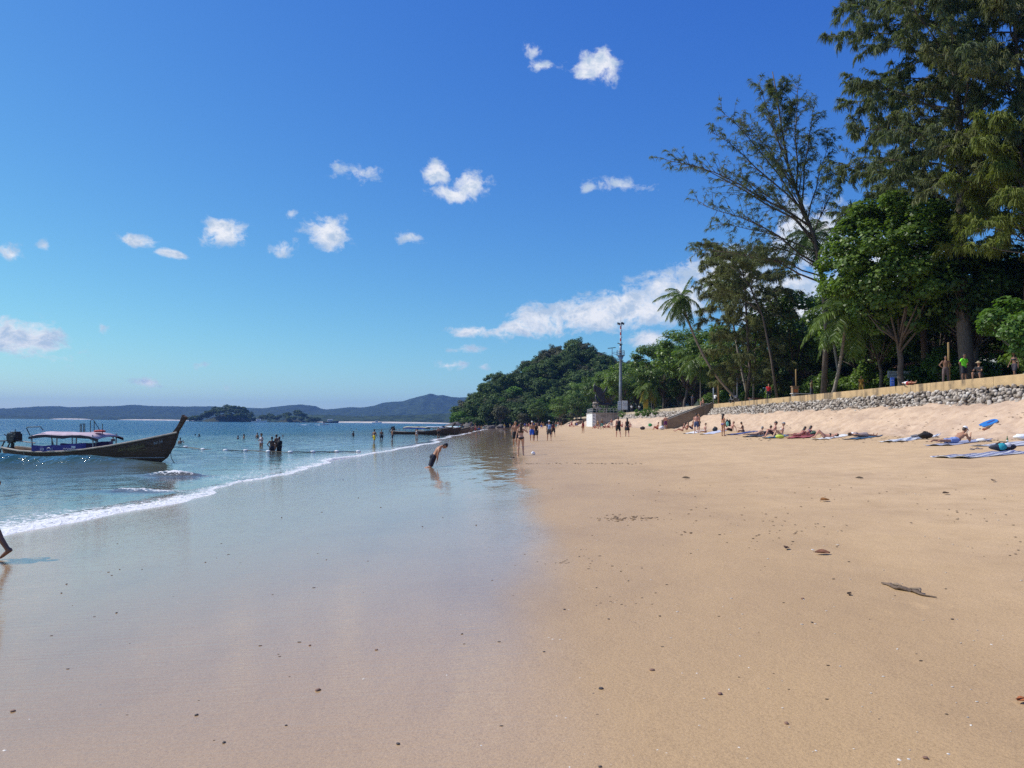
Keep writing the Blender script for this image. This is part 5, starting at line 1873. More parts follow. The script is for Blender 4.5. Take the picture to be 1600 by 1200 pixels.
D_ = (0, 0, -1)
POSE = {
    # legs: (thigh, shin, foot) left then right; arms: (upper, fore); spine; head
    'stand': dict(legs=[((-.10, .03, -1), (-.04, -.03, -1), (-.25, 1, 0)), ((.10, .0, -1), (.04, -.03, -1), (.25, 1, 0))], arms=[((-.22, .0, -1), (-.05, .22, -1)), ((.22, .0, -1), (.05, .22, -1))], spine=(0, .02, 1)),
    'walk': dict(legs=[((-.06, .36, -1), (-.02, .0, -1), (-.1, 1, .12)), ((.06, -.22, -1), (.02, -.50, -1), (.1, 1, -.35))], arms=[((-.2, -.32, -1), (-.05, .1, -1)), ((.2, .32, -1), (.0, .6, -1))], spine=(0, .05, 1)),
    'hips': dict(legs=[((-.10, .03, -1), (-.04, -.03, -1), (-.25, 1, 0)), ((.10, .0, -1), (.04, -.03, -1), (.25, 1, 0))], arms=[((-.75, -.25, -1), (.75, .35, -.8)), ((.75, -.25, -1), (-.75, .35, -.8))], spine=(0, .02, 1)),
    'phone': dict(legs=[((-.06, .05, -1), (-.03, -.03, -1), (-.2, 1, 0)), ((.08, .12, -1), (.03, -.2, -1), (.2, 1, 0))], arms=[((-.28, .05, -1), (-.12, .15, -1)), ((.75, .45, -.55), (-.45, .35, 1))], spine=(0, .0, 1)),
    'fold': dict(legs=[((-.08, .03, -1), (-.03, -.03, -1), (-.2, 1, 0)), ((.08, .0, -1), (.03, -.03, -1), (.2, 1, 0))], arms=[((-.3, .15, -1), (.5, .8, .2)), ((.3, .15, -1), (-.5, .8, .1))], spine=(0, .0, 1)),
    'sit_knees': dict(legs=[((-.16, .78, .62), (-.02, .42, -.9), (0, 1, 0)), ((.16, .78, .62), (.02, .42, -.9), (0, 1, 0))], arms=[((-.25, .55, -.75), (.1, .9, .25)), ((.25, .55, -.75), (-.1, .9, .25))], spine=(0, -.22, 1)),
    'sit_back': dict(legs=[((-.12, .92, .38), (0, .78, -.62), (0, .8, .6)), ((.12, .97, .20), (0, .92, -.38), (0, .8, .6))], arms=[((-.3, -.62, -.75), (-.05, -.25, -1)), ((.3, -.62, -.75), (.05, -.25, -1))], spine=(0, -.42, 1)),
    'sit_long': dict(legs=[((-.1, 1, .10), (0, 1, -.14), (0, .4, 1)), ((.12, 1, .10), (0, 1, -.14), (0, .4, 1))], arms=[((-.2, .35, -.9), (.1, .95, .1)), ((.2, .35, -.9), (-.1, .95, .1))], spine=(0, -.05, 1)),
    'cross': dict(legs=[((-.75, .7, .12), (.85, .28, -.3), (.8, .5, 0)), ((.75, .7, .12), (-.85, .28, -.3), (-.8, .5, 0))], arms=[((-.2, .4, -.9), (.25, .85, .3)), ((.2, .4, -.9), (-.25, .85, .3))], spine=(0, .12, 1), head=(0, .45, 1)),
    'prone_up': dict(legs=[((-.10, -1, -.02), (-.05, -1, .03), (0, -.9, -.35)), ((.12, -1, -.02), (.08, -1, .03), (0, -.9, -.35))], arms=[((-.25, .30, -1), (.10, 1, .10)), ((.25, .30, -1), (-.10, 1, .10))], spine=(0, .86, .52), head=(0, .35, 1)),
    'prone_chin': dict(legs=[((-.10, -1, -.02), (-.05, -1, .03), (0, -.9, -.35)), ((.12, -1, -.02), (.08, -1, .03), (0, -.9, -.35))], arms=[((-.22, .42, -1), (.22, .45, 1)), ((.22, .42, -1), (-.22, .45, 1))], spine=(0, .84, .55), head=(0, .5, 1)),
    'supine_knees': dict(legs=[((-.12, .66, .75), (-.02, .52, -.85), (0, 1, 0)), ((.12, .70, .71), (.02, .48, -.87), (0, 1, 0))], arms=[((-.55, -.15, -.12), (-.2, .9, 0)), ((.55, -.15, -.12), (.2, .9, 0))], spine=(0, -1, .06), head=(0, -1, .15), face=(0, .15, 1)),
    'supine': dict(legs=[((-.10, 1, .02), (0, 1, -.04), (-.2, .25, 1)), ((.12, 1, .02), (0, 1, -.04), (.2, .25, 1))], arms=[((-.5, .8, -.1), (-.1, 1, 0)), ((.5, .8, -.1), (.1, 1, 0))], spine=(0, -1, .05), head=(0, -1, .12), face=(0, .12, 1)),
    'kneel_lean': dict(legs=[((-.10, -.30, -1), (-.02, -1, -.26), (0, -1, -.1)), ((.10, -.30, -1), (.02, -1, -.26), (0, -1, -.1))], arms=[((-.10, -.42, -1), (-.03, -.22, -1)), ((.12, -.34, -1), (.03, -.10, -1))], spine=(0, .56, .83), head=(0, .98, .26), face=(0, .20, -1)),
    'squat': dict(legs=[((-.28, .95, .30), (-.02, -.10, -1), (0, 1, 0)), ((.28, .95, .30), (.02, -.10, -1), (0, 1, 0))], arms=[((-.2, .6, -.7), (.35, .8, .1)), ((.2, .6, -.7), (-.35, .8, .1))], spine=(0, .12, 1)),
    'stride_left': dict(legs=[((-.06, .42, -1), (-.02, .05, -1), (-.1, 1, .15)), ((.06, -.34, -1), (.02, -.72, -1), (.05, .85, -.62))], arms=[((-.2, -.35, -1), (-.05, .1, -1)), ((.25, -.55, -.9), (.0, .5, -1))], spine=(0, .06, 1)),
}

def person(label, pose, loc, heading, sex='m', h=1.72, skin='tan', hair='black', style='short', wear=(), voxel=.026, group=None, mod=None, cat='person', fit=True, eyes=False, hat=None):
    """one body of one continuous surface; clothing and hair are its children; base at loc"""
    P = dict(POSE[pose])
    if mod:
        P.update(mod)
    k = h / 1.72
    f = sex == 'f'
    S = N(P['spine'])
    Hd = N(P.get('head', P['spine']))
    lat = Vector((1, 0, 0))
    fw = S.cross(lat).normalized()
    pel = Vector((0, 0, 0))
    hw = .088 if not f else .094
    shw = .182 if not f else .158
    up = lambda d, v: d + S * v
    nb = pel + S * .50
    face = Vector(P['face']) if 'face' in P else Hd.cross(lat) * 1.0
    face = (face - Hd * face.dot(Hd)).normalized()
    hc = nb + Hd * .195 + face * .012
    legs, arms = [], []
    for s, (a, b, c) in zip((-1, 1), P['legs']):
        hip = pel + lat * s * hw - S * .02
        kn = hip + N(a) * .425
        an = kn + N(b) * .415
        legs.append((hip, kn, an, N(c), N(b)))
    for s, (a, b) in zip((-1, 1), P['arms']):
        sh = pel + S * .445 + lat * s * shw
        elb = sh + N(a) * .285
        wr = elb + N(b) * .245
        arms.append((sh, elb, wr, N(b), s))
    W = [.075, .155, .165, .142, .150, .172, .168, .105, .05] if not f else [.075, .160, .175, .122, .135, .150, .145, .085, .042]
    Dp = [.07, .098, .105, .092, .100, .112, .098, .075, .05] if not f else [.07, .105, .112, .085, .092, .100, .088, .065, .042]
    T = [-.10, -.03, .03, .13, .24, .34, .42, .475, .52]
    if P['spine'] != POSE['stand']['spine'] and pose in ('sit_knees', 'cross', 'sit_long', 'squat', 'sit_back'):
        Dp = [d * 1.08 for d in Dp]
    def torso(mb, t0, t1, infl, n=9):
        ts = [t0 + (t1 - t0) * i / (n - 1) for i in range(n)]
        mb.tube([pel + S * t for t in ts], [float(np.interp(t, T, W)) + infl for t in ts], 14, lat=[lat] * n, rad2=[float(np.interp(t, T, Dp)) + infl for t in ts])
    def ball(mb, c, r):
        mb.ell(c, r, seg=10, rings=6)
    mb = MB()
    torso(mb, -.10, .52, 0, 13)
    if f:
        for s in (-1, 1):
            mb.ell(pel + S * .335 + lat * s * .07 + fw * .085, (.062, .062, .062), seg=10, rings=6)
    for s in (-1, 1):                                   # buttocks
        mb.ell(pel + S * -.03 + lat * s * .075 - fw * .055, (.085, .085, .09), seg=10, rings=6)
    for (hip, kn, an, fd, sd) in legs:
        th = kn - hip
        mb.tube([hip, hip + th * .3, hip + th * .7, kn], [.090, .086, .066, .055], 10)
        ball(mb, hip, .088)
        ball(mb, kn, .056)
        si = an - kn
        back = -fd if abs(sd.z) > .5 else Vector((0, 0, 0))
        mb.tube([kn, kn + si * .28 + back * .012, kn + si * .6, an], [.054, .059, .044, .035], 10)
        ball(mb, an, .038)
        heel = an - fd * .045 + (sd * .045)
        toe = an + fd * .165 + (sd * .058)
        mb.tube([heel, an + fd * .06 + sd * .045, an + fd * .125 + sd * .052, toe], [.034, .040, .040, .022], 8, rad2=[.034, .032, .024, .014], lat=[lat] * 4)
        if voxel < .018:
            sdv = fd.cross(Vector((0, 0, 1)))
            sdv = sdv.normalized() if sdv.length > .1 else lat
            for q in range(5):
                b0 = an + fd * .13 + sd * .056 + sdv * (-.034 + q * .017)
                mb.tube([b0, b0 + fd * (.050 - abs(q - 1.5) * .006), b0 + fd * (.062 - abs(q - 1.5) * .006) + sd * .006], [.011, .0105, .006], 6)
    for (sh, elb, wr, hd_, s) in arms:
        ball(mb, sh, .060 if not f else .050)
        ua = elb - sh
        r1 = .047 if not f else .039
        mb.tube([sh - lat * s * .06 + S * .015, sh, sh + ua * .4, elb], [.055, r1 * 1.1, r1, r1 * .8], 9)
        ball(mb, elb, r1 * .82)
        fa = wr - elb
        mb.tube([elb, elb + fa * .3, wr], [r1 * .82, r1 * .86, .025], 9)
        pn = hd_.cross(lat)
        pn = pn.normalized() if pn.length > .2 else Vector((0, 1, 0))
        pl = pn.cross(hd_).normalized()
        mb.tube([wr - hd_ * .02, wr + hd_ * .035, wr + hd_ * .085], [.024, .036, .036], 8, lat=[pl] * 3, rad2=[.02, .015, .013])
        fr = max(.0085, voxel * .55)
        for q in range(4):
            b0 = wr + hd_ * .08 + pl * (-.027 + q * .018)
            ln = (.062, .074, .068, .052)[q]
            mb.tube([b0, b0 + hd_ * ln * .55 + pn * .006, b0 + hd_ * ln + pn * .022], [fr, fr * .95, fr * .75], 6)
        b0 = wr + hd_ * .03 - pl * s * .030
        mb.tube([b0, b0 + hd_ * .03 - pl * s * .022, b0 + hd_ * .06 - pl * s * .026 + pn * .01], [fr * 1.15, fr * 1.1, fr * .8], 6)
    mb.tube([nb - S * .05, nb + Hd * .03, nb + Hd * .12], [.062, .054, .052] if not f else [.05, .043, .042], 10)
    hr = Matrix((lat, face, Hd)).transposed()
    mb.ell(hc + Hd * .018, (.074, .094, .098), hr, 14, 10)
    mb.ell(hc - Hd * .045 + face * .022, (.056, .068, .070), hr, 12, 8)
    mb.ell(hc + face * .098 - Hd * .018, (.014, .018, .022), hr, 8, 5)          # nose
    mb.ell(hc + face * .072 - Hd * .092, (.026, .022, .02), hr, 8, 5)           # chin
    for s in (-1, 1):
        mb.ell(hc + lat * s * .076 - Hd * .012 - face * .005, (.012, .022, .032), hr, 8, 5)
    # rest the figure on its lowest point
    zmin = min(v[2] for v in mb.v)
    root = empty('person', loc, heading, label, cat, group)
    off = Vector((0, 0, -zmin if fit else -P.get('pz', zmin)))
    def fin(m, name, mat, vx=None):
        m.v = [((v[0]) * k, (v[1]) * k, (v[2] + off.z) * k) for v in m.v]
        return remeshed(m, name, mat, (vx or voxel) * k, root)
    body = fin(mb, 'body', SK[skin])
    # hair
    hm = MB()
    if style != 'bald':
        hm.ell(hc + Hd * .030 - face * .014, (.083, .098, .098), hr, 14, 10, bot=-.25)
        hm.ell(hc - Hd * .02 - face * .045, (.075, .062, .085), hr, 12, 8)
        if style == 'long':
            bk = -face
            hm.tube([hc + bk * .06, hc + bk * .10 - Hd * .13, hc + bk * .11 - Hd * .30, hc + bk * .10 - Hd * .40], [.07, .085, .075, .03], 10, lat=[lat] * 4, rad2=[.05, .04, .035, .015])
        if style == 'bun':
            hm.ell(hc + Hd * .10 - face * .06, (.045, .045, .045), hr, 8, 6)
        fin(hm, 'hair', HAIR[hair], .02 if voxel > .016 else voxel)
    if eyes:
        em = MB()
        for s in (-1, 1):
            em.ell(hc + lat * s * .030 + face * .086 + Hd * .012, (.012, .008, .007), hr, 8, 5)
        em.v = [((v[0]) * k, (v[1]) * k, (v[2] + off.z) * k) for v in em.v]
        em.build('eyes', EYE, body)
        em = MB()
        em.ell(hc + face * .087 - Hd * .058, (.022, .006, .006), hr, 8, 5)
        em.v = [((v[0]) * k, (v[1]) * k, (v[2] + off.z) * k) for v in em.v]
        em.build('mouth', plain((.32, .10, .08), .5, .1, 9, 0, key='lips'), body)
    for wkind, c in wear:
        wm = MB()
        mat = cloth(c)
        if wkind in ('shorts', 'trousers'):
            torso(wm, -.11, .10, .016, 7)
            for s in (-1, 1):
                wm.ell(pel + S * -.03 + lat * s * .075 - fw * .058, (.095, .098, .10), seg=10, rings=6)
            for (hip, kn, an, fd, sd) in legs:
                th = kn - hip
                ball(wm, hip, .105)
                wm.tube([hip, hip + th * .35, hip + th * .86], [.108, .106, .096], 10)
                if wkind == 'trousers':
                    ball(wm, kn, .08)
                    wm.tube([hip + th * .8, kn, kn + (an - kn) * .9], [.09, .075, .06], 10)
        elif wkind == 'briefs':
            torso(wm, -.105, .045, .011, 7)
            for s in (-1, 1):
                wm.ell(pel + S * -.02 + lat * s * .07 - fw * .056, (.088, .09, .075), seg=10, rings=6)
        elif wkind == 'top':
            torso(wm, .285, .365, .010, 5)
            for s in (-1, 1):
                wm.ell(pel + S * .335 + lat * s * .07 + fw * .088, (.068, .066, .06), seg=10, rings=6)
        elif wkind in ('shirt', 'vest', 'dress'):
            torso(wm, -.04 if wkind != 'dress' else -.1, .485, .017, 10)
            if f:
                for s in (-1, 1):
                    wm.ell(pel + S * .335 + lat * s * .07 + fw * .088, (.07, .07, .068), seg=10, rings=6)
            if wkind == 'shirt':
                for (sh, elb, wr, hd_, s) in arms:
                    wm.tube([sh - lat * s * .07 + S * .02, sh + S * .005, sh + (elb - sh) * .62], [.075, .075, .064], 10)
            if wkind == 'dress':
                wm.tube([pel + S * .08, pel - S * .1, pel - S * .34], [.17, .205, .25], 14, lat=[lat] * 3, rad2=[.12, .16, .2])
        elif wkind == 'backpack':
            wm.tube([pel + S * .06 - fw * .17, pel + S * .10 - fw * .19, pel + S * .34 - fw * .19, pel + S * .42 - fw * .16], [.10, .14, .14, .09], 10, lat=[lat] * 4, rad2=[.05, .085, .08, .05])
            for s in (-1, 1):
                wm.tube([pel + S * .40 + lat * s * .09 - fw * .12, pel + S * .49 + lat * s * .10, pel + S * .40 + lat * s * .11 + fw * .11, pel + S * .22 + lat * s * .13 + fw * .06], .024, 6)
        elif wkind == 'cap':
            wm.ell(hc + Hd * .045 - face * .008, (.090, .106, .092), hr, 14, 8, bot=-.15)
            wm.tube([hc + Hd * .040 + face * .06, hc + Hd * .036 + face * .12, hc + Hd * .025 + face * .175], [.075, .07, .05], 10, lat=[lat] * 3, rad2=[.014, .012, .012])
        elif wkind == 'hat':
            wm.ell(hc + Hd * .06, (.092, .108, .085), hr, 14, 8, bot=-.1)
            wm.tube([hc + Hd * .045, hc + Hd * .062], [.19, .17], 16, lat=[lat] * 2)
        nm = {'top': 'bikini_top', 'briefs': 'swim_briefs'}.get(wkind, wkind)
        fin(wm, nm, mat, min(voxel, .022) if wkind not in ('cap', 'hat') else .016)
    return root

def grd(px, py):
    return ground(px, py)
def H(deg):
    return R(deg)          # 0 faces away from the camera (+Y), 90 faces the sea (-X), -90 faces the wall

# the walker whose trailing leg enters at the edge of the frame
p = grd(8, 876)
walker = person('person striding along the wet sand, trailing heel lifted, only partly in view', 'stride_left', (p.x - .44, p.y, p.z - .005), H(90), 'm', 1.74, 'brown', wear=[('shorts', (.03, .03, .04))], voxel=.012)
# the kneeling man
p = grd(677, 730)
person('bare backed man in dark shorts kneeling on the wet sand and bowing forward', 'kneel_lean', (p.x, p.y, p.z - .165), H(-80), 'm', 1.76, 'tan', 'black', 'short', [('shorts', (.022, .026, .042))], voxel=.012, eyes=True)
# woman from behind with raised hand
p = grd(813.5, 712)
person('woman in a black bikini seen from behind, hand raised to her head', 'phone', (p.x, p.y, p.z), H(4), 'f', 1.62, 'pale', 'brown', 'long', [('briefs', (.012, .012, .014)), ('top', (.012, .012, .014))], voxel=.012)
p = grd(805, 698)
person('bare chested man in dark shorts walking towards the woman in the black bikini', 'walk', (p.x, p.y, p.z), H(176), 'm', 1.78, 'tan', 'brown', 'short', [('shorts', (.02, .022, .03))], voxel=.018)
p = grd(831, 689.5)
person('man in bright blue shorts walking with a companion along the sand', 'walk', (p.x, p.y, p.z), H(178), 'm', 1.76, 'tan', 'grey', 'short', [('shorts', (.03, .12, .55)), ('cap', (.55, .53, .5))], voxel=.018)
q_ = person('person in black clothes walking beside the man in bright blue shorts', 'walk', (p.x + .36, p.y + .25, p.z), H(182), 'f', 1.66, 'tan', 'black', 'long', [('vest', (.02, .02, .022)), ('shorts', (.02, .02, .022))], voxel=.022)
p = grd(858, 689)
person('person in white cap, grey shirt and dark shorts walking with a light blue backpack', 'walk', (p.x, p.y, p.z), H(6), 'm', 1.74, 'tan', 'brown', 'short', [('shirt', (.12, .13, .18)), ('shorts', (.07, .07, .08)), ('backpack', (.20, .30, .50)), ('cap', (.75, .75, .74))], voxel=.02)
p = grd(864.5, 683)
person('person in dark red clothes walking just ahead of the backpack wearer', 'walk', (p.x, p.y, p.z), H(10), 'f', 1.66, 'tan', 'black', 'long', [('vest', (.14, .03, .03)), ('shorts', (.03, .03, .035))], voxel=.024)
# couple
p = grd(966, 683)
person('bare backed man in black shorts with a small black pack, walking beside a woman', 'walk', (p.x, p.y, p.z), H(8), 'm', 1.80, 'pink', 'brown', 'short', [('shorts', (.012, .012, .014)), ('backpack', (.015, .015, .018))], voxel=.018)
p = grd(980, 682.5)
person('woman in a short black dress with long dark hair, walking beside the shirtless man', 'walk', (p.x, p.y, p.z), H(-6), 'f', 1.68, 'pink', 'black', 'long', [('dress', (.014, .014, .016))], voxel=.018)
p = grd(911, 677)
person('woman in a red swimsuit standing on the sand near the white lettered platform', 'stand', (p.x, p.y, p.z), H(40), 'f', 1.64, 'tan', 'black', 'long', [('vest', (.32, .03, .04)), ('briefs', (.32, .03, .04))], voxel=.024)
# by the stairs
p = grd(1040, 671)
person('shirtless man in purple swim shorts standing beside the foot of the brown stairs', 'hips', (p.x, p.y, p.z), H(5), 'm', 1.80, 'pink', 'black', 'short', [('shorts', (.12, .025, .12))], voxel=.022)
p = at(1099, 636, 103.2)
person('shirtless person sitting on the side wall of the brown stairs', 'squat', (p.x, STY0 + .14, p.z + .05), H(80), 'm', 1.74, 'pink', 'brown', 'short', [('shorts', (.25, .2, .17))], voxel=.024)
p = at(1116, 628, 103.5)
person('person in a white shirt sitting at the top of the brown stairs', 'squat', (p.x, STY0 + .14, p.z + .0), H(-60), 'm', 1.74, 'tan', 'black', 'short', [('shirt', (.75, .75, .75)), ('trousers', (.03, .03, .04))], voxel=.022)
p = grd(1088, 677)
person('man in navy shorts standing over the sunbathers near the stairs', 'stand', (p.x, p.y, p.z), H(-20), 'm', 1.80, 'pink', 'black', 'short', [('shorts', (.06, .08, .16))], voxel=.02)
p = grd(1092.5, 675)
person('dark haired person standing with bent arms behind the man in navy shorts', 'fold', (p.x + .15, p.y + .6, p.z), H(80), 'm', 1.80, 'tan', 'black', 'short', [('shorts', (.02, .02, .024))], voxel=.02)
p = grd(1130, 681.5)
person('long haired woman in a blue bikini standing beside a tall black bag', 'stand', (p.x, p.y, p.z), H(-70), 'f', 1.66, 'tan', 'black', 'long', [('briefs', (.06, .06, .28)), ('top', (.35, .10, .06))], voxel=.02)
# sunbathers along the foot of the slope: (label, pose, px, py, heading, sex, skin, hair, style, wear)
SB = [
    ('sunbather leaning back on both hands, first beside the foot of the stairs', 'sit_back', 1066, 675, 78, 'f', 'pink', 'brown', 'long', [('briefs', (.05, .05, .07)), ('top', (.05, .05, .07))]),
    ('sunbather in a black top sitting between two others by the stairs', 'sit_knees', 1073, 673, 70, 'f', 'pink', 'black', 'long', [('briefs', (.02, .02, .02)), ('top', (.02, .02, .02))]),
    ('man in dark trunks sitting with bent knees behind the two women by the stairs', 'sit_knees', 1081, 672, 75, 'm', 'tan', 'black', 'short', [('shorts', (.03, .04, .12))]),
    ('person with tied up hair sitting upright on a pale towel right of the standing pair', 'sit_long', 1102, 676, 85, 'f', 'pale', 'brown', 'bun', [('briefs', (.4, .06, .12)), ('top', (.4, .06, .12))]),
    ('sunbather lying with bent knees in black trunks behind the standing woman', 'sit_back', 1142, 675, 100, 'm', 'pink', 'brown', 'short', [('shorts', (.012, .012, .014))]),
    ('person bent over a phone, sitting on a dark blue towel', 'cross', 1161, 676, 60, 'f', 'tan', 'brown', 'bun', [('top', (.03, .03, .04)), ('briefs', (.03, .03, .04))]),
    ('grey haired person lying face down propped on elbows, pale skin', 'prone_up', 1182, 681, -72, 'm', 'pale', 'grey', 'short', [('briefs', (.05, .06, .12))]),
    ('tanned person lying face down next to the grey haired one', 'prone_up', 1196, 679, -70, 'm', 'pink', 'brown', 'short', [('shorts', (.03, .03, .05))]),
    ('bearded man in a dark cap sitting with arms around bent knees', 'sit_knees', 1209, 683, 75, 'm', 'pink', 'brown', 'short', [('shorts', (.10, .03, .03)), ('cap', (.05, .05, .05))]),
    ('woman in white bikini and grey cap sitting beside a neon bag', 'sit_knees', 1221, 684, 78, 'f', 'pale', 'blond', 'short', [('top', (.7, .7, .7)), ('briefs', (.7, .7, .7)), ('cap', (.30, .32, .33))]),
    ('woman with dark hair lying face down on a red towel, head raised', 'prone_up', 1249, 682, -68, 'f', 'pink', 'black', 'long', [('briefs', (.30, .05, .05)), ('top', (.30, .05, .05))]),
    ('second dark haired woman lying face down on the red towel', 'prone_up', 1259, 680, -66, 'f', 'pink', 'black', 'long', [('briefs', (.08, .05, .2)), ('top', (.08, .05, .2))]),
    ('person lying on their back on a white towel with both knees raised', 'supine_knees', 1288, 685, 72, 'f', 'pink', 'brown', 'short', [('briefs', (.03, .03, .03)), ('top', (.03, .03, .03))]),
    ('person lying on their back on a blue towel covered by cloths', 'supine', 1345, 684, -80, 'f', 'tan', 'brown', 'short', [('dress', (.34, .26, .24))]),
    ('sunbather sitting apart on the sand beside a white bag, left of the stairs', 'sit_knees', 1027, 672, 60, 'm', 'pink', 'brown', 'short', [('shorts', (.3, .04, .04))]),
]
for (lab, ps, px, py, hd, sx, sk, hr_, stl, wr_) in SB:
    p = grd(px, py)
    person(lab, ps, (p.x, p.y, p.z + .012), H(hd), sx, 1.72 if sx == 'm' else 1.64, sk, hr_, stl, wr_, voxel=.022)
# man lying prone in a white cap
p = grd(1492, 693)
person('man in a white cap and light blue shorts lying on his front, chin in hands', 'prone_chin', (p.x, p.y, p.z + .015), H(-74), 'm', 1.80, 'tan', 'brown', 'short', [('shorts', (.22, .30, .55)), ('cap', (.8, .8, .8))], voxel=.014, eyes=True)
# on the promenade
def prom(px, d):
    return Vector((at(px, 600, d).x, d, PROM + .01))
person('person in a bright red shirt standing behind the stained stretch of seawall', 'stand', prom(1201, 82), H(170), 'm', 1.72, 'tan', 'black', 'short', [('shirt', (.62, .02, .025)), ('trousers', (.02, .02, .03))], voxel=.022)
person('person in a yellow outfit standing behind the seawall near the blue sign', 'stand', prom(1346, 66), H(150), 'f', 1.60, 'brown', 'black', 'short', [('shirt', (.36, .17, .02)), ('trousers', (.42, .24, .03))], voxel=.02)  # yellow darkened so the cloth colour holds the shade of the trees
person('shirtless person with hands on hips and brown trousers standing on the promenade', 'hips', prom(1478, 48.5), H(172), 'm', 1.74, 'brown', 'black', 'short', [('trousers', (.13, .09, .08))], voxel=.02, eyes=True)
person('man in a neon green shirt and dark shorts standing with one hand on hip', 'hips', prom(1507, 47.2), H(200), 'm', 1.76, 'brown', 'black', 'short', [('shirt', (.22, .85, .03)), ('shorts', (.02, .02, .028))], voxel=.018, eyes=True)
person('person in a straw hat and black shirt crouching beside the man in neon green', 'squat', prom(1531, 46.0), H(120), 'm', 1.74, 'tan', 'blond', 'short', [('shirt', (.015, .015, .017)), ('shorts', (.06, .05, .05)), ('hat', (.42, .32, .18))], voxel=.02)
person('dark clad person leaning over the seawall below the young bright tree', 'walk', prom(1586, 44.5), H(100), 'f', 1.66, 'brown', 'black', 'long', [('top', (.03, .03, .04)), ('shorts', (.05, .04, .05))], voxel=.02)
p = at(1416, 603, 51.5)
person('man in red shorts and white shirt lying on top of the ochre seawall', 'supine', (WX + .16, 52.5, WTOP), H(172), 'm', 1.76, 'tan', 'black', 'short', [('shorts', (.42, .03, .04)), ('shirt', (.72, .72, .72))], voxel=.02)
for i, (px, d, c, lab) in enumerate([(987, 170, (.7, .7, .7), 'far person in a white shirt by the wider white notice board'), (999, 172, (.75, .74, .72), 'far person in a white shirt beside the yellow sign'), (1082, 112, (.1, .12, .16), 'person in dark clothes in the shade under the small palm'), (1268, 74, (.25, .2, .1), 'person in dull clothes in the shade behind the pale bench')]):
    person(lab, 'stand', prom(px, d), H(170 + 20 * i), 'm', 1.7, 'brown', 'black', 'short', [('shirt', c), ('trousers', (.05, .05, .07))], voxel=.028)

# swimmers and waders: feet on the sea bed unless they float deeper
def wader(label, px, pyw, pose, hd, sex='m', skin='brown', hair='black', style='short', wear=(), up=None, h=1.72, group=None, voxel=.024):
    p = ground(px, pyw, 0.0)
    z = gz(p.x, p.y) if up is None else up - h * (1.0 if pose != 'sit_knees' else .5)
    return person(label, pose, (p.x, p.y, z), H(hd), sex, h, skin, hair, style, wear, voxel=voxel, group=group)
wader('dark silhouetted person with hands on hips, wading thigh deep by the float line', 424.5, 706, 'hips', 30, 'm', 'dark', wear=[('shorts', (.03, .03, .04))], voxel=.018, up=1.12)
wader('person in black standing close beside the wader with hands on hips', 436, 706, 'stand', 160, 'm', 'dark', wear=[('shirt', (.012, .012, .014)), ('shorts', (.012, .012, .014))], voxel=.018, up=1.12)
wader('wader partly hidden behind the pair standing by the float line', 431.5, 703, 'stand', 60, 'f', 'brown', wear=[('top', (.02, .02, .02)), ('briefs', (.02, .02, .02))], up=1.22)
wader('person in a wide sunhat standing knee deep beyond the float line', 408, 699.5, 'fold', 150, 'f', 'tan', wear=[('vest', (.55, .5, .5)), ('briefs', (.3, .05, .06)), ('hat', (.03, .025, .02))], voxel=.02, up=1.20)
wader('man in yellow shorts wading shin deep', 584.5, 692, 'walk', -30, 'm', 'brown', wear=[('shorts', (.75, .55, .03))], voxel=.02, up=1.52)
wader('slim dark wader standing between the man in yellow shorts and another person', 596, 686.5, 'stand', 10, 'm', 'brown', wear=[('shorts', (.02, .02, .03))], up=1.3)
wader('pale wader in dark trunks standing next to the slim dark one', 613, 687, 'stand', 100, 'm', 'tan', wear=[('shorts', (.03, .03, .04))], up=1.4)
wader('person standing in the shallows in front of the yellow roofed longtail boat', 651, 684, 'stand', 150, 'f', 'tan', wear=[('vest', (.4, .38, .36)), ('briefs', (.2, .2, .22))], up=1.35)
wader('person in dark trunks standing at the surf in front of the moored boats', 685, 682, 'hips', 20, 'm', 'tan', wear=[('shorts', (.03, .03, .03))], up=1.6)
wader('lone wader waist deep out beyond the man in yellow shorts', 552, 682, 'fold', 60, 'm', 'dark', wear=[('shorts', (.02, .02, .02))], up=.85)
wader('chest deep bather with a raised arm, just past the prow of the boat', 281.5, 692.5, 'phone', 20, 'f', 'tan', style='bun', up=.52)
for i, (px, pyw, up_, lab, st_) in enumerate([(305, 680.5, .20, 'small dark head of a swimmer just beyond the prow', 'short'), (311, 682.5, .42, 'swimmer with head and shoulders out, beyond the prow', 'long'), (372, 685, .36, 'swimmer with wet shoulders out, first of a pair', 'short'), (381, 685.2, .58, 'swimmer standing chest deep, second of a pair', 'long'),
                                              (402, 684.5, .72, 'bather standing waist deep behind the person in the sunhat', 'short'), (442, 683.5, .36, 'far swimmer with only head showing behind the dark waders', 'short'), (176.5, 688, .45, 'swimmer beside the awning of the longtail boat', 'short'), (549, 670.5, .3, 'far swimmer head, left of two tiny ones', 'short'), (556.5, 671.5, .3, 'far swimmer head, right of two tiny ones', 'short')]):
    wader(lab, px, pyw, 'stand', 40 * i, 'm', 'brown', 'black', st_, [('shorts', (.03, .03, .05))], up=up_)
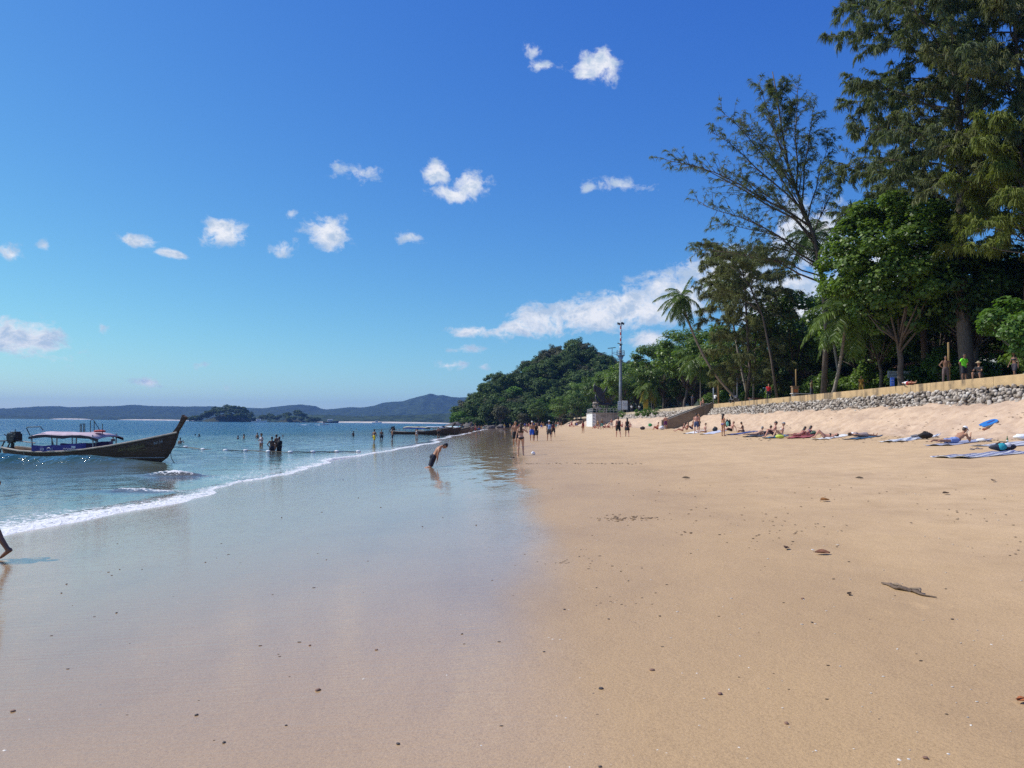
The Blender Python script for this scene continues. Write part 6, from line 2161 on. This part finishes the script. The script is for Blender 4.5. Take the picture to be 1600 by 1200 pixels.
# people on and around the moored boats and at the far end of the beach
person('boatman crouching at the engine of the yellow roofed longtail boat', 'squat', (-23.2, 152.8, .42), H(90), 'm', 1.7, 'dark', 'black', 'short', [('shirt', (.02, .02, .025)), ('shorts', (.02, .02, .03))], voxel=.03)
person('boatman in a blue shirt sitting in the white roofed longtail boat', 'squat', (-12.6, 180.9, .5), H(-60), 'm', 1.7, 'brown', 'black', 'short', [('shirt', (.06, .10, .55)), ('shorts', (.03, .03, .04))], voxel=.03)
_r = random.Random(41)
cols = [(.03, .03, .04), (.5, .5, .5), (.4, .05, .05), (.05, .1, .4), (.5, .35, .05), (.1, .3, .3), (.6, .55, .5)]
protoP = []
for i in range(10):
    f_ = i % 3 == 1
    protoP.append(person('x', ('walk', 'stand', 'hips', 'walk', 'fold')[i % 5], (0, 0, 0), 0, 'f' if f_ else 'm', 1.66 if f_ else 1.74, ('tan', 'brown', 'pink', 'tan')[i % 4], ('black', 'brown', 'blond')[i % 3], 'long' if f_ else 'short', [('briefs', cols[i % 7]), ('top', cols[i % 7])] if f_ else [('shorts', cols[i % 7])] + ([('shirt', cols[(i + 3) % 7])] if i % 4 == 0 else []), voxel=.034))
CROWD = [(733, 676.5, 200), (737, 676, 210), (743, 675.5, 190), (748, 674.5, 205), (752, 672.6, 180), (756.5, 671.5, 30), (761, 670, 200), (790, 667.5, 20), (797, 668.5, 180), (803, 669, 10), (820, 670.5, 0), (823, 671.5, 180), (826.5, 668, 0), (846, 671.5, 190), (849, 669.5, 10),
         (868.5, 671, 170), (872, 669, 0), (877, 667.5, 30), (788, 671, 190), (811, 668.6, 20), (834, 668.6, 200), (840, 669.2, 180), (893, 668.2, 0), (901, 667.2, 90), (934, 669, 160), (940.5, 671.5, 20), (955.5, 670.5, 190)]
used = set()
for i, (px, py, hd) in enumerate(CROWD):
    p = grd(px, py)
    src = protoP[i % 10]
    at_boats = px < 765
    lab = 'beachgoer gathered at the surf around the far moored boats' if at_boats else ('beachgoer standing before the concrete viewing platform' if px > 920 else 'distant beachgoer walking on the sand towards the headland')
    grp = 'people at the far boats' if at_boats else ('people by the platform' if px > 920 else 'distant walkers')
    if i % 10 in used:
        c = copy_tree(src, (p.x, p.y, p.z), H(hd), 1.0, lab, grp)
    else:
        used.add(i % 10)
        src.location, src.rotation_euler = (p.x, p.y, p.z), (0, 0, H(hd))
        src['label'], src['group'] = lab, grp
protoS = person('x', 'sit_knees', (0, 0, 0), 0, 'm', 1.7, 'pink', 'brown', 'short', [('shorts', (.3, .04, .05))], voxel=.03)
protoB = person('x', 'sit_back', (0, 0, 0), 0, 'f', 1.64, 'pink', 'black', 'long', [('briefs', (.03, .03, .04)), ('top', (.03, .03, .04))], voxel=.03)
for i, (px, py) in enumerate([(930, 670), (935, 670.5), (945, 669.5), (949, 668.8), (951.5, 669.3), (962, 668.2), (972, 668), (985, 668), (890, 667), (896, 667.6)]):
    p = grd(px, py)
    src = (protoS, protoB)[i % 2]
    lab = ('far sunbather sitting with bent knees at the foot of the viewing platform', 'far sunbather leaning back at the foot of the viewing platform')[i % 2]
    if i < 2:
        src.location, src.rotation_euler = (p.x, p.y, p.z), (0, 0, H(70))
        src['label'], src['group'] = lab, ('bent kneed far sunbathers', 'leaning far sunbathers')[i % 2]
    else:
        copy_tree(src, (p.x, p.y, p.z), H(50 + 17 * i), 1.0, lab, ('bent kneed far sunbathers', 'leaning far sunbathers')[i % 2])
# ================================================================== THINGS LYING ON THE SAND
def towel(label, px0, py0, px1, py1, w, c, stripes=None, seed=0):
    """towel laid from one ground point to another, slightly rumpled"""
    a, b = grd(px0, py0), grd(px1, py1)
    d = Vector((b.x - a.x, b.y - a.y, 0))
    L = d.length
    u = d.normalized()
    n = Vector((-u.y, u.x, 0))
    o = empty('towel', (a.x, a.y, a.z), 0, label, 'towel')
    r = random.Random(seed)
    ph = r.uniform(0, 6)
    K = 26
    def pt(s, t):
        q = a + u * (L * s) + n * (w * (t - .5)) + u * .03 * math.sin(t * 7 + ph)
        z = gz(q.x, q.y) + .028 + .014 * math.sin(s * 17 + ph + t * 5) * math.sin(t * 9 + s * 6) + .05 * (max(0, .06 - min(s, 1 - s)) / .06) * abs(math.sin(t * 6 + ph))
        return (q.x - a.x, q.y - a.y, z - a.z)
    mb = MB()
    mb.grid([[pt(i / K, j / 12) for j in range(13)] for i in range(K + 1)])
    solidify(mb.build('cloth', cloth(c), o, smooth=True), .012, 1)
    for (t0, t1, cc) in stripes or ():
        mb = MB()
        mb.grid([[Vector(pt(i / K, t0 + (t1 - t0) * j / 2)) + Vector((0, 0, .0155)) for j in range(3)] for i in range(K + 1)])
        mb.build('stripe', cloth(cc), o, smooth=True)
    return o
PALE, LILA, NAVY = (.60, .60, .62), (.42, .44, .54), (.10, .12, .28)
ST5 = [(.06 + k * .16, .12 + k * .16, NAVY) for k in range(6)]
towel('grey blue striped towel lying alone with a dark and turquoise pack on it', 1480, 716, 1592, 707, 1.25, PALE, [(.05 + k * .17, .11 + k * .17, (.16, .18, .34)) for k in range(6)], 1)
towel('wide blue and white striped towel beside the green bottle', 1552, 698, 1660, 686, 1.7, LILA, [(.04 + k * .15, .10 + k * .15, PALE) for k in range(6)], 2)
towel('white striped towel with a black bag at its end', 1390, 691, 1452, 681.5, 1.1, (.70, .70, .70), [(.1 + k * .2, .16 + k * .2, (.25, .3, .45)) for k in range(4)], 3)
towel('blue grey towel under the man in the white cap', 1462, 697, 1532, 688, .95, (.33, .35, .46), None, 4)
towel('white towel under the person with raised knees', 1279, 687, 1322, 680, .9, (.75, .74, .72), None, 5)
towel('dark blue towel by the resting person covered in cloths', 1330, 687, 1366, 681.5, .95, (.04, .10, .18), None, 6)
towel('red towel under the two dark haired women', 1245, 685, 1266, 677, 1.3, (.32, .07, .08), None, 7)
towel('dark blue towel under the person bent over a phone', 1140, 680, 1180, 674, 1.0, (.04, .07, .22), None, 8)
towel('green blue towel under the woman in the white bikini', 1203, 685, 1226, 680, 1.0, (.05, .16, .25), None, 9)
towel('pale lilac towel spread behind the sunbathers near the stairs', 1103, 679, 1128, 673, 1.1, (.55, .58, .70), None, 10)
towel('white towel beside the standing pair near the stairs', 1076, 678, 1098, 672.5, 1.1, (.72, .72, .72), None, 11)
towel('dark towel under the pale grey haired sunbather', 1174, 683, 1200, 676.5, 1.2, (.06, .07, .10), None, 12)

def lump(name, label, cat, px, py, size, c, parts=(), seed=0, rz=0.0, floor=.0):
    """soft bag or pile: rounded, dented shape with named extra parts"""
    p = grd(px, py)
    o = empty(name, (p.x, p.y, p.z + floor), rz, label, cat)
    mb = MB()
    mb.ell((0, 0, size[2] * .46), (size[0] / 2, size[1] / 2, size[2] / 2), seg=16, rings=10)
    r = Vector((seed * 3.7, 0, 0))
    vs = []
    for v in mb.v:
        q = Vector(v)
        s = 1 + .32 * mnoise.noise(q * 5 + r) + .15 * mnoise.noise(q * 11 + r)
        vs.append((q.x * s, q.y * s, max(-.01, q.z * s)))
    mb.v = vs
    mb.build('bag_body' if cat == 'bag' else 'fabric', cloth(c), o, smooth=True)
    for (nm, ctr, sz, cc) in parts:
        MB().ell(ctr, [x / 2 for x in sz], seg=10, rings=6).build(nm, cloth(cc), o, smooth=True)
    def strap(c2):
        MB().tube([(-size[0] * .25, 0, size[2] * .8), (-size[0] * .1, .02, size[2] * 1.15), (size[0] * .15, .0, size[2] * 1.12), (size[0] * .25, 0, size[2] * .75)], .014, 6).build('strap', cloth(c2), o, smooth=True)
    if cat == 'bag':
        strap(tuple(x * .6 for x in c))
    return o
lump('beach_bag', 'dark backpack with turquoise panel and white flap lying on the lone striped towel', 'bag', 1567, 706.5, (.78, .42, .26), (.025, .03, .05), [('side_panel', (-.1, -.12, .14), (.30, .26, .24), (.02, .30, .36)), ('flap', (.08, -.12, .18), (.26, .2, .18), (.65, .65, .68))], 1, floor=.04)
lump('beach_bag', 'black bag slumped at the end of the white striped towel', 'bag', 1446, 686, (.62, .42, .30), (.018, .015, .015), (), 2, floor=.03)
lump('clothes_pile', 'brown and grey heap of clothes on the white striped towel', 'clothes', 1429, 684.5, (.40, .3, .14), (.22, .20, .2), (), 3, floor=.04)
lump('clothes_pile', 'white bundle lying by the elbows of the man in the white cap', 'clothes', 1534, 690.5, (.42, .30, .16), (.78, .78, .77), (), 4)
lump('clothes_pile', 'white rumpled cloth on the wide striped towel', 'clothes', 1597, 689, (.7, .5, .22), (.80, .80, .80), (), 5, floor=.05)
lump('clothes_pile', 'white bundle at the head of the white towel', 'clothes', 1332, 681, (.45, .35, .22), (.78, .76, .74), (), 6)
lump('beach_bag', 'neon yellow bag beside the woman in the white bikini', 'bag', 1219, 685, (.5, .35, .22), (.50, .58, .08), (), 7)
lump('beach_bag', 'dark green bag at the edge of the red towel', 'bag', 1272, 679.5, (.55, .35, .24), (.05, .10, .07), [('side_panel', (.1, -.1, .12), (.2, .2, .16), (.25, .3, .05))], 8)
lump('beach_bag', 'dark grey bag standing between the pale towels near the stairs', 'bag', 1117, 674, (.5, .4, .42), (.03, .035, .04), (), 9)
lump('beach_bag', 'tall black backpack with turquoise bottle pocket behind the standing woman', 'bag', 1137.5, 668.5, (.62, .5, .95), (.012, .013, .015), [('pocket', (-.12, -.26, .42), (.3, .14, .5), (.20, .55, .48))], 10)
lump('beach_bag', 'dark bag lying alone on the sand left of the stairs', 'bag', 1004, 671.5, (.7, .45, .42), (.05, .03, .03), (), 11)
lump('beach_bag', 'green bag half way up the sand slope', 'bag', 1016, 666.5, (.7, .5, .5), (.03, .25, .08), (), 12)
lump('beach_bag', 'white bag next to the sunbather sitting left of the stairs', 'bag', 1034, 671.5, (.7, .5, .5), (.75, .75, .78), (), 13)
lump('clothes_pile', 'small orange brown bundle below the blue bodyboard', 'clothes', 1540, 673, (.34, .25, .14), (.30, .10, .05), (), 14)
lump('plastic_bag', 'crumpled white plastic bag on the damp sand beside the woman in the black bikini', 'litter', 833, 710.6, (.24, .2, .17), (.82, .83, .85), (), 15)
# hand bags carried by the walkers
p = grd(831, 689.5)
lump('carried_bag', 'dark bag hanging from the hand of the person beside the blue shorts man', 'bag', 838.5, 689.5, (.3, .2, .36), (.02, .02, .022), (), 16, floor=.52)
# bodyboard
p = grd(1545, 667)
o = empty('bodyboard', (p.x, p.y, p.z + .16), .25, 'bright blue bodyboard with white underside resting on the sand slope', 'bodyboard')
mb = MB()
out = [(-.55, -.10), (-.48, -.22), (-.1, -.28), (.35, -.25), (.55, -.14), (.58, 0), (.55, .14), (.35, .25), (-.1, .28), (-.48, .22), (-.55, .10), (-.46, 0)]
def slab(z0, z1, s=1.0):
    m_ = MB()
    k = len(out)
    m_.add([(x * s, y * s, z0) for x, y in out] + [(x * s, y * s, z1) for x, y in out], [tuple(range(k))[::-1], tuple(range(k, 2 * k))] + [(i, (i + 1) % k, (i + 1) % k + k, i + k) for i in range(k)])
    return m_
for nm, ob in (('deck', slab(.03, .065).build('deck', plain((.03, .19, .52), .5, .15, 6, .1, key='foam_blue'), o)), ('underside', slab(-.01, .028, .99).build('underside', M['white_paint'], o))):
    bevel(ob, .012)
MB().box((.15, 0, .069), (.5, .10, .006)).build('graphic', M['banner'], o)
o.rotation_euler = (R(16), R(-20), R(10))
o.scale = (.86, .8, .86)
# bottle
p = grd(1574, 692)
o = empty('green_bottle', (p.x, p.y, p.z), 0, 'green glass bottle standing in the sand by the wide striped towel', 'bottle')
mt, t, b = new_mat('green_glass')
b.inputs['Base Color'].default_value = (.05, .12, .02, 1)
b.inputs['Roughness'].default_value = .12
t.links.new(ramp(t, fbm(t, tex_pos(t, obj=True), 12, 2), [(.3, (.03, .09, .015)), (.7, (.07, .16, .03))]), b.inputs['Base Color'])
MB().tube([(0, 0, 0), (0, 0, .15), (0, 0, .19), (0, 0, .27), (0, 0, .275)], [.036, .036, .016, .013, .013], 12).build('glass', mt, o, smooth=True)
MB().tube([(0, 0, .06), (0, 0, .12)], [.0368, .0368], 12, cap=False).build('paper_label', M['white_paint'], o)
# flip flops
for (px, py, lab) in ((1519, 703, 'dark sandal below the man in the white cap, first of the pair'), (1529, 702, 'dark sandal below the man in the white cap, second of the pair'), (1546, 690.5, 'single dark sandal by the white bundle')):
    p = grd(px, py)
    o = empty('sandal', (p.x, p.y, p.z + .012), px * .7, lab, 'sandal')
    mb = MB()
    so = [(-.13, -.03), (-.09, -.042), (.0, -.034), (.08, -.048), (.125, -.03), (.135, 0), (.12, .035), (.06, .045), (0, .035), (-.1, .04), (-.13, .02)]
    k = len(so)
    mb.add([(x, y, 0) for x, y in so] + [(x, y, .022) for x, y in so], [tuple(range(k))[::-1], tuple(range(k, 2 * k))] + [(i, (i + 1) % k, (i + 1) % k + k, i + k) for i in range(k)])
    mb.build('sole', M['ink'], o)
    for s in (-1, 1):
        MB().tube([(.08, 0, .022), (.045, s * .03, .05), (-.01, s * .042, .022)], .008, 5).build('strap', M['ink'], o)

# driftwood
a, b_ = grd(1379, 913), grd(1459, 934)
o = empty('driftwood', (a.x, a.y, a.z), 0, 'long dark piece of driftwood bark lying on the bare damp sand', 'driftwood')
dv = Vector((b_.x - a.x, b_.y - a.y, b_.z - a.z))
n_ = 16
mb = MB()
pts = [Vector(dv) * (i / (n_ - 1)) + Vector((.02 * math.sin(i * .9), .02 * math.sin(i * .7 + 1), .010 + .006 * math.sin(i * 1.3))) for i in range(n_)]
mb.tube(pts, [.006 + .034 * math.sin(math.pi * min(1, i / (n_ - 1) * 1.05 + .02)) ** .8 for i in range(n_)], 10, rad2=[.005 + .012 * math.sin(math.pi * min(1, i / (n_ - 1) * 1.05 + .02)) for i in range(n_)])
vs = []
for v in mb.v:
    q = Vector(v)
    vs.append(q + Vector((0, 0, .012 * mnoise.noise(q * 26))) + Vector((.010 * mnoise.noise(q * 17), .010 * mnoise.noise(q * 17 + Vector((5, 0, 0))), 0)))
mb.v = [tuple(v) for v in vs]
mb.build('bark_strip', bark_mat('driftwood', (.16, .11, .075)), o, smooth=True)
for (s0, s1, dx) in ((.55, .80, .03), (.2, .42, -.02)):
    MB().tube([pts[int(s0 * 15)] + Vector((0, 0, .02)), (pts[int(s0 * 15)] + pts[int(s1 * 15)]) / 2 + Vector((dx, -.02, .03)), pts[int(s1 * 15)] + Vector((0, 0, .02))], [.008, .014, .006], 6).build('splinter', bark_mat('driftwood_pale', (.26, .19, .13)), o)

# fallen leaves
def dead_leaf(px, py, L, c, label, rz):
    p = grd(px, py)
    o = empty('dead_leaf', (p.x, p.y, p.z + .012), rz, label, 'leaf')
    mb = MB()
    rows = []
    for i in range(9):
        t = i / 8
        w = L * .30 * math.sin(math.pi * min(.98, t * .96 + .02)) ** .8
        x = (t - .5) * L
        rows.append([(x, -w, .05 * L + .14 * L * abs(math.sin(t * 4)) * .6), (x, -w * .5, .03 * L), (x, 0, .012 + .05 * L * t * t), (x, w * .5, .04 * L), (x, w, .08 * L + .16 * L * math.sin(t * 3))])
    mb.grid(rows)
    solidify(mb.build('blade', plain(c, .7, .3, 25, .4, key='dead_leaf'), o, smooth=True), .002)
    MB().tube([(-.62 * L, 0, .01), (-.5 * L, 0, .012), (.45 * L, 0, .05 * L + .012)], [.003, .003, .001], 5).build('midrib', plain(tuple(x * .6 for x in c), .7, .2, 9, 0, key='midrib'), o)
for (px, py, L, c, lab, rz) in [(1289, 783, .20, (.30, .13, .03), 'curled orange brown dead leaf standing out on the open sand', .4), (1229, 858, .11, (.10, .05, .025), 'dark brown leaf beside a white shell fragment', 1.0), (1285, 866, .16, (.22, .09, .045), 'reddish dead leaf near the white shell fragment', -.2), (1478, 772, .14, (.10, .06, .03), 'dark curled leaf on the rippled sand by the towels', .3),
                               (1598, 1098, .07, (.50, .16, .05), 'orange leaf just entering the picture on smooth sand', .2), (1072, 748, .2, (.13, .09, .05), 'brown leaf half buried beyond the churned sand', .1), (1343, 748, .16, (.10, .07, .04), 'thin dark leaf near the trampled patch', -.2), (1552, 752, .15, (.12, .07, .04), 'small brown leaf in front of the lone striped towel', .8), (1327, 930, .05, (.16, .10, .06), 'tiny leaf scrap left of the driftwood', .5)]:
    dead_leaf(px, py, L, c, lab, rz)

# pebbles and shells one can pick out, then the fine grit
peb = [mesh_np('pebble', v, f, plain((.07, .055, .05), .7, .4, 30, .3, key='pebble_dark'), smooth=True) for v, f in [rock_arrays(90 + s, .16, .7) for s in range(3)]]
peb2 = [mesh_np('pebble', v, f, plain((.24, .13, .085), .7, .4, 30, .3, key='pebble_brown'), smooth=True) for v, f in [rock_arrays(95 + s, .16, .7) for s in range(3)]]
for i, (px, py, s) in enumerate([(939, 1077, .016), (882, 953, .013), (951, 968, .012), (1031, 963, .010), (932, 919, .011), (932, 947, .008), (850, 1019, .010), (982, 908, .010), (1269, 973, .010), (1488, 968, .011), (307, 1118, .012), (350, 1161, .011), (622, 1163, .011), (447, 1134, .008), (182, 958, .012), (222, 890, .010), (321, 879, .012), (104, 913, .012), (96, 927, .012), (187, 890, .010), (510, 875, .010), (575, 877, .010), (722, 991, .010), (595, 793, .016), (660, 823, .014), (440, 809, .014), (560, 778, .016), (531, 750, .02), (536, 750, .02), (744, 821, .014), (692, 809, .013),
                                 (798, 715, .05), (802, 715.5, .07), (905, 870, .012), (925, 877, .010), (970, 893, .010), (1003, 888, .009), (868, 880, .009), (938, 1199, .01)]):
    p = grd(px, py)
    tag(link('pebble', peb[i % 3], None, loc=(p.x, p.y, p.z + s * .25), rot=(0, 0, i), scale=(s * .95, s * .75, s * .75)), 'small dark pebble lying on the damp sand', 'pebble', 'dark pebbles')
for i, (px, py, s) in enumerate([(1019, 1048, .014), (1125, 1085, .012), (1254, 936, .012), (1328, 930, .010), (497, 1079, .014), (484, 1009, .010), (588, 1016, .010), (20, 1112, .012), (1229, 1131, .010), (1446, 1185, .010)]):
    p = grd(px, py)
    tag(link('pebble', peb2[i % 3], None, loc=(p.x, p.y, p.z + s * .35), rot=(0, 0, i), scale=(s * 1.3, s, s * .8)), 'small reddish brown pebble lying on the damp sand', 'pebble', 'brown pebbles')
sv = MB()
for i in range(5):
    sv.add([(math.cos(a * .785) * (1 + .2 * (a % 2)) * (i / 4 + .02), math.sin(a * .785) * .7 * (i / 4 + .02), .35 * (1 - (i / 4) ** 2)) for a in range(8)], [])
fs = [(i * 8 + a, i * 8 + (a + 1) % 8, (i + 1) * 8 + (a + 1) % 8, (i + 1) * 8 + a) for i in range(4) for a in range(8)]
sv.f = fs
shell_me = sv.mesh('shell', plain((.74, .68, .58), .5, .15, 40, .2, key='shell'), True)
for i, (px, py, s) in enumerate([(1270, 859, .02), (1156, 1025, .010), (1380, 1057, .010), (1402, 1014, .009), (1405, 1187, .010), (1482, 1178, .009), (1275, 1173, .009), (1361, 1083, .008), (1139, 1077, .008), (1155, 1168, .007), (1028, 1172, .008), (870, 1119, .008), (884, 1122, .008), (1517, 1133, .008), (1549, 1007, .008), (1066, 1052, .007), (752, 1165, .008), (568, 1061, .010), (698, 1055, .008), (7, 1173, .012), (278, 941, .010), (46, 1124, .008), (720, 960, .008), (890, 1199, .008), (1089, 1052, .007), (1256, 937, .010), (949, 976, .007), (1010, 1004, .007), (1170, 1043, .006), (1420, 1186, .008)]):
    p = grd(px, py)
    tag(link('shell', shell_me, None, loc=(p.x, p.y, p.z), rot=(.2, .1, i * 1.3), scale=(s, s, s)), 'small white shell fragment on the sand', 'shell', 'white shell fragments')
def scatter(name, n, fn, mat, seed, rough=.25):
    r = random.Random(seed)
    Vs, Fs, b = [], [], 0
    for i in range(n):
        px, py, s = fn(r)
        p = grd(px, py)
        v, f = ROCKS[r.randrange(8)]
        a = r.uniform(0, 6.3)
        rm = np.array(Matrix.Rotation(a, 3, 'Z'))
        Vs.append(v @ rm.T * np.array([s * 1.5, s * .8, s * .45]) + np.array([p.x, p.y, p.z + s * .25]))
        Fs.append(f + b)
        b += len(v)
    o = link(name, mesh_np(name, np.concatenate(Vs), np.concatenate(Fs), mat))
    return tag(o, kind='stuff')
def f_dig(r):
    if r.random() < .6:
        return 975 + r.gauss(0, 24), 810 + r.gauss(0, 2.2), r.uniform(.005, .02)
    return r.choice([(950, 813), (1060, 792), (1200, 804), (1130, 834), (1240, 838)])[0] + r.gauss(0, 18), r.choice([813, 792, 804, 834]) + r.gauss(0, 2), r.uniform(.004, .016)
scatter('sand_crumbs', 130, f_dig, plain((.30, .20, .12), .95, .4, 9, .3, key='sand_crumb'), 5)
def f_grit(r):
    t = r.random()
    if r.random() < .6:                        # drifts left by the last tides
        cx, cy = r.choice(((905, 880), (955, 940), (1090, 768), (1180, 842), (1320, 772), (1480, 800), (1560, 860), (1250, 820)))
        px, py = cx + r.gauss(0, 38), cy + r.gauss(0, 9)
        t = (py - 735) / 460
    else:
        px, py = r.uniform(840, 1600), 735 + 460 * t ** 1.6
    return px, py, r.uniform(.002, .0055) * (1 + 1.8 * (1 - t))
scatter('grit', 190, f_grit, plain((.12, .085, .06), .9, .5, 20, .2, key='grit'), 6)
def f_grit3(r):
    t = r.random()
    return r.uniform(850, 1600), 735 + 460 * t, r.uniform(.002, .004) * (1 + 2.0 * (1 - t))
scatter('shell_grit', 130, f_grit3, plain((.7, .64, .54), .7, .2, 20, .2, key='shell_grit'), 9)
def f_grit2(r):
    t = r.random()
    return r.uniform(60, 820), 760 + 430 * t, r.uniform(.003, .007) * (1 + 1.2 * (1 - t))
scatter('grit', 34, f_grit2, plain((.09, .07, .06), .9, .5, 20, .2, key='grit_dark'), 7)
def f_far(r):
    px = r.uniform(1150, 1600)
    return px, 678 + (px - 1150) * .016 + abs(r.gauss(0, 5)), r.uniform(.015, .045)
scatter('dry_weed', 260, f_far, plain((.12, .085, .055), .95, .4, 9, .3, key='dry_weed'), 8)
def f_slope(r):
    px = r.uniform(1180, 1600)
    return px, 655 + (px - 1180) * .005 + r.uniform(-12, 18), r.uniform(.015, .05)
scatter('slope_litter', 140, f_slope, plain((.14, .10, .07), .95, .4, 9, .3, key='slope_litter'), 18)
def f_line(r):
    return r.uniform(800, 1005), 724.5 + r.gauss(0, .5), r.uniform(.010, .028)
scatter('tide_line', 70, f_line, plain((.10, .075, .05), .95, .4, 9, .3, key='tide_line'), 12)

# weeds on the far stone bank
wd = broadleaf(121, .9, .1, .55, .5, 12, 40, .16, .6, .02, clump_r=.25)
w0 = None
for i, (px, d) in enumerate([(981, 182), (1004, 160), (1019, 148), (1030, 140), (1012, 152)]):
    loc = (26.2, d, 4.0 + .1 * (i % 2))
    if w0 is None:
        w0 = add_tree('weed_clump', wd[0], wd[1], wd[2], M['leaf_bright'], M['bark'], loc, 0, 'green weed clump growing out of the far stone bank', 'weeds on the stone bank', 1.8, 'plant')
    else:
        copy_tree(w0, loc, i, 1.3 + .3 * (i % 3))

bpy.data.scenes.remove(tmp_scene)

# ================================================================== HAZE
mt = bpy.data.materials.new('haze')
mt.use_nodes = True
t = mt.node_tree
t.nodes.clear()
pv = nd(t, 'ShaderNodeVolumePrincipled')
pv.inputs['Color'].default_value = (.21, .43, 1.0, 1)
pv.inputs['Density'].default_value = 8.5e-5
pv.inputs['Anisotropy'].default_value = 0.0
oo = nd(t, 'ShaderNodeOutputMaterial')
t.links.new(pv.outputs[0], oo.inputs['Volume'])
mb = MB()
mb.box((0, 4500, 120), (20000, 10000, 260))
tag(mb.build('haze', mt), kind='stuff')
